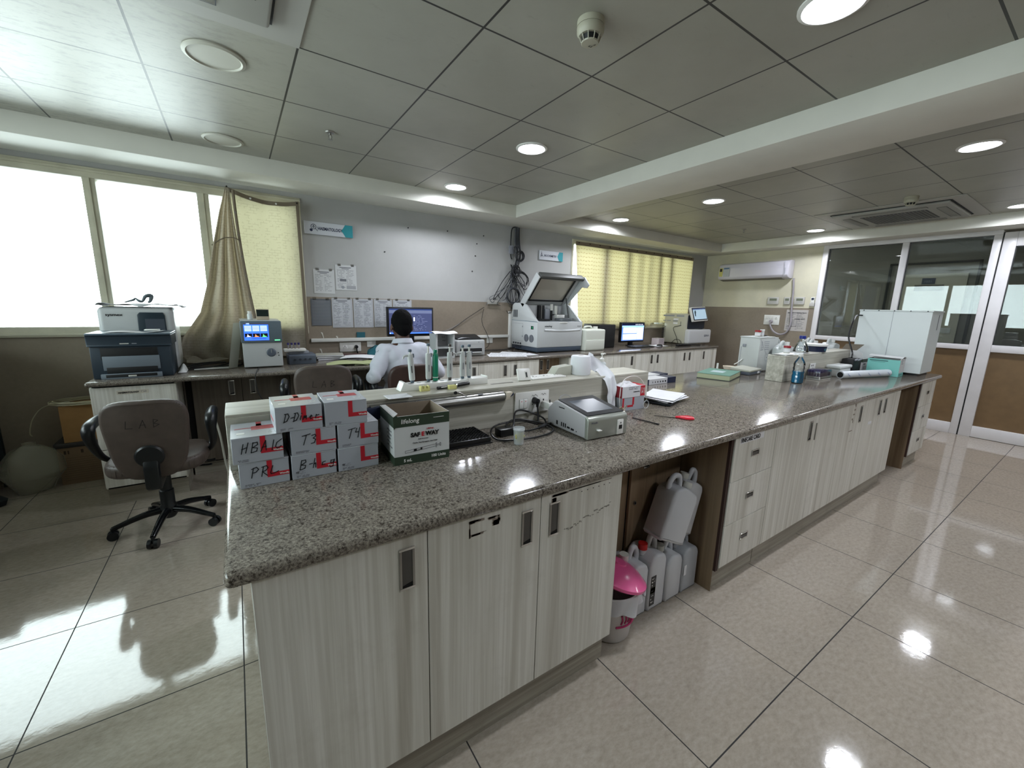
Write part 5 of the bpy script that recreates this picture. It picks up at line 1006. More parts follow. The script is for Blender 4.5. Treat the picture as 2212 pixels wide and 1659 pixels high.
# ---- chemistry analyser with open lid
t = thing('chemistry_analyser', 'large grey-white chemistry analyser with its windowed lid raised', 'analyser', (3.285, 4.12, ZB))
BX0, BX1, BY0, BY1 = -.355, .36, -.27, .27
b = MB(); b.box(BX0, BX1, BY0, BY1, .065, .37, GW, bev=.006)
side = [(BY0 + .01, .37), (BY0 + .05, .40), (-.13, .475), (-.02, .565), (.04, .585), (.22, .585), (.26, .56), (BY1, .50), (BY1, .37)]
b.prism(side, 'x', BX0, BX0 + .03, GW, bev=.005); b.prism(side, 'x', BX1 - .03, BX1, GW, bev=.005); b.box(BX0 + .03, BX1 - .03, .10, BY1, .37, .58, GW, bev=.005); b.build('body', t)
b = MB(); b.box(BX0 + .008, BX1 - .006, BY0 + .006, BY1 - .006, 0.012, .065, mat('base_slate', '#3c4755', .45), bev=.004); b.build('base', t)
b = MB()
for x in (-.30, .30):
    for y in (-.22, .22): b.cyl((x, y, 0), (x, y, .014), .022, BLACKM, n=14)
b.build('feet', t)
b = MB(); G = ((BX0 - .0008, 0, 0), (0, -1, 0), (0, 0, 1)); b.strokes(G, [[(-.24, .12), (-.24, .335), (-.02, .335), (-.02, .12), (-.24, .12)]], .0025, GREY); b.strokes(G, [[(-BY1, .372), (-BY0, .366)]], .004, mat('blue_grey_line', '#6f8496', .5))
for k in range(3): b.rect(G, -.235 + k * .033, .41, -.215 + k * .033, .50, DKGREY)
for k in range(4):
    for j in range(2): b.rect(G, -.235 + k * .05, .078 - j * .034, -.200 + k * .05, .100 - j * .034, DKGREY)
b.rect(G, .145, .275, .195, .315, mat('switch_green_dark', '#0e2f26', .4)); b.rect(G, .165, .285, .18, .305, screen('#2ea070', .8)); b.rect(G, -.035, .29, -.028, .31, DKGREY); b.rect(G, -.035, .17, -.028, .19, DKGREY); b.build('side_vents', t)
b = MB()
for yy in (-.055, -.16):
    b.cyl((BX0 - .001, yy, .165), (BX0 - .003, yy, .165), .046, DKGREY, n=24)
    for k in range(-3, 4): b.box(BX0 - .005, BX0 - .003, yy + k * .012 - .002, yy + k * .012 + .002, .165 - math.sqrt(max(0, .046 ** 2 - (k * .012) ** 2)), .165 + math.sqrt(max(0, .046 ** 2 - (k * .012) ** 2)), GREY)
b.build('fan_grille', t)
text('mindray', FX(-.245, BY0 - .0006, .305), .034, mat('brand_grey_ink', '#33383e', .5), t, 'brand_lettering', bold=.0008); text('BS-240', FX(.275, BY0 - .0006, .308), .020, PRINT, t, 'model_lettering', bold=.0003)
b = MB(); b.grid(lambda u, v: (-.25 + .57 * u, BY0 - .012 * math.sin(PI * v) - .0005, .285 - .03 * v - .010 * math.sin(PI * u)), 20, 6, GW); b.box(-.02, .10, BY0 - .012, BY0, .352, .368, WHITE, bev=.003); b.build('front_lip', t)
# interior
b = MB(); b.box(BX0 + .03, BX1 - .03, BY0 + .02, .10, .36, .375, mat('deck_grey', '#7e8387', .5)); b.box(-.09, .0, .06, .10, .38, .56, BLACKM); b.box(-.055, -.045, .055, .062, .38, .56, STEEL); b.box(.0, .12, .04, .10, .38, .52, GREY, bev=.01); b.build('deck', t)
b = MB(); b.lathe([(.0001, .0), (.11, .002), (.11, .03), (.09, .035), (.0001, .036)], mat('reagent_disc', '#5b5f63', .35), c=(.17, -.12, .376), n=36); b.lathe([(.0001, .0), (.09, .002), (.09, .02), (.0001, .022)], BLACKM, c=(-.16, -.12, .376), n=36); b.build('reagent_disc', t)
b = MB(); b.cyl((.09, .03, .376), (.09, .03, .50), .014, BLACKM, n=14); b.cyl((.09, .03, .50), (.09, .03, .58), .020, OFFW, n=14); b.box(.08, .20, .0, .03, .44, .455, BLACK, bev=.003); b.box(.11, .24, -.06, .0, .40, .45, WHITE, bev=.008); b.cyl((.15, .02, .45), (.15, .02, .56), .022, OFFW, n=14); b.build('sampling_arm', t)
# lid (hinged at the rear, raised forward)
LIDW = mat('lid_smoke_window', '#b0ab9f', .25); 
A = Vector((0, .085, .565)); B = Vector((0, -.235, .915)); dl = (B - A); ln = dl.length; dl.normalize(); nn = Vector((0, dl.z, -dl.y))   # nn points up/back of the lid
if nn.z < 0: nn = -nn
M = Matrix((Vector((1, 0, 0)), dl, nn)).transposed().to_4x4(); M.translation = A
lid = MB(); w0, w1 = BX0, BX1
lid.box(w0, w0 + .085, 0, ln, .0, .035, GW, bev=.012, seg=3); lid.box(w1 - .09, w1, 0, ln, 0, .035, GW, bev=.012, seg=3); lid.box(w0 + .05, w1 - .05, 0, .085, 0, .035, GW, bev=.008); lid.box(w0 + .02, w1 - .02, ln - .05, ln, 0, .035, GW, bev=.012, seg=3)
lid.box(w0, w0 + .018, 0, ln, -.06, .02, GW, bev=.008); lid.prism([(.02, 0), (ln, 0), (ln + .03, -.03), (ln + .015, -.16), (ln - .04, -.155), (ln - .09, -.08), (.12, -.045), (.02, -.03)], 'x', w1 - .022, w1, GW, bev=.006); lid.box(w0 + .02, w1 - .02, ln - .02, ln + .02, -.06, .02, mat('lid_edge_dark', '#4a4b49', .5), bev=.012)
lid.xf(M); lo = lid.build('lid', t)
g = MB(); q = [(w0 + .07, .075, w0 + .085, ln - .045), (w1 - .105, .075, w1 - .085, ln - .045), (w0 + .07, .07, w1 - .085, .088), (w0 + .07, ln - .06, w1 - .085, ln - .035)]
for a in q: g.box(a[0], a[2], a[1], a[3], -.012, .004, BLACKM, bev=.004)
g.xf(M); g.build('gasket', lo)
g = MB(); g.box(w0 + .08, w1 - .09, .08, ln - .04, .008, .013, LIDW); g.xf(M); g.build('lid_window', lo)
b = MB(); b.tube([(BX0 + .05, .06, .60), (BX0 + .055, -.02, .43)], .008, BLACK, n=10, smooth_path=False); b.tube([(BX1 - .06, .0, .66), (BX1 - .055, -.06, .40)], .006, BLACK, n=10, smooth_path=False); b.build('gas_strut', t)
# ---- canister, speaker, compact analyser, cartons
t = thing('liquid_canister', 'translucent white square canister half full, standing right of the large analyser', 'canister', (3.835, 3.93, ZB))
CAN = mat('translucent_canister', '#cdd0c6', .35); b = MB(); b.box(-.175, .185, -.13, .13, 0, .275, CAN, bev=.022, seg=4); b.box(-.16, .17, -.135, -.125, .02, .14, CAN, bev=.015, seg=3); b.build('body', t)
b = MB(); b.box(-.175 + .006, .185 - .006, -.1315, .12, .01, .165, mat('canister_liquid_band', '#bcc3b6', .35), bev=.02, seg=3); b.build('liquid_level', t)
b = MB(); b.tube([(-.09, 0, .265), (-.07, 0, .30), (.03, 0, .305), (.06, 0, .27)], .013, CAN, n=10); b.cyl((.12, 0, .27), (.12, 0, .305), .03, WHITE, n=24); b.build('handle', t)
t = thing('desktop_computer', 'black upright computer case between the white canister and the far monitor', 'computer', (4.27, 4.16, ZB)); b = MB(); b.box(-.16, .16, -.15, .16, 0, .325, BLACK, bev=.012, seg=3); b.build('case', t); b = MB(); b.box(-.155, .155, -.153, -.149, .01, .315, BLACKM, bev=.002); b.build('front_panel', t)
QW = mat('compact_white', '#c2c3c4', .4); QC = mat('compact_cream', '#b4b2a0', .45)
t = thing('compact_analyser', 'white analyser with a tilted tablet on a dark head, beside the corner wall', 'analyser', (6.33, 4.17, ZB))
b = MB(); b.box(-.32, .06, -.20, .20, .012, .49, QC, bev=.01); b.box(-.312, .32, -.27, .205, .010, .24, QW, bev=.03, seg=5); b.build('body', t)
b = MB(); b.box(-.28, .20, -.215, .19, .24, .475, mat('head_blue_black', '#1b222d', .4), bev=.03, seg=4); b.build('head', t)
b = MB(); b.box(-.23, .19, -.02, .02, .0, .235, WHITE, bev=.01); b.box(-.215, .175, -.0235, -.018, .015, .22, BLACK, bev=.003); b.xf(Matrix.Translation((-.03, -.27, .375)) @ Matrix.Rotation(-.30, 4, 'X') @ Matrix.Rotation(-.05, 4, 'Y')); tb_ = b.build('tablet', t)
b = MB(); F = FX(0, -.0245, 0); b.rect(F, -.195, .03, .155, .20, screen('#7f93a0', .75)); b.rect(F, -.195, .188, .155, .205, screen('#34406a', .7)); b.prism([(-.165, .09), (-.145, .075), (-.135, .12), (-.12, .15), (-.13, .18), (-.155, .17), (-.165, .14)], 'y', -.0262, -.0252, screen('#20303c', .3)); b.xf(Matrix.Translation((-.03, -.27, .375)) @ Matrix.Rotation(-.30, 4, 'X') @ Matrix.Rotation(-.05, 4, 'Y')); b.build('display', tb_)
b = MB(); G = ((-.3208, 0, 0), (0, -1, 0), (0, 0, 1))
for k in range(10): b.rect(G, -.235, .10 + k * .019, -.165, .107 + k * .019, DKGREY)
b.rect(G, -.25, .44, -.02, .465, GREY); b.rect(G, .02, .44, .16, .465, GREY); b.rect(G, -.25, .365, -.17, .378, GREY); b.rect(G, -.155, .365, -.08, .378, GREY); b.rect(G, -.04, .36, .05, .376, GREY); b.rect(G, -.03, .385, .06, .41, PAPER); b.rect(G, -.03, .32, .05, .345, PAPER)
for k in range(4): b.rect(G, .10, .31 + k * .014, .115, .318 + k * .014, DKGREY)
b.build('side_vents', t); text('QDX-i1', FX(.11, -.2706, .125), .042, NAVY, t, 'brand_lettering', bold=.0008)
b = MB()
for x in (-.25, .25): b.cyl((x, -.2, 0), (x, -.2, .014), .025, BLACKM, n=12); b.cyl((x, .2, 0), (x, .2, .014), .025, BLACKM, n=12)
b.build('feet', t)
b = MB(); b.tube([(-.322, .05 - .17, .30), (-.345, .0, .26), (-.34, -.06, .12), (-.335, -.10, .01)], .004, BLACKM, n=6); b.tube([(-.33, .02, .01), (-.35, -.04, .06), (-.35, -.10, .075), (-.34, -.15, .05), (-.34, -.16, .005)], .004, BLACKM, n=6); b.build('cable', t)
t = thing('reagent_carton', 'small pinkish white carton beside the compact analyser on the window bench', 'box', (5.49, 4.08, ZB), .15); b = MB(); b.box(-.085, .085, -.06, .06, 0, .105, mat('pinkish_card', '#b5aaac', .6)); b.build('carton', t); b = MB(); fake_rows(b, FX(0, -.0604, 0), -.07, .07, .09, .03, 4, .004, PRINT, seed=2); b.rect(FZ(0, 0, .105), -.08, -.01, .08, .01, DKGREY); b.build('print', t)
t = thing('power_brick_cables', 'flat black adapter and cables lying before the compact analyser', 'adapter', (5.80, 3.80, ZB), -.05); b = MB(); b.box(-.20, .10, -.03, .03, 0, .03, BLACK, bev=.008); b.tube([(.1, 0, .01), (.2, .03, .01), (.35, .0, .008), (.42, .04, .008)], .008, BLACK, n=8); b.build('adapter', t); t.name = 'power_adapter'
# cables on the bench
def cord(name, label, pts, r=.004, m=None, cat='cable'):
    b = MB(); b.tube(pts, r, m or BLACKM, n=7); o = b.build(name, loc=pts[0]); tag(o, label, cat); return o
zc = ZB + .006
cord('power_cable', 'black cable tangle lying on the trailing curtain between printer and cell counter', [(-.37, 4.02, zc), (-.30, 4.10, .885), (-.2, 4.13, .89), (-.1, 4.10, .89), (-.22, 4.07, .885), (-.33, 4.05, zc), (-.15, 4.03, zc), (.0, 4.05, zc), (-.02, 4.12, .885), (-.2, 4.02, zc), (-.36, 3.96, zc)], .006)
cord('power_cable', 'thin dark cable looping from the bench edge down before the grey brown cabinet', [(.12, 3.84, ZB + .004), (.10, 3.61, .872), (.085, 3.575, .82), (.10, 3.57, .70), (.15, 3.57, .60), (.165, 3.572, .45)], .003)
cord('power_cable', 'black cable running from the wall behind the small printer to the large analyser', [(2.28, 4.20, zc), (2.5, 4.30, zc), (2.75, 4.28, zc), (2.93, 4.32, .885)], .005)
cord('power_cable', 'thin cable hanging from the wall bundle to the bench behind the small printer', [(2.55, 4.45, 1.36), (2.52, 4.44, 1.2), (2.62, 4.44, 1.0), (2.60, 4.42, .90), (2.48, 4.38, zc)], .003)
cord('power_cable', 'thin dark cable slanting down the tan wall from the bundle to the small printer', [(2.56, 4.46, 1.38), (2.35, 4.462, 1.26), (2.15, 4.462, 1.13), (1.98, 4.44, 1.045)], .003)
cord('thin_cable', 'thin pale cable slanting down the tan wall beside the dark one', [(2.30, 4.465, 1.22), (2.1, 4.468, 1.12), (1.85, 4.462, 1.03)], .002, GREY)
o = MB(); o.grid(lambda u, v: (-.30 + .22 * u, 3.93 + .12 * v, ZB + .002), 4, 4, PAPER, thick=.0006); tag(o.build('paper_sheet'), 'white sheet lying on the bench left of the cell counter', 'paper')
o = MB(); o.grid(lambda u, v: (-.385 + .05 * u, 3.80 + .14 * v, ZB + .004 + .05 * math.sin(PI * u) * v), 8, 6, PAPER, thick=.0006); tag(o.build('paper_sheet'), 'curled white sheet sticking out behind the dark printer', 'paper')
o = MB(); o.grid(lambda u, v: (-.02 + .06 * u - .06 * v, 3.90 + .05 * u + .02 * math.sin(6 * v), ZB + .36 - .355 * v), 4, 14, m_fabric('clear_film', '#9a9a92', '#a8a89c', .5)); tag(o.build('plastic_film'), 'limp plastic film hanging at the left side of the cell counter', 'film')
# ------------------------------------------------------------------ far end of the island
ZI = .8604
t = thing('register', 'thick green and cream register lying flat on the island past the divider', 'ledger', (3.36, 1.86, ZI), .28)
b = MB(); b.box(-.19, .19, -.125, .125, 0, .004, mat('dark_green_cover', '#27332c', .5)); b.box(-.19, .19, -.125, .125, .040, .044, mat('sea_green_cover', '#5f8878', .55)); b.box(.182, .19, -.125, .125, 0, .044, mat('dark_green_cover', '#27332c', .5)); b.build('cover', t)
b = MB(); b.box(-.188, .183, -.122, .122, .004, .040, mat('greenish_pages', '#a2a88a', .8)); b.build('pages', t)
b = MB(); b.rect(FZ(0, 0, .044), -.06, -.04, .06, .06, mat('pale_blue_label', '#a6b8ba', .6)); b.build('cover_label', t)
t = thing('spatula_tray', 'white flat tray with a short upright white stick behind the green register', 'tray', (3.54, 1.93, ZI + .046), .2); b = MB(); b.box(-.10, .12, -.05, .05, 0, .012, WHITE, bev=.003); b.build('tray', t); b = MB(); b.cyl((-.02, 0, .011), (-.02, 0, .085), .008, WHITE, n=12); b.build('stick', t); t.location = (3.60, 2.01, ZI)
t = thing('weighing_scale', 'low grey digital scale beside the tall white cabinet box on the island', 'scale', (3.80, 1.86, ZI), .10); b = MB(); b.box(-.13, .13, -.08, .08, 0, .030, SLATE, bev=.006); b.build('base', t); b = MB(); b.prism([(-.085, .030), (-.085, .044), (.085, .056), (.085, .030)], 'x', -.135, .12, mat('putty_grey', '#a7a89c', .5), bev=.003); b.build('top_plate', t); b = MB(); b.rect(FX(0, -.0805, 0), .04, .006, .085, .026, PAPER); b.build('label_plate', t)
cord('scale_cable', 'thin black cord looping from the grey scale to the white power adapter', [(3.93, 1.84, ZI + .02), (4.0, 1.80, ZI + .006), (4.06, 1.76, ZI + .03), (4.13, 1.74, ZI + .03), (4.16, 1.72, ZI + .006), (4.08, 1.69, ZI + .004), (3.98, 1.73, ZI + .004)], .003, BLACK)
t = thing('power_adapter', 'white upright power adapter between the scale and the far divider', 'adapter', (4.16, 1.745, ZI)); b = MB(); b.box(-.03, .03, -.02, .02, 0, .075, WHITE, bev=.006); b.box(-.012, .012, -.012, .012, .074, .09, WHITE, bev=.003); b.build('body', t); b = MB(); fake_rows(b, FX(0, -.0204, 0), -.02, .02, .06, .02, 4, .003, PRINT); b.build('print', t)
t = thing('plastic_dish', 'small cream dish behind the grey scale', 'dish', (3.90, 2.07, ZI)); b = MB(); b.lathe([(.0001, 0), (.045, .001), (.055, .03), (.052, .03), (.042, .005), (.0001, .004)], mat('cream_plastic', '#c9bfae', .5), n=28); b.build('dish', t)
t = thing('centrifuge', 'tall white metal box with vent slots and a corner latch on the island', 'centrifuge', (4.185, 1.96, ZI))
b = MB(); b.box(-.18, .18, -.09, .09, .0, .31, mat('enamel_white', '#bcc0be', .4), bev=.004); b.build('body', t); b = MB(); b.box(-.184, .10, -.094, .094, .306, .318, mat('enamel_white', '#bcc0be', .4), bev=.003); b.build('lid', t)
b = MB(); F = FX(0, -.0904, 0)
for k in range(5): b.rect(F, -.155, .27 - k * .018, -.125 + k * .006, .276 - k * .018, GREY); b.rect(F, -.10 + k * .006, .27 - k * .018, .0, .276 - k * .018, GREY)
b.strokes(F, [[(-.17, .30), (-.03, .15)]], .003, GREY); b.strokes(F, [[(-.02 + .035 * math.cos(a / 3), .125 + .035 * math.sin(a / 3)) for a in range(20)]], .002, GREY); b.rect(F, -.024, .12, -.016, .128, BLACK); b.build('vent_slots', t)
b = MB(); b.box(-.19, -.18, .03, .06, .22, .245, GREY, bev=.002); b.tube([(-.186, .045, .10), (-.21, .08, .06), (-.22, .10, .045)], .005, WHITE, n=8); b.rect(((-.1804, 0, 0), (0, -1, 0), (0, 0, 1)), -.075, .0, -.071, .22, GREY); b.build('latch', t)
def small_jar(loc, label, capc, r=.022, h=.055):
    t = thing('specimen_jar', label, 'jar', loc); b = MB(); b.lathe([(.0001, 0), (r * .9, .001), (r * .95, .004), (r, h * .75)], mat('milky_plastic', '#c4c4bd', .35), n=24); b.build('body', t); b = MB(); b.cyl((0, 0, h * .74), (0, 0, h), r * 1.1, mat('cap_' + capc, capc, .4), n=24); b.build('cap', t); b = MB(); b.lathe([(r * .98, h * .2), (r * 1.01, h * .2), (r * 1.02, h * .6), (r * .99, h * .6)], PAPER, n=24); b.build('paper_label', t); return t
small_jar((4.07, 1.93, ZI + .318), 'red capped jar on top of the tall white box', '#9a1f24', .024, .06)
small_jar((4.13, 1.92, ZI + .318), 'white capped bottle beside the red capped jar on the tall white box', '#d8d8d6', .017, .068)
t = thing('stapler', 'black stapler lying on the tall white box', 'stapler', (4.27, 1.96, ZI + .311), .1); b = MB(); b.prism([(-.06, 0), (-.06, .008), (-.02, .018), (.05, .012), (.06, 0)], 'y', -.015, .015, BLACK, bev=.003); b.build('body', t)
# on the far divider
ZD2 = 1.0702
b = MB(); b.grid(lambda u, v: (3.59 + .50 * u, 1.472 + .12 * v, ZD2 + .003 + .004 * math.sin(11 * u + 3 * v)), 20, 6, mat('clear_sheet', '#c4c8c6', .3), thick=.001); tag(b.build('plastic_sheet'), 'thin crinkled white plastic sheet on top of the far divider', 'sheet')
small_jar((3.74, 1.53, ZD2 + .009), 'red capped jar with a paper label standing on the far divider', '#8d1826', .024, .062)
GLS = m_glass('clear_glass', (.90, .93, .94, 1), .10)
t = thing('glass_flask', 'clear glass flask with a blue cap on the far divider', 'flask', (4.0, 1.53, ZD2 + .008)); b = MB(); b.lathe([(.0001, 0), (.055, .002), (.058, .008), (.050, .045), (.022, .105), (.018, .118), (.018, .125)], GLS, n=28); b.build('body', t); b = MB(); b.cyl((0, 0, .115), (0, 0, .140), .024, mat('royal_blue_cap', '#1d2c7c', .4), n=20); b.build('cap', t)
t = thing('wipes_tub', 'round white tub with a teal and navy band on the far divider', 'tub', (4.30, 1.535, ZD2)); b = MB(); b.lathe([(.0001, 0), (.078, .001), (.084, .056)], mat('milky_plastic', '#c4c4bd', .35), n=36); b.build('tub', t); b = MB(); b.lathe([(.0001, .055), (.092, .055), (.093, .070), (.088, .073), (.0001, .074)], WHITE, n=36); b.build('lid', t); b = MB(); b.lathe([(.0788, .004), (.0797, .004), (.0856, .052), (.0845, .052)], NAVY, n=36); b.build('band', t); b = MB(); b.strokes(((4.30 - 4.30, -.0885, 0), (1, 0, 0), (0, 0, 1)), [[(-.055, .03), (-.02, .032)], [(-.05, .022), (-.02, .023)], [(.03, .015), (.03, .040)]], .004, TEAL); b.build('band_print', t)
# jerrycans
JUG = mat('milky_jerrycan', '#c0c2c6', .38, noise=.03, nscale=10); 
def jug(loc, label, w=.125, d=.15, h=.29, rot=(0, 0, 0), capm=None, group=None, m=None, level=None, base_z=0, handle=True, cap_side=-1):
    m = m or JUG
    t = thing('jerrycan', label, 'jerrycan', loc, rot=rot, group=group)
    b = MB(); s = h * .70
    prof = [(-w / 2, .006), (-w / 2 + .006, 0), (w / 2 - .006, 0), (w / 2, .006), (w / 2, s), (w / 2 - .010, s + .028), (w * .10, s + .040), (-w * .16, s + .046), (-w / 2 + .012, s + .024), (-w / 2, s)]
    b.prism(prof, 'y', -d / 2, d / 2, m, bev=.014, seg=3); b.build('body', t)
    b = MB(); c = cap_side
    b.tube([(-c * (-w * .02), 0, s + .030), (-c * (w * .06), 0, h - .03), (-c * (w * .16), 0, h - .008), (-c * (w * .34), 0, h - .016), (-c * (w * .44), 0, h - .05), (-c * (w * .42), 0, s + .012)], [.012, .012, .013, .013, .013, .014], m, n=10); b.build('handle', t)
    b = MB(); b.cyl((c * w * .30, 0, s + .020), (c * w * .30, 0, s + .050), .019, m, n=20); b.cyl((c * w * .30, 0, s + .046), (c * w * .30, 0, s + .074), .022, capm or OFFW, n=20); b.build('cap', t)
    return t
GJ = 'empty jerrycans under the island'
jug((1.432, 1.115, 0), 'jerrycan standing on the floor right beside the pink lidded bin', h=.32, group=GJ, w=.118)
j2 = jug((1.557, 1.110, 0), 'jerrycan with a bright red cap and a black and yellow label', h=.345, capm=mat('bright_red_cap', '#b3201f', .4), group=GJ, w=.118)
b = MB(); F = FX(0, -.0757, 0); b.rect(F, -.050, .03, -.016, .185, BLACK); b.rect(F, -.050, .095, -.016, .125, mat('yellow_print', '#c9b52a', .5)); fake_rows(b, FX(0, -.0764, 0), -.047, -.020, .18, .13, 3, .006, WHITE, dens=.6, seed=3); fake_rows(b, FX(0, -.0764, 0), -.047, -.020, .09, .04, 3, .006, WHITE, dens=.5, seed=5); fake_rows(b, FX(0, -.0764, 0), -.045, -.02, .115, .10, 1, .007, BLACK, seed=1); b.build('label_sticker', j2)
jug((1.682, 1.105, 0), 'jerrycan on the floor directly below the large leaning jerrycan', h=.28, group=GJ, w=.118)
j4 = jug((1.812, 1.105, 0), 'grey jerrycan with a small white sticker in the corner of the knee space', h=.28, group=GJ, w=.125, m=mat('grey_jerrycan', '#a2a5aa', .4)); b = MB(); b.rect(FX(0, -.0757, 0), -.056, .10, -.036, .155, PAPER); b.build('sticker', j4)
jug((1.615, 1.075, .330), 'large milky jerrycan leaning on top of the row, nearer the camera', w=.15, d=.13, h=.315, rot=(-.12, .40, -.25), group=GJ, cap_side=1)
jug((1.765, 1.115, .305), 'milky jerrycan leaning against the brown side panel behind the large one', w=.125, d=.12, h=.33, rot=(0, .26, -.05), group=GJ)
t = thing('waste_bin', 'white waste bin with a glossy pink lid and a white liner under the island', 'bin', (1.268, 1.07, 0))
b = MB(); b.lathe([(.0001, 0), (.085, .001), (.092, .01), (.118, .225), (.122, .232), (.116, .235), (.09, .015), (.0001, .01)], mat('bin_white', '#c5c2c2', .4), n=36); b.build('bucket', t)
PINK = mat('glossy_pink', '#d8578e', .25, coat=.4)
b = MB(); b.lathe([(.128, .0), (.134, .004), (.134, .016), (.122, .024), (.10, .040), (.06, .056), (.03, .060), (.028, .066), (.02, .068), (.0001, .066)], PINK, n=40); b.lathe([(.108, -.01), (.112, -.01), (.128, .0), (.122, .004)], PINK, n=40); b.xf(Matrix.Translation((.018, -.005, .262)) @ Matrix.Rotation(.30, 4, 'Y') @ Matrix.Rotation(.10, 4, 'X')); b.build('lid', t)
b = MB(); r = random.Random(5)
def liner(u, v): a = u * 2 * PI; rr = .120 + .010 * math.sin(a * 9 + 3 * v) * v + .010 * v; return (rr * math.cos(a), rr * math.sin(a), .238 - .075 * v + .010 * math.sin(a * 5) * v)
b.grid(liner, 72, 8, mat('white_liner', '#b9b8bb', .45)); b.tube([(.10, -.07, .22), (.125, -.06, .205), (.13, -.075, .18), (.12, -.09, .17)], [.006, .012, .012, .004], mat('white_liner', '#b9b8bb', .45), n=8); b.build('liner', t)
b = MB(); MAG = mat('magenta_print', '#a3255a', .45)
for k in range(16):
    a = -1.9 + k * .17; rr = .1055; 
    b.tube([(rr * math.cos(a), rr * math.sin(a), .10 + r.uniform(0, .01)), ((rr + .003) * math.cos(a + .05), (rr + .003) * math.sin(a + .05), .125), ((rr + .006) * math.cos(a - .02), (rr + .006) * math.sin(a - .02), .14 + r.uniform(0, .015))], .004, MAG, n=5)
b.tube([(.1035 * math.cos(-2.1 + k * .12), .1035 * math.sin(-2.1 + k * .12), .092) for k in range(28)], .005, MAG, n=5); b.build('printed_band', t)
for k, (x, y, l) in enumerate(((4.28, 1.78, 'first translucent jerrycan behind the far divider, beside the tall white box'), (4.47, 1.94, 'translucent jerrycan farther back behind the flask on the far divider'), (4.86, 1.76, 'translucent jerrycan behind the teal banded tub'), (5.08, 1.90, 'translucent jerrycan farther back behind the teal banded tub'), (5.30, 1.76, 'translucent jerrycan last in the row toward the large white box'))):
    jug((x, y, ZI), l, w=.17, d=.13, h=.285, m=mat('pale_jerrycan', '#bfc4c3', .35), group='jerrycans behind the far divider', capm=WHITE, cap_side=(-1) ** k)
# blue solution bottle
t = thing('solution_bottle', 'clear plastic bottle part filled with bright blue liquid and a white cap', 'bottle', (3.665, 1.395, ZI))
BL = m_glass('bottle_plastic', (.93, .95, .96, 1), .07); prof = [(.0001, .002), (.034, 0), (.040, .006), (.041, .06), (.037, .075), (.041, .09), (.037, .105), (.041, .12), (.038, .135), (.040, .15), (.036, .168), (.020, .195), (.013, .205), (.013, .215)]
b = MB(); b.lathe(prof, BL, n=32); b.build('body', t); b = MB(); b.lathe([(.0001, .004), (.034, .004), (.0385, .008), (.0395, .06), (.036, .073), (.038, .083), (.038, .0945), (.0001, .095)], mat('blue_solution', '#1884b4', .15), n=32); b.build('liquid', t)
b = MB(); b.cyl((0, 0, .212), (0, 0, .232), .016, WHITE, n=20); b.build('cap', t); b = MB(); b.strokes(FX(0, -.0395, 0), [[(-.025, .10), (-.025, .145), (-.002, .145), (-.002, .10)]], .002, PAPER); b.build('label_sticker', t)
# rack of purple tubes wrapped in film
t = thing('tube_carton', 'white foam rack packed with purple capped tubes wrapped in clear film', 'rack', (4.10, 1.405, ZI), -.02); b = MB(); b.box(-.11, .11, -.052, .052, 0, .028, WHITE, bev=.003); b.build('foam_base', t)
b = MB(); b.box(-.112, .112, -.054, .054, .0, .085, m_glass('clear_wrap', (.97, .97, .98, 1), .03, .15), bev=.012); b.build('clear_wrap', t)
tb1 = None
for i in range(10):
    for j in range(5):
        L = (4.10 - .098 + i * .0218, 1.405 - .041 + j * .0205, ZI + .028)
        if tb1 is None:
            tb1 = thing('sample_tube', 'purple capped blood tube packed among its likes in the film wrapped rack', 'tube', L, group='purple capped tubes in the wrapped rack'); b = MB(); b.cyl((0, 0, 0), (0, 0, .034), .0065, mat('tube_plum', '#6d6276', .3), n=10); b.build('tube', tb1); b = MB(); b.cyl((0, 0, .033), (0, 0, .050), .0095, mat('violet_plastic', '#39306e', .45), n=12); b.build('cap', tb1)
        else: dup(tb1, L)
t = thing('label_stand', 'small white sign card with marks standing behind the wrapped tube rack', 'card', (4.02, 1.463, ZI)); b = MB(); b.box(.03, .14, -.002, .001, 0, .125, WHITE, bev=.0005, seg=1); b.build('card', t); b = MB(); b.rect(FX(0, -.0022, 0), .055, .10, .066, .112, INK); b.rect(FX(0, -.0022, 0), .085, .10, .096, .112, INK); b.rect(FX(0, -.0022, 0), .086, .05, .09, .09, PRINT); b.build('print', t)
t = thing('foam_box', 'white foam box with its lid beside the wrapped tube rack', 'box', (4.52, 1.40, ZI), -.03); b = MB(); b.box(-.12, .10, -.05, .05, 0, .07, mat('foam_white', '#c9cdcc', .7), bev=.006); b.build('box', t); b = MB(); b.box(-.14, .115, -.056, .056, .070, .098, mat('foam_white', '#c9cdcc', .7), bev=.008); b.build('lid', t)
t = thing('suction_unit', 'dark plastic bin with a grey clip handle behind the white foam box', 'bin', (4.81, 1.405, ZI)); b = MB(); b.box(-.10, .10, -.045, .05, 0, .14, BLACKM, bev=.01); b.build('body', t); b = MB(); b.tube([(-.095, -.05, .13), (-.075, -.06, .14), (-.05, -.05, .13), (.0, -.05, .128), (.07, -.05, .135)], .008, GREY, n=8); b.build('handle', t); t.name = 'dark_bin'
cord('power_cable', 'thick black cable rising from the dark bin to the top of the large white box', [(4.84, 1.42, ZI + .142), (4.90, 1.44, 1.05), (4.93, 1.50, 1.20), (5.02, 1.51, 1.34), (5.12, 1.525, 1.395), (5.197, 1.50, 1.40)], .007, BLACK)
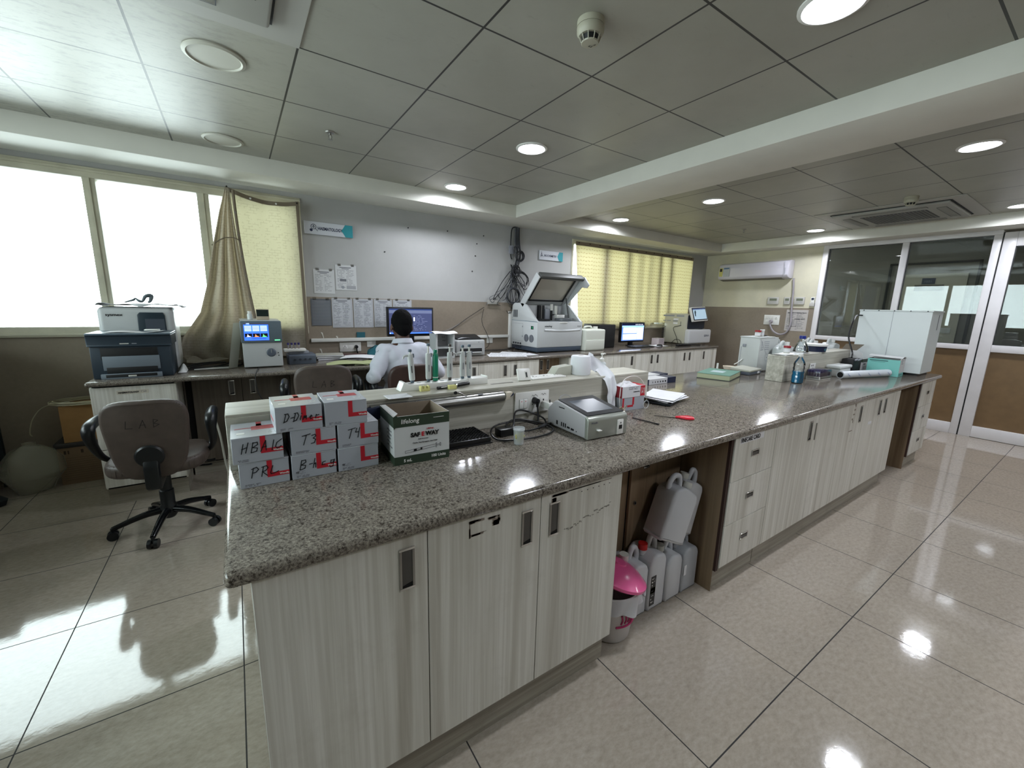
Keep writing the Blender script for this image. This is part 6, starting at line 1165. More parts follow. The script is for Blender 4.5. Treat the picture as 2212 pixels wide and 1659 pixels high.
# second SAFEWAY carton with raised lid, mint carton, roll
s2 = thing('syringe_carton', 'white and dark green syringe carton with its lid flap standing open by the white box', 'box', (5.065, 1.46, ZI), 0)
b = MB(); b.box(-.085, .085, -.09, .10, 0, .125, CW, bev=.001, seg=1); b.build('carton', s2)
b = MB()
for F, a, c in ((FX(0, -.09, 0), -.085, .085), (((-.085, 0, 0), (0, -1, 0), (0, 0, 1)), -.10, .09)): b.rect(F, a, .095, c, .125, DGREEN); b.rect(F, a, 0, c, .014, DGREEN)
b.build('green_band', s2)
b = MB(); fake_rows(b, ((-.0855, 0, 0), (0, -1, 0), (0, 0, 1)), -.06, .07, .08, .03, 4, .005, PRINT, seed=1); text('SAFEWAY', FX(-.06, -.0908, .072), .014, BLACK, into=b, bold=.0006); fake_rows(b, FX(0, -.0908, 0), -.06, .06, .06, .03, 3, .004, PRINT, seed=3); text('lifelong', ((-.0858, .06, .105), (0, -1, 0), (0, 0, 1)), .012, WHITE, into=b); b.build('print', s2)
b = MB(); b.prism([(.10, .125), (-.09, .125), (-.075, .185), (-.03, .205), (.095, .200)], 'x', -.088, -.085, CW); b.build('lid_flap', s2)
b = MB(); b.add([(-.088, .095, .200), (-.088, -.03, .205), (-.015, -.06, .262), (-.015, .085, .258)], [(0, 1, 2, 3), (3, 2, 1, 0)], mat('flap_brown_inside', '#5a5347', .8)); b.build('flap_inside', s2)
m2 = thing('glove_carton', 'pale mint green and white carton gaping open before the large white box', 'box', (5.0, 1.205, ZI), .03)
MINT = mat('mint_print', '#6fb3ab', .5); b = MB(); e = .003
for q in ((-.08, -.08 + e, -.115, .115, 0, .15), (.08 - e, .08, -.115, .115, 0, .165), (-.08, .08, -.115, -.115 + e, 0, .162), (-.08, .08, .115 - e, .115, 0, .15), (-.08, .08, -.115, .115, 0, e)): b.box(*q, CW)
b.build('carton', m2)
b = MB(); G = ((-.08, 0, 0), (0, -1, 0), (0, 0, 1)); b.rect(G, -.115, 0, .115, .15, MINT); b.rect(FX(0, -.115, 0), -.08, 0, .08, .035, MINT); b.build('mint_panel', m2)
b = MB(); b.rect(((-.0808, 0, 0), (0, -1, 0), (0, 0, 1)), -.10, .132, .03, .139, mat('dark_teal_ink', '#25494a', .5)); b.rect(((-.0808, 0, 0), (0, -1, 0), (0, 0, 1)), -.09, .122, .01, .124, mat('dark_teal_ink', '#25494a', .5)); fake_rows(b, FX(0, -.1155, 0), -.06, .06, .15, .11, 3, .004, PRINT, seed=4); fake_rows(b, FX(0, -.116, 0), -.06, .05, .026, .012, 1, .007, mat('dark_teal_ink', '#25494a', .5), seed=5); b.build('print', m2)
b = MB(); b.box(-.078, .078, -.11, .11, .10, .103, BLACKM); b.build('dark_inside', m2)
b = MB(); b.grid(lambda u, v: (-.06 + .142 * u, -.12 + .24 * v, .166 + .012 * math.sin(PI * u) + .006 * v), 6, 6, CW, thick=.002); b.build('lid', m2)
t = thing('plastic_film_roll', 'long white roll with pale blue script lying along the island before the mint carton', 'roll', (4.60, 1.235, ZI + .032), -.265)
RW = mat('roll_white', '#c3c9cf', .35); b = MB(); b.cyl((-.315, 0, 0), (.31, 0, 0), .032, RW, n=32); b.build('roll', t); b = MB(); b.cyl((-.3165, 0, 0), (-.3145, 0, 0), .024, BLACKM, n=24); b.build('core', t)
b = MB(); BI = mat('pale_blue_ink', '#5a76b4', .5)
for k in range(5): b.strokes(((0, -.0322, 0), (1, 0, 0), (0, 0, 1)), [[(-.27 + k * .13 + s * .006, .012 - s * .004 + .002 * (-1) ** s) for s in range(7)]], .003, BI)
b.build('script_print', t)
# large white metal box at the end
t = thing('white_metal_box', 'large white sheet metal box on black feet at the far end of the island', 'cabinet', (5.395, 1.265, ZI))
EW = mat('sheet_metal_white', '#c3cac9', .4, noise=.02, nscale=4)
b = MB(); b.box(-.19, .19, -.262, .262, .020, .585, EW, bev=.002, seg=1); b.build('body', t)
b = MB(); b.box(-.194, .20, -.268, .266, .585, .597, EW, bev=.001, seg=1); b.build('lid', t)
b = MB(); b.box(-.17, .17, -.24, .24, 0, .021, BLACK); b.build('feet', t)
b = MB(); G = ((-.1908, 0, 0), (0, -1, 0), (0, 0, 1)); b.rect(G, -.006, .022, -.003, .585, GREY)
for k in range(5): b.cyl((-.1945, .23 - k * .115, .590), (-.198, .23 - k * .115, .590), .005, INK, n=8)
b.build('seam_and_screws', t); b = MB(); b.rect(FX(0, -.2628, 0), .05, .42, .066, .56, mat('worn_tape', '#5d6068', .5)); b.build('worn_strip', t)

# ------------------------------------------------------------------ wall-mounted things
TEALS = mat('sign_teal', '#2b8d98', .45); SW = mat('sign_white', '#c2c5cc', .35)
def wall_sign(label, x, z, w, h, word, icon, skew):
    t = thing('wall_sign', label, 'sign', (x, YN, z), rot=(0, 0, 0)); b = MB(); b.box(0, w, -.018, -.001, 0, h, SW, bev=.001, seg=1); b.build('board', t)
    b = MB(); b.prism([(w - .105 * w / .44, h / 2), (w - .07 * w / .44, h + .0), (w, h), (w, 0), (w - .07 * w / .44, 0)], 'y', -.0195, -.0175, TEALS); b.build('arrow_panel', t)
    text(word, FX((.118 if icon == 'drop' else .085) * w / .44, -.0182, h * .38), .040 * w / .44, NAVY, t, 'lettering', bold=.0010, width=.76 if icon == 'drop' else .86)
    b = MB(); F = FX(0, -.0182, 0)
    if icon == 'drop':
        cx, cy = .082, h * .60; b.strokes(F, [[(cx + .022 * math.cos(a * PI / 10), cy + .022 * math.sin(a * PI / 10)) for a in range(21)], [(cx + .016, cy - .018), (cx + .034, cy - .036)]], .0045, NAVY); b.strokes(F, [[(cx, cy + .013), (cx - .007, cy - .002), (cx, cy - .009), (cx + .007, cy - .002), (cx, cy + .013)]], .005, NAVY); b.prism([(cx - .022 + .013 * math.cos(a), cy - .032 + .013 * math.sin(a)) for a in [k * PI / 8 for k in range(16)]], 'y', -.0189, -.0181, NAVY)
    else: b.strokes(F, [[(.020, .035), (.034, .085), (.044, .060), (.062, .038)], [(.020, .060), (.030, .045), (.050, .055)], [(.034, .085), (.030, .100)]], .006, NAVY)
    b.build('symbol', t); return t
s1 = wall_sign('HAEMATOLOGY sign, white board with a teal arrow end, left of the bare wall', .605, 2.030, .437, .115, 'HAEMATOLOGY', 'drop', 0); s1.rotation_euler = (0, 0, 0)
wall_sign('BIOCHEMISTRY sign, white board with a teal arrow end, beside the cable bundle', 3.388, 2.015, .398, .118, 'BIOCHEMISTRY', 'mic', 0)
def sheet(x0, z0, x1, z1, label, rows, seed=0, m=PAPER, group=None, cols=2, tape=True, frame=False):
    b = MB(); y = YN - .002; b.box(x0, x1, y - .002, YN, z0, z1, m); o = b.build('notice_sheet', loc=(x0, YN, z0)); tag(o, label, 'notice', group)
    b = MB(); F = FX(0, y - .0022, 0); w = x1 - x0; fake_rows(b, F, x0 + w * .08, x1 - w * .06, z1 - .045, z0 + .02, rows, .0035, PRINT, seed=seed, cols=cols, dens=.8)
    b.rect(F, x0 + w * .2, z1 - .028, x0 + w * .75, z1 - .02, PRINT); b.rect(F, x0 + w * .3, z1 - .04, x0 + w * .65, z1 - .034, PRINT)
    if frame: b.strokes(F, [[(x0 + .01, z0 + .01), (x0 + .01, z1 - .01), (x1 - .01, z1 - .01), (x1 - .01, z0 + .01), (x0 + .01, z0 + .01)]], .0015, PRINT)
    b.v = [(a - x0, c - YN, d - z0) for a, c, d in b.v]; b.build('print', o)
    if tape:
        b = MB()
        for a in (.12, .75): b.box(w * a, w * a + .03, -.0045, -.0035, z1 - z0 - .012, z1 - z0 + .012, m_glass('clear_adhesive', (.9, .9, .88, 1), .05, .2))
        b.build('tape', o)
    return o
G5 = 'sheets taped on the tan wall above the trunking'
o = sheet(.619, 1.165, .805, 1.427, 'dark grey ruled sheet, first of the row taped on the tan wall', 0, m=mat('dark_grey_sheet', '#5c6066', .6), group=G5); b = MB()
for k in range(17): b.rect(FX(0, -.0044, 0), .012, .012 + k * .0142, .175, .0155 + k * .0142, mat('light_rule', '#8b8e93', .6))
b.build('ruled_lines', o)
PL = mat('laminated_sheet', '#b4b6bb', .3)
sheet(.812, 1.145, 1.010, 1.437, 'printed white sheet directly right of the dark ruled sheet', 22, 1, PL, G5, 2, frame=True); sheet(1.020, 1.144, 1.218, 1.438, 'printed white sheet third in the row taped on the tan wall', 22, 2, PL, G5, 2, frame=True)
sheet(1.228, 1.148, 1.420, 1.438, 'printed white sheet half hidden by the left edge of the monitor', 22, 3, PL, G5, 2, frame=True); sheet(1.432, 1.148, 1.640, 1.438, 'printed white sheet at the right end, mostly behind the monitor', 22, 4, PL, G5, 2, frame=True)
FP = mat('faded_sheet', '#c2c3c4', .5)
sheet(.660, 1.480, .850, 1.710, 'faded nearly blank sheet taped high on the white wall under the HAEMATOLOGY sign', 12, 5, FP, 'faded sheets on the white wall', 2); o = sheet(.862, 1.520, 1.062, 1.765, 'faded form with a round grey stamp on the white wall', 13, 6, FP, 'faded sheets on the white wall', 2)
b = MB(); b.cyl((.065, -.0042, .028), (.065, -.0052, .028), .015, GREY, n=18); b.rect(FX(0, -.0042, 0), .10, .012, .19, .045, mat('light_print', '#9a9b9f', .7)); b.rect(FX(0, -.0042, 0), .04, .085, .10, .11, PRINT); b.build('stamp', o)
o = MB().box(1.038, 1.122, YN - .012, YN, 1.039, 1.095, mat('teal_card', '#235a66', .5)).build('wall_label', loc=(1.038, YN, 1.039)); tag(o, 'small teal card standing on the trunking left of the monitor', 'card')
plate('wall_socket', 'white twin socket plate with a black plug on the tan wall above the notebooks', ((.865, YN, .895), (1, 0, 0), (0, 0, 1)), .212, .098, (('socket', .05, .05), ('blank', .106, .05), ('socket', .162, .05)))
t = thing('black_plug', 'black plug with its cord in the twin wall socket above the notebooks', 'plug', (1.027, YN - .009, .945)); b = MB(); b.cyl((0, 0, 0), (0, -.03, 0), .019, BLACK, r1=.015, n=16); b.tube([(0, -.02, -.01), (.0, -.025, -.04), (.01, -.02, -.07)], .006, BLACK, n=8); b.build('plug', t)
plate('wall_switch', 'white square switch box on the tan wall left of the seated person', ((1.14, YN, .935), (1, 0, 0), (0, 0, 1)), .092, .092, (('blank', .046, .046),), 'switch'); plate('wall_switch', 'white square switch box on the tan wall above the small laser printer', ((2.61, YN, .935), (1, 0, 0), (0, 0, 1)), .088, .088, (('blank', .044, .044),), 'switch')
for k, (x, z) in enumerate(((.70, 1.10), (.84, 1.06), (.68, .935))):
    o = MB(); o.prism([(0, 0), (.012, -.005), (.022, -.06), (.016, -.062), (.004, -.02), (-.006, -.002)], 'y', -.003, 0, mat('flaked_paint', '#c9c8c0', .6)); o = o.build('paint_flake'); o.location = (x, YN, z); tag(o, ('white flake of paint hanging above the trunking below the dark ruled sheet', 'white flake of paint below the second sheet of the row', 'white flake of paint below the trunking, left of the wall socket')[k], 'paint flake', 'paint flakes on the tan wall')
# dangling cable bundle
t = thing('cable_bundle', 'large tangled bundle of black network cables hanging from the soffit on the white wall', 'cable bundle', (3.02, YN - .03, 1.42))
r = random.Random(11); b = MB(); KB = mat('cable_black', '#17181b', .5); KG = mat('cable_grey', '#4a4c52', .5); o_ = Vector((3.02, YN - .03, 1.42))
def L(*p): return [tuple(Vector(q) - o_) for q in p]
yb = YN - .03
for k in range(7):
    dx = -.025 + k * .009
    b.tube(L((3.02 + dx, yb + r.uniform(-.01, .01), 2.365), (3.02 + dx * 1.2, yb, 2.2), (3.03 + dx + r.uniform(-.01, .02), yb - .01, 2.05), (3.0 + dx + r.uniform(-.02, .02), yb - .015, 1.92), (2.96 + dx * 1.5, yb - .01, 1.78)), .007, KB if k % 2 else KG, n=7)
b.tube(L((3.02, yb, 2.365), (2.96, yb, 2.36), (2.93, yb, 2.30), (2.925, yb, 2.05), (2.945, yb, 1.98)), .007, KB, n=7); b.build('riser', t)
b = MB()
for k in range(22):
    x0 = 2.965 + r.uniform(-.04, .05); z0 = 1.80 + r.uniform(-.06, .12); xe = r.uniform(2.66, 3.20); ze = 1.42 + r.uniform(-.10, .16) + .15 * (abs(xe - 2.93) > .2)
    b.tube(L((x0, yb, z0), (x0 * .6 + xe * .4 + r.uniform(-.05, .05), yb - r.uniform(0, .04), z0 * .55 + ze * .45), (xe, yb - r.uniform(0, .03), ze), (xe + r.uniform(-.06, .06), yb, ze - r.uniform(-.03, .07))), r.choice((.003, .004, .0045)), r.choice((KB, KB, KG)), n=6)
b.build('loose_cables', t)
def ring(cx, cz, R, n, tr):
    b = MB()
    for k in range(n):
        rr = R * r.uniform(.85, 1.08); ox, oz = r.uniform(-.012, .012), r.uniform(-.015, .015); b.tube(L(*[(cx + ox + rr * math.cos(a * PI / 9), yb - .03 - .004 * k, cz + oz + rr * 1.05 * math.sin(a * PI / 9)) for a in range(19)]), tr, r.choice((KB, KG)), n=6, smooth_path=False)
    return b
ring(3.045, 2.01, .055, 3, .008).build('coil', t); ring(2.95, 1.53, .095, 9, .004).build('coil', t); ring(2.99, 2.09, .05, 3, .004).build('coil', t); ring(2.985, 1.83, .06, 5, .004).build('coil', t)
b = MB()
for k in range(6): b.tube(L((3.03, yb, 1.82 + k * .004), (3.10, yb - .03, 1.82 + r.uniform(-.01, .02)), (3.16 + r.uniform(-.02, .03), yb - .03, 1.76), (3.17 + r.uniform(-.06, .05), yb - .02, 1.68 + r.uniform(-.03, .03))), .0042, KB, n=6)
b.box(-.045, .055, -.045, -.015, .39, .44, KB, bev=.01); b.build('free_ends', t)
b = MB(); b.box(2.895 - 3.02, 2.955 - 3.02, -.02, .0, .62, .72, mat('grey_junction', '#7d8088', .5), bev=.003); b.build('junction_box', t)
b = MB(); b.tube(L((2.75, yb, 1.55), (2.62, yb - .02, 1.50), (2.66, yb - .02, 1.44), (2.72, yb, 1.50), (2.62, yb, 1.46), (2.58, yb, 1.40)), .003, KG, n=6); b.box(-.42, -.27, -.012, .012, .0, .05, mat('grey_strip', '#9a9892', .6), bev=.002); b.build('strip_box', t)
r2 = random.Random(2)
for k, (x, z) in enumerate(((1.62, 2.20), (2.08, 2.22), (2.55, 2.22), (2.46, 2.12), (2.44, 1.98), (1.36, 1.93), (2.40, 1.80))):
    o = MB(); o.cyl((0, 0, 0), (0, -.006, 0), .007, INK, n=8); o = o.build('wall_plug_hole'); o.location = (x, YN, z); tag(o, 'small dark nail stub in the bare white wall', 'nail', 'nail stubs in the white wall')
# ---- door side wall
t = thing('split_air_conditioner', 'white split air conditioner with an energy sticker high on the door side wall', 'air conditioner', (XR, 3.53, 1.93))
ACW = mat('glossy_white_plastic', '#c8c5d0', .3, coat=.3); b = MB(); b.prism([(0, .27), (-.10, .275), (-.165, .255), (-.19, .19), (-.195, .05), (-.17, .015), (-.08, -.005), (0, .0)], 'y', -.50, .60, ACW, bev=.010, seg=3); b.build('body', t)
b = MB(); b.prism([(-.188, .05), (-.15, .012), (-.14, .004), (-.05, -.012), (-.03, -.002), (-.12, .022)], 'y', -.40, .58, mat('ac_louver', '#6a665f', .5)); b.build('louver', t)
b = MB(); G = ((-.1955, 0, 0), (0, -1, 0), (0, 0, 1)); b.rect(G, -.58, .06, -.52, .20, mat('sticker_yellow', '#bdb56a', .5), d=.004); b.rect(G, -.57, .14, -.53, .19, INK, d=.005); b.rect(G, -.505, .055, -.40, .21, mat('sticker_silver', '#a3a7ac', .4), d=.004); b.rect(G, -.50, .18, -.41, .20, mat('sticker_blue', '#3a5a80', .4), d=.005); b.build('energy_sticker', t)
b = MB(); b.rect(G, .44, .03, .443, .25, GREY, d=.003); b.rect(G, .455, .06, .46, .15, GREY, d=.003); b.build('end_cap_line', t)
hs = [(3.005, 1.93), (2.985, 1.75), (2.975, 1.55), (2.962, 1.35), (2.955, 1.22), (3.0, 1.10), (3.09, 1.065), (3.19, 1.11), (3.245, 1.20), (3.25, 1.245)]
o = MB(); o.tube([(XR - .03, y, z) for y, z in hs], .0135, mat('grey_conduit', '#9a959b', .5), n=12); o = o.build('conduit_hose', loc=(XR - .03, 3.0, 1.065)); tag(o, 'grey corrugated conduit looping from the air conditioner to the wall socket', 'conduit')
plate('wall_socket', 'white switch and socket plate with a grey plug on the tan door side wall', ((XR, 3.365, 1.21), (0, -1, 0), (0, 0, 1)), .235, .155, (('switch', .05, .11), ('switch', .09, .11), ('switch', .13, .11), ('socket', .185, .105), ('socket', .055, .045), ('blank', .165, .042)))
t = thing('grey_plug', 'round grey plug feeding the conduit in the door side wall socket', 'plug', (XR - .012, 3.25, 1.262)); b = MB(); b.cyl((.001, 0, 0), (-.035, 0, 0), .03, mat('grey_conduit', '#9a959b', .5), r1=.022, n=18); b.build('plug', t)
for y0, w, lab in ((3.345, .165, 'white thermostat with a grey display, leftmost of the three on the door side wall'), (3.100, .085, 'white thermostat partly behind the conduit, middle of the three'), (2.955, .14, 'white thermostat right of the conduit on the door side wall')):
    t = thing('thermostat', lab, 'thermostat', (XR, y0, 1.535), group='thermostats on the door side wall'); b = MB(); b.box(-.024, 0, -w, 0, 0, .112, mat('thermostat_white', '#b9b7b3', .4), bev=.006); b.build('body', t); b = MB(); G = ((-.0245, 0, 0), (0, -1, 0), (0, 0, 1)); b.rect(G, w * .2, .055, w * .85, .092, mat('lcd_grey', '#6c7263', .3)); b.rect(G, w * .2, .035, w * .8, .040, GREY); b.build('display', t)
t = thing('remote_control', 'white air conditioner remote in a wall holder beside the partition post', 'remote', (XR, 2.735, 1.515)); b = MB(); b.box(-.022, 0, -.05, 0, 0, .13, WHITE, bev=.006); b.build('body', t); b = MB(); G = ((-.0225, 0, 0), (0, -1, 0), (0, 0, 1)); b.rect(G, .010, .088, .042, .120, NAVY); b.rect(G, .015, .03, .035, .05, GREY); b.build('display', t); b = MB(); b.box(-.028, 0, -.058, .008, -.006, .045, mat('thermostat_white', '#b9b7b3', .4), bev=.004); b.build('holder', t)
b = MB(); b.box(XR - .003, XR, 2.745, 3.045, 1.13, 1.455, mat('pale_lilac_paper', '#b6b1ae', .6)); o = b.build('notice_sheet'); tag(o, 'printed form taped behind the conduit on the tan door side wall', 'notice'); b = MB(); G = ((XR - .0034, 3.045, 0), (0, -1, 0), (0, 0, 1)); fake_rows(b, G, .02, .28, 1.42, 1.15, 20, .005, PRINT, seed=8, cols=2); b.rect(G, .02, 1.405, .28, 1.412, INK); b.rect(G, .13, 1.31, .27, 1.316, INK); b.rect(G, .04, 1.20, .16, 1.205, INK); b.build('print', o)
# ---- ceiling devices
def smoke(x, y, label, rz=0):
    t = thing('smoke_detector', label, 'smoke detector', (x, y, ZC), rz, group='smoke detectors'); m = mat('detector_ivory', '#a7a493', .45); b = MB(); b.lathe([(.052, 0), (.053, -.004), (.053, -.022), (.0001, -.022)], m, n=32); b.build('base', t)
    b = MB(); b.lathe([(.0515, -.0225), (.053, -.026), (.052, -.044), (.044, -.055), (.0001, -.055)], m, n=32); b.lathe([(.030, -.075), (.034, -.0745), (.032, -.079), (.0001, -.081)], m, n=32); b.build('body', t)
    b = MB(); b.lathe([(.034, -.054), (.028, -.076)], BLACKM, n=32)
    b.build('sensor_chamber', t); b = MB()
    for k in range(10): a = k * PI / 5; b.tube([(.042 * math.cos(a), .042 * math.sin(a), -.054), (.033 * math.cos(a), .033 * math.sin(a), -.077)], .0022, m, n=6, smooth_path=False)
    b.build('ribs', t); return t
sd = smoke(1.248, 1.367, 'ivory smoke detector with a handwritten mark on the near ceiling bay'); b = MB(); hand(b, '59', ((.018, .0, -.0812), (-1, 0, 0), (0, 1, 0)), .012, INK, w=.002); hand(b, '0', ((.02, -.014, -.0812), (-1, 0, 0), (0, 1, 0)), .010, INK, w=.002); b.build('handwriting', sd)
smoke(5.37, 1.343, 'ivory smoke detector beside the far cassette air conditioner')
def sprinkler(x, y, label):
    t = thing('sprinkler_head', label, 'sprinkler', (x, y, ZC), group='ceiling sprinklers'); b = MB(); b.lathe([(.0001, 0), (.030, -.001), (.026, -.008), (.010, -.010), (.0001, -.010)], STEEL, n=24); b.build('escutcheon', t)
    b = MB(); b.cyl((0, 0, -.008), (0, 0, -.022), .008, STEEL, n=12); b.tube([(-.008, 0, -.02), (-.010, 0, -.034), (-.003, 0, -.046)], .0022, STEEL, n=6); b.tube([(.008, 0, -.02), (.010, 0, -.034), (.003, 0, -.046)], .0022, STEEL, n=6); b.cyl((0, 0, -.022), (0, 0, -.044), .002, OFFW, n=8); b.build('frame', t); b = MB(); b.cyl((0, 0, -.046), (0, 0, -.048), .014, STEEL, n=16); b.build('deflector', t)
sprinkler(.621, 3.149, 'chrome sprinkler head on the near ceiling bay'); sprinkler(5.827, 3.127, 'sprinkler head on the far ceiling bay above the air conditioner wall')
def cassette(x, y, label):
    t = thing('cassette_air_conditioner', label, 'air conditioner', (x, y, ZC), group='ceiling cassette air conditioners'); m = mat('cassette_grey_white', '#9a9a94', .45)
    b = MB(); b.box(-.598, .598, -.598, .598, -.006, 0, mat('cassette_surround', '#a6a59f', .5), bev=.001, seg=1); b.build('surround', t)
    b = MB(); b.box(-.475, .475, -.475, .475, -.034, -.006, m, bev=.014, seg=3); b.build('panel', t)
    b = MB(); b.box(-.27, .27, -.27, .27, -.037, -.033, mat('cassette_grille', '#4c4d4c', .6), bev=.008)
    for k in range(18): b.box(-.26, .26, -.255 + k * .03, -.252 + k * .03, -.040, -.036, m)
    b.build('intake_grille', t)
    for q in ((-.30, .30, -.42, -.35), (-.30, .30, .35, .42), (-.42, -.35, -.30, .30), (.35, .42, -.30, .30)):
        b = MB(); b.box(*q, -.0375, -.033, mat('louver_grey', '#85857f', .5), bev=.004); b.strokes(((0, 0, -.038), (1, 0, 0), (0, -1, 0)), [[(q[0], -q[2]), (q[1], -q[2]), (q[1], -q[3]), (q[0], -q[3]), (q[0], -q[2])]], .004, DKGREY); b.build('louver', t)
    b = MB(); b.box(-.485, -.475, -.475, .475, -.012, -.006, BLACKM); b.box(-.475, .475, .475, .485, -.012, -.006, BLACKM); b.box(-.475, .475, -.485, -.475, -.012, -.006, BLACKM); b.box(.475, .485, -.475, .475, -.012, -.006, BLACKM); b.build('shadow_gap', t)
cassette(6.19, 1.62, 'square cassette air conditioner in the far ceiling bay before the glazed door'); cassette(-.265, 1.648, 'square cassette air conditioner cut off at the top edge of the picture')
# ------------------------------------------------------------------ chairs
VINYL = mat('worn_brown_vinyl', '#463c36', .5, noise=.18, nscale=18, bump=.15); CHB = mat('chair_black', '#0d1114', .35); CHG = mat('chair_gloss_black', '#101214', .18, metal=.2)
def chair(loc, rz, zs, label, word, group, aw=1.0, vin=None):
    """swivel chair facing +y; zs seat height"""
    vin = vin or VINYL
    t = thing('office_chair', label, 'chair', (loc[0], loc[1], 0), rz, group=group)
    for k in range(5):
        a = math.radians(190 + 72 * k); ca, sa = math.cos(a), math.sin(a)
        b = MB(); b.tube([(.02 * ca, .02 * sa, .115), (.12 * ca, .12 * sa, .105), (.225 * ca, .225 * sa, .075), (.262 * ca, .262 * sa, .064)], [.024, .019, .015, .013], CHG, n=10); l = b.build('base_leg', t)
        b = MB(); px, py = -sa, ca
        for s_ in (-1, 1): b.cyl((.262 * ca + px * .006 * s_, .262 * sa + py * .006 * s_, .026), (.262 * ca + px * .024 * s_, .262 * sa + py * .024 * s_, .026), .026, CHB, n=18)
        b.cyl((.262 * ca, .262 * sa, .03), (.262 * ca, .262 * sa, .07), .009, CHB, n=10); b.build('caster', l)
    b = MB(); b.lathe([(.0001, .06), (.03, .062), (.042, .08), (.042, .14), (.036, .15), (.036, .24), (.030, .245), (.030, zs - .06), (.0001, zs - .06)], CHB, n=24); b.build('column', t)
    b = MB(); b.box(-.10, .10, -.12, .12, zs - .075, zs - .045, CHB, bev=.01); b.tube([(.08, -.05, zs - .065), (.22, -.08, zs - .065), (.25, -.09, zs - .06)], .006, CHB, n=8); b.tube([(.08, .03, zs - .065), (.23, .02, zs - .07), (.26, .02, zs - .068)], [.006, .006, .010], CHB, n=8); b.build('seat_plate', t)
    b = MB()
    def sc(p): return p
    pts = [(.235 * math.copysign(abs(math.cos(a)) ** .55, math.cos(a)), .225 * math.copysign(abs(math.sin(a)) ** .6, math.sin(a))) for a in [k * PI / 18 for k in range(36)]]
    b.prism(pts, 'z', zs - .045, zs + .035, vin, bev=.028, seg=4); b.build('seat', t)
    # backrest: rounded trapezoid, leaning slightly back (towards -y)
    zb0, zb1 = zs - .055, zs + .405
    out = []
    for k in range(48):
        a = k * 2 * PI / 48; c, s = math.cos(a), math.sin(a); x = math.copysign(abs(c) ** .50, c); z = math.copysign(abs(s) ** .55, s); w = .178 + .028 * z; out.append((x * w, (zb0 + zb1) / 2 + z * (zb1 - zb0) / 2))
    b = MB(); b.prism(out, 'y', -.235, -.185, vin, bev=.018, seg=4)
    b.v = [(x, y - .10 * (z - zb0) + (x * x) * .9, z) for x, y, z in b.v]; bk = b.build('backrest', t)
    fr = ((-.075 if len(word) < 5 else -.09, -.2375 - .10 * (zb1 - .13 - zb0) - .001, zb1 - .15), (1, 0, 0), (0, -.10, 1)); b = MB()
    WR = {'L': [[(.1, 1), (.0, .1), (.5, .05)]], 'A': [[(.0, 0), (.35, 1.0), (.5, .0)], [(.1, .4), (.5, .4)]], 'B': [[(.1, 0), (.15, 1), (.5, .85), (.15, .5), (.55, .3), (.1, 0)]], 'E': [[(.5, 1), (.1, .95), (.05, .0), (.5, .05)], [(.1, .5), (.4, .5)]]}
    x = 0
    for ch in word: b.strokes(fr, [[((u * .055 + x), v * .045) for u, v in l] for l in WR.get(ch, [])], .0035, mat('faded_ink', '#1a1512', .7), d=.003); x += .055
    b.build('handwriting', t)
    b = MB(); b.lathe([(.0001, 0), (.062, .0), (.066, .010), (.058, .020), (.0001, .022)], CHB, n=32); b.xf(Matrix.Translation((0, -.235, zs + .085)) @ Matrix.Rotation(PI / 2 + .1, 4, 'X'))
    b.prism([(-.248, zs + .08), (-.262, zs + .02), (-.262, zs - .10), (-.235, zs - .12), (-.05, zs - .085), (-.05, zs - .055), (-.20, zs - .055), (-.225, zs + .08)], 'x', -.034, .034, CHB, bev=.008); b.build('back_bracket', t)
    for s_ in (-1, 1):
        b = MB(); b.tube([(s_ * .20, .04, zs - .02), (s_ * .238, .02, zs + .01), (s_ * .262, -.02, zs + .06), (s_ * .270, -.09, zs + .16), (s_ * .270, -.10, zs + .225), (s_ * .268, -.04, zs + .248), (s_ * .266, .10, zs + .245), (s_ * .262, .16, zs + .21), (s_ * .250, .13, zs + .10), (s_ * .235, .08, zs + .01), (s_ * .20, .05, zs - .02)], [.012, .014, .018, .026, .030, .028, .026, .022, .018, .014, .012], CHB, n=10)
        b.v = [(x * aw, y, z) for x, y, z in b.v]; b.build('armrest', t)
    return t
chair((-.445, 3.13), -.06, .455, 'brown vinyl swivel chair marked LAB standing before the left end of the bench', 'LAB', 'brown vinyl swivel chairs')
chair((.50, 3.30), -.10, .565, 'empty brown vinyl swivel chair marked LAB, left of the seated person', 'LAB', 'brown vinyl swivel chairs', aw=.93)
chair((1.10, 3.24), .0, .545, 'brown vinyl swivel chair the person in the white shirt sits on', 'L', 'brown vinyl swivel chairs', aw=.95, vin=mat('deep_brown_vinyl', '#33201a', .5, noise=.15, nscale=18))
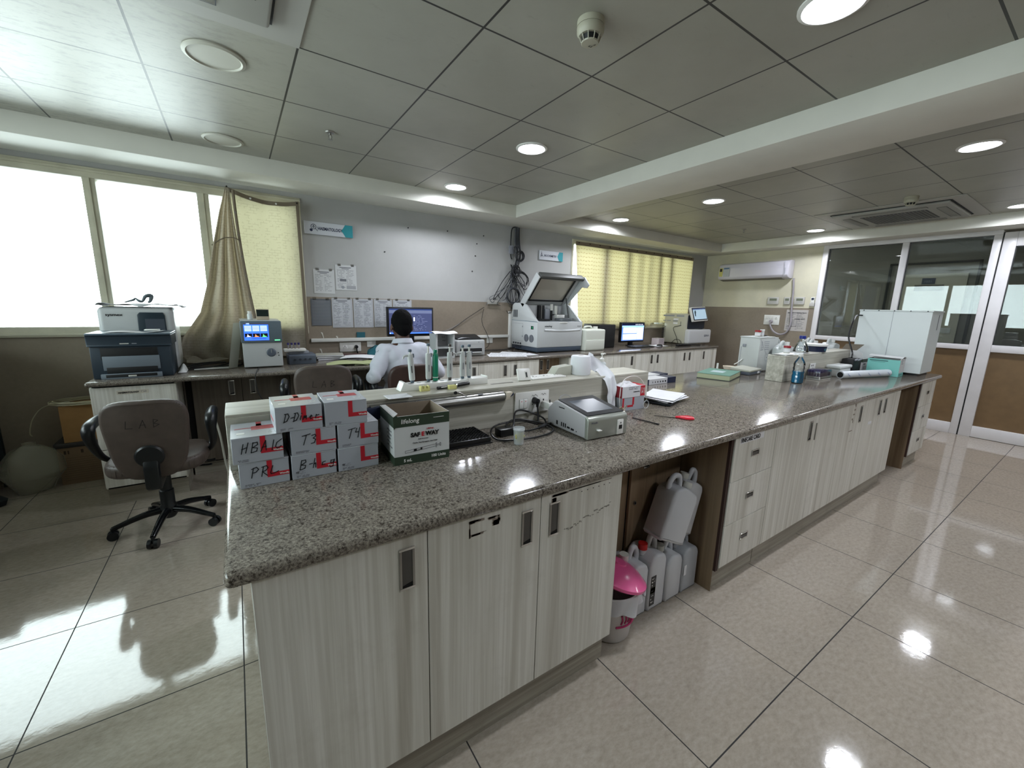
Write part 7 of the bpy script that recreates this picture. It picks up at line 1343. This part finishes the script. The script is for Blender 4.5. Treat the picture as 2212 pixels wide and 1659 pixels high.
# ------------------------------------------------------------------ seated person
def capsule(mb, p0, r0, p1, r1, m, n=16, sx=1.0):
    p0, p1 = Vector(p0), Vector(p1); d = p1 - p0; L_ = max(d.length, 1e-5); q = d.to_track_quat('Z', 'Y').to_matrix().to_4x4(); q.translation = p0
    prof = [(.0001, -r0)] + [(r0 * math.cos(a), -r0 * math.sin(a)) for a in (1.1, .6)] + [(r0, 0), (r1, L_)] + [(r1 * math.cos(a), L_ + r1 * math.sin(a)) for a in (.6, 1.1)] + [(.0001, L_ + r1)]
    k = len(mb.v); mb.lathe(prof, m, n=n, sx=sx)
    for i in range(k, len(mb.v)): mb.v[i] = tuple(q @ Vector(mb.v[i]))
def ellip(mb, c, r, m, n=20, rot=None):
    k = len(mb.v); mb.lathe([(math.cos(a) if abs(a) < 1.57 else .0001, math.sin(a)) for a in [-PI / 2 + i * PI / 12 for i in range(13)]], m, n=n)
    for i in range(k, len(mb.v)):
        v = Vector(mb.v[i]); v = Vector((v.x * r[0], v.y * r[1], v.z * r[2]))
        if rot: v = Euler(rot).to_matrix() @ v
        mb.v[i] = tuple(v + Vector(c))
def fuse(mb, name, parent, voxel, smooth, m, noise=0):
    o = mb.build(name); md = o.modifiers.new('r', 'REMESH'); md.mode = 'VOXEL'; md.voxel_size = voxel; sm = o.modifiers.new('s', 'SMOOTH'); sm.factor = .5; sm.iterations = smooth
    dg = bpy.context.evaluated_depsgraph_get(); me = bpy.data.meshes.new_from_object(o.evaluated_get(dg)); me.name = name
    old = o.data; o.modifiers.clear(); o.data = me; bpy.data.meshes.remove(old); me.materials.clear(); me.materials.append(m); me.polygons.foreach_set('use_smooth', [True] * len(me.polygons))
    if noise:
        from mathutils import noise as nz
        for v in me.vertices:
            q = v.co * noise[0]; k = nz.noise(Vector((q.x + .6 * q.z, q.y, q.z * .55 + .5 * q.x))); v.co += v.normal * k * noise[1]
    o.parent = parent; return o
PX, PY = 1.105, 3.235
SKIN = mat('brown_skin', '#4a2f24', .55); SHIRT = mat('white_shirt_cloth', '#b7bac4', .85, bump=.2, nscale=90); HAIR = mat('black_hair', '#050506', .85, spec=.15, bump=.5, nscale=300); TROU = mat('navy_trousers', '#10131c', .8)
pt = thing('person', 'person in a white shirt seated with back to the room before the black monitor', 'person', (PX, PY, 0))
sk = MB(); S_ = SKIN
ellip(sk, (0, .02, 1.245), (.076, .094, .108), S_); ellip(sk, (0, .055, 1.195), (.060, .070, .070), S_)       # skull, jaw
capsule(sk, (0, .0, 1.06), .060, (0, .015, 1.17), .055, S_)
for s_ in (-1, 1): ellip(sk, (s_ * .083, .015, 1.213), (.010, .020, .032), S_, rot=(0, s_ * -.15, 0)); ellip(sk, (s_ * .028, .108, 1.243), (.014, .008, .009), S_)
ellip(sk, (0, .118, 1.215), (.013, .020, .022), S_); ellip(sk, (0, .112, 1.170), (.024, .010, .010), S_); ellip(sk, (0, .108, 1.135), (.025, .018, .018), S_)
ellip(sk, (0, -.01, .92), (.165, .100, .20), S_); ellip(sk, (0, -.01, .68), (.155, .115, .13), S_)
for s_, el, ha in ((-1, (-.265, -.10, .835), (-.10, .30, .885)), (1, (.275, -.08, .845), (.13, .31, .885))):
    sh = (s_ * .165, -.02, 1.035); capsule(sk, sh, .048, el, .036, S_); capsule(sk, el, .036, ha, .024, S_)
    h = Vector(ha); d = (h - Vector(el)).normalized(); sd = Vector((d.y, -d.x, 0)).normalized(); capsule(sk, h, .026, h + d * .065, .030, S_, sx=1)
    for q, (of, ln_) in enumerate(((-.026, .062), (-.009, .072), (.009, .068), (.026, .052))):
        a = h + d * .075 + sd * of; bb = a + d * ln_ * .55 + Vector((0, 0, -.002)); c = bb + d * ln_ * .45 + Vector((0, 0, -.014)); capsule(sk, a, .0092, bb, .0088, S_, n=8); capsule(sk, bb, .0088, c, .0078, S_, n=8)
    a = h + d * .02 + sd * (-s_ * -.028); capsule(sk, a, .011, a + d * .035 + sd * (s_ * .022), .010, S_, n=8)
for s_ in (-1, 1): capsule(sk, (s_ * .09, .02, .62), .085, (s_ * .13, .40, .60), .060, S_); capsule(sk, (s_ * .13, .40, .60), .056, (s_ * .14, .36, .12), .040, S_); capsule(sk, (s_ * .14, .33, .055), .035, (s_ * .15, .50, .03), .028, S_)
fuse(sk, 'body', pt, .0065, 3, SKIN)
sm = MB()
ellip(sm, (0, -.015, .90), (.180, .118, .21), SHIRT); ellip(sm, (0, -.015, .70), (.172, .128, .13), SHIRT); ellip(sm, (-.075, -.02, .985), (.110, .095, .105), SHIRT); ellip(sm, (.075, -.02, .985), (.110, .095, .105), SHIRT); ellip(sm, (0, -.01, 1.06), (.095, .070, .055), SHIRT)
for s_, el in ((-1, (-.265, -.10, .835)), (1, (.275, -.08, .845))):
    sh = Vector((s_ * .155, -.02, 1.025)); E_ = Vector(el); capsule(sm, sh, .068, sh * .5 + E_ * .5, .062, SHIRT); capsule(sm, sh * .5 + E_ * .5, .062, E_ + Vector((0, .0, .01)), .056, SHIRT); capsule(sm, E_ + Vector((0, 0, .01)), .054, E_ + Vector((s_ * -.03, .09, .015)), .050, SHIRT)
    ellip(sm, (s_ * .13, -.02, 1.04), (.085, .07, .055), SHIRT)
fuse(sm, 'shirt', pt, .008, 4, SHIRT, noise=(14, .018))
b = MB()
def collar(u, v): a = 2 * PI * u; return ((.066 + .006 * v) * math.cos(a), .008 + (.064 + .006 * v) * math.sin(a), 1.085 + .036 * (1 - v) - .012 * math.sin(a))
b.grid(collar, 36, 4, SHIRT, thick=.004); b.grid(lambda u, v: ((.070 + .016 * v) * math.cos(2 * PI * u), .006 + (.069 + .016 * v) * math.sin(2 * PI * u), 1.122 - .036 * v - .012 * math.sin(2 * PI * u)), 36, 4, SHIRT, thick=.003); b.build('collar', pt)
hr = MB(); ellip(hr, (0, .008, 1.256), (.084, .098, .106), HAIR); ellip(hr, (0, -.024, 1.215), (.070, .066, .072), HAIR); ho = fuse(hr, 'hair', pt, .006, 3, HAIR, noise=(60, .003))
# hairline: keep the hair off the face
me = ho.data
for v in me.vertices:
    if v.co.y > .065 and v.co.z < 1.285: v.co.y = .065 + (v.co.y - .065) * .15
tm = MB(); ellip(tm, (0, -.01, .635), (.170, .130, .105), TROU)
for s_ in (-1, 1): capsule(tm, (s_ * .09, .02, .625), .098, (s_ * .13, .40, .605), .072, TROU); capsule(tm, (s_ * .13, .40, .60), .068, (s_ * .14, .36, .10), .055, TROU)
fuse(tm, 'trousers', pt, .01, 3, TROU)
for s_ in (-1, 1): b = MB(); b.prism([(.26, .0), (.26, .075), (.33, .085), (.42, .060), (.52, .045), (.545, .02), (.54, .0)], 'x', s_ * .145 - .045, s_ * .145 + .045, BLACK, bev=.014, seg=3); b.build('shoe', pt)
b = MB(); E_ = Vector((.275, -.08, .845)); H_ = Vector((.13, .31, .885)); w_ = E_ * .12 + H_ * .88; dd = (H_ - E_).normalized(); aa = dd.orthogonal().normalized(); bb = dd.cross(aa); b.tube([w_ + (aa * math.cos(k * PI / 8) + bb * math.sin(k * PI / 8)) * .031 for k in range(17)], .005, STEEL, n=6, smooth_path=False); b.build('wristwatch', pt)
# ------------------------------------------------------------------ left floor corner
t = thing('carton', 'brown cardboard carton with printed symbols on the floor under the coiled tubing', 'box', (-.985, 4.35, 0), .02)
b = MB(); b.box(-.20, .20, -.11, .12, 0, .285, mat('dull_cardboard', '#7a6550', .8, noise=.06, nscale=20)); b.build('carton', t); b = MB(); b.box(-.212, .205, -.118, .122, .285, .320, mat('dark_lid', '#2f2c2b', .6), bev=.003); b.build('dark_tray', t)
b = MB(); F = FX(0, -.1105, 0)
for k in range(11): b.rect(F, -.18, .03 + k * .017, .19, .033 + k * .017, mat('corrugation_line', '#66533f', .8))
for k, (x, w) in enumerate(((-.165, .012), (-.145, .008), (-.075, .014), (-.02, .03), (.05, .012), (.11, .04))): b.rect(F, x, .235, x + w, .262, mat('brown_ink', '#3d2e22', .7))
b.build('print', t)
t = thing('cardboard_bucket', 'tan cardboard drum standing on the printed carton', 'box', (-.975, 4.35, .3205), .03); b = MB(); b.box(-.165, .17, -.10, .11, 0, .275, CARDB); b.build('drum', t); t.name = 'tan_carton'; t['label'] = 'tan cardboard box standing on the printed carton beside the window bench'; b = MB(); text('S', FX(.11, -.1005, .235), .03, INK, into=b, bold=.001); b.build('mark', t)
t = thing('tubing_coil', 'coil of clear yellowish tubing resting on the tan cardboard box', 'tubing', (-.99, 4.34, .596)); b = MB(); YT = mat('yellowish_tubing', '#a8a187', .35); r = random.Random(4)
for k in range(7): rr = .175 + .010 * (k % 3); zz = .008 + .010 * (k // 3) + .002 * (k % 3); b.tube([(rr * 1.1 * math.cos(a * PI / 12), rr * .62 * math.sin(a * PI / 12), zz + r.uniform(-.002, .002)) for a in range(25)], .005, YT, n=6, smooth_path=False)
b.build('coil', t); b = MB(); b.tube([(-.19, 0, .012), (-.26, .0, -.02), (-.31, -.01, -.10), (-.33, -.02, -.19), (-.32, -.02, -.215)], .003, YT, n=6); b.tube([(.0, .05, .02), (.05, .07, .05), (.12, .08, .06), (.17, .06, .02)], .003, YT, n=6); b.build('loose_end', t)
t = thing('polythene_bag', 'inflated translucent polythene bag slumped on the floor against the tan wall', 'bag', (-1.30, 4.20, 0), .2)
BAG = mat('cloudy_polythene', '#a09e90', .3, alpha=.42, bump=.5, nscale=9); b = MB(); b.lathe([(.0001, .0), (.09, .003), (.16, .06), (.205, .15), (.195, .24), (.14, .31), (.06, .335), (.03, .345), (.035, .37), (.0001, .375)], BAG, n=22, sx=.80, sy=.72)
from mathutils import noise as nz_
b.v = [(x + .03 * nz_.noise(Vector((x * 9, y * 9, z * 9))), y + .03 * nz_.noise(Vector((x * 9 + 5, y * 9, z * 9))), max(.001, z + .03 * nz_.noise(Vector((x * 8, y * 8 + 3, z * 8))))) for x, y, z in b.v]; b.build('bag', t)
t = thing('steel_rack', 'dark green slotted steel rack cut off by the left edge of the picture', 'rack', (-1.66, 4.20, 0)); GRN = mat('dark_green_steel', '#1d2b2f', .5)
b = MB()
for x, y in ((.155, -.14), (.155, .20), (-.42, -.14), (-.42, .20)):
    b.box(x - .018, x + .018, y - .003, y + .003, 0, 1.0, GRN); b.box(x - .018 if x < 0 else x + .012, x - .012 if x < 0 else x + .018, y - .018, y + .018, 0, 1.0, GRN)
b.build('upright', t)
for z in (.10, .42, .98): b = MB(); b.box(-.44, .17, -.155, .215, z, z + .03, GRN, bev=.002); b.build('shelf', t)
t = thing('black_shoes_bag', 'dark bundle on the floor at the foot of the steel rack', 'bag', (-1.50, 4.0, 0)); b = MB(); b.lathe([(.0001, 0), (.08, .003), (.09, .04), (.06, .075), (.0001, .085)], mat('dark_fabric_bundle', '#15181a', .8), n=18, sx=1.3, sy=.8); b.v = [(x + .02 * nz_.noise(Vector((x * 20, y * 20, z * 20))), y, z) for x, y, z in b.v]; b.build('bundle', t); t.name = 'dark_bundle'
o = MB(); o.tube([(-.19, 3.60, .55), (-.165, 3.57, .40), (-.15, 3.55, .20), (-.12, 3.50, .06), (-.06, 3.46, .012)], .007, mat('white_hose', '#a3a297', .5), n=8); tag(o.build('drain_hose', loc=(-.06, 3.46, .012)), 'pale drain hose running from under the bench down to the floor', 'hose')
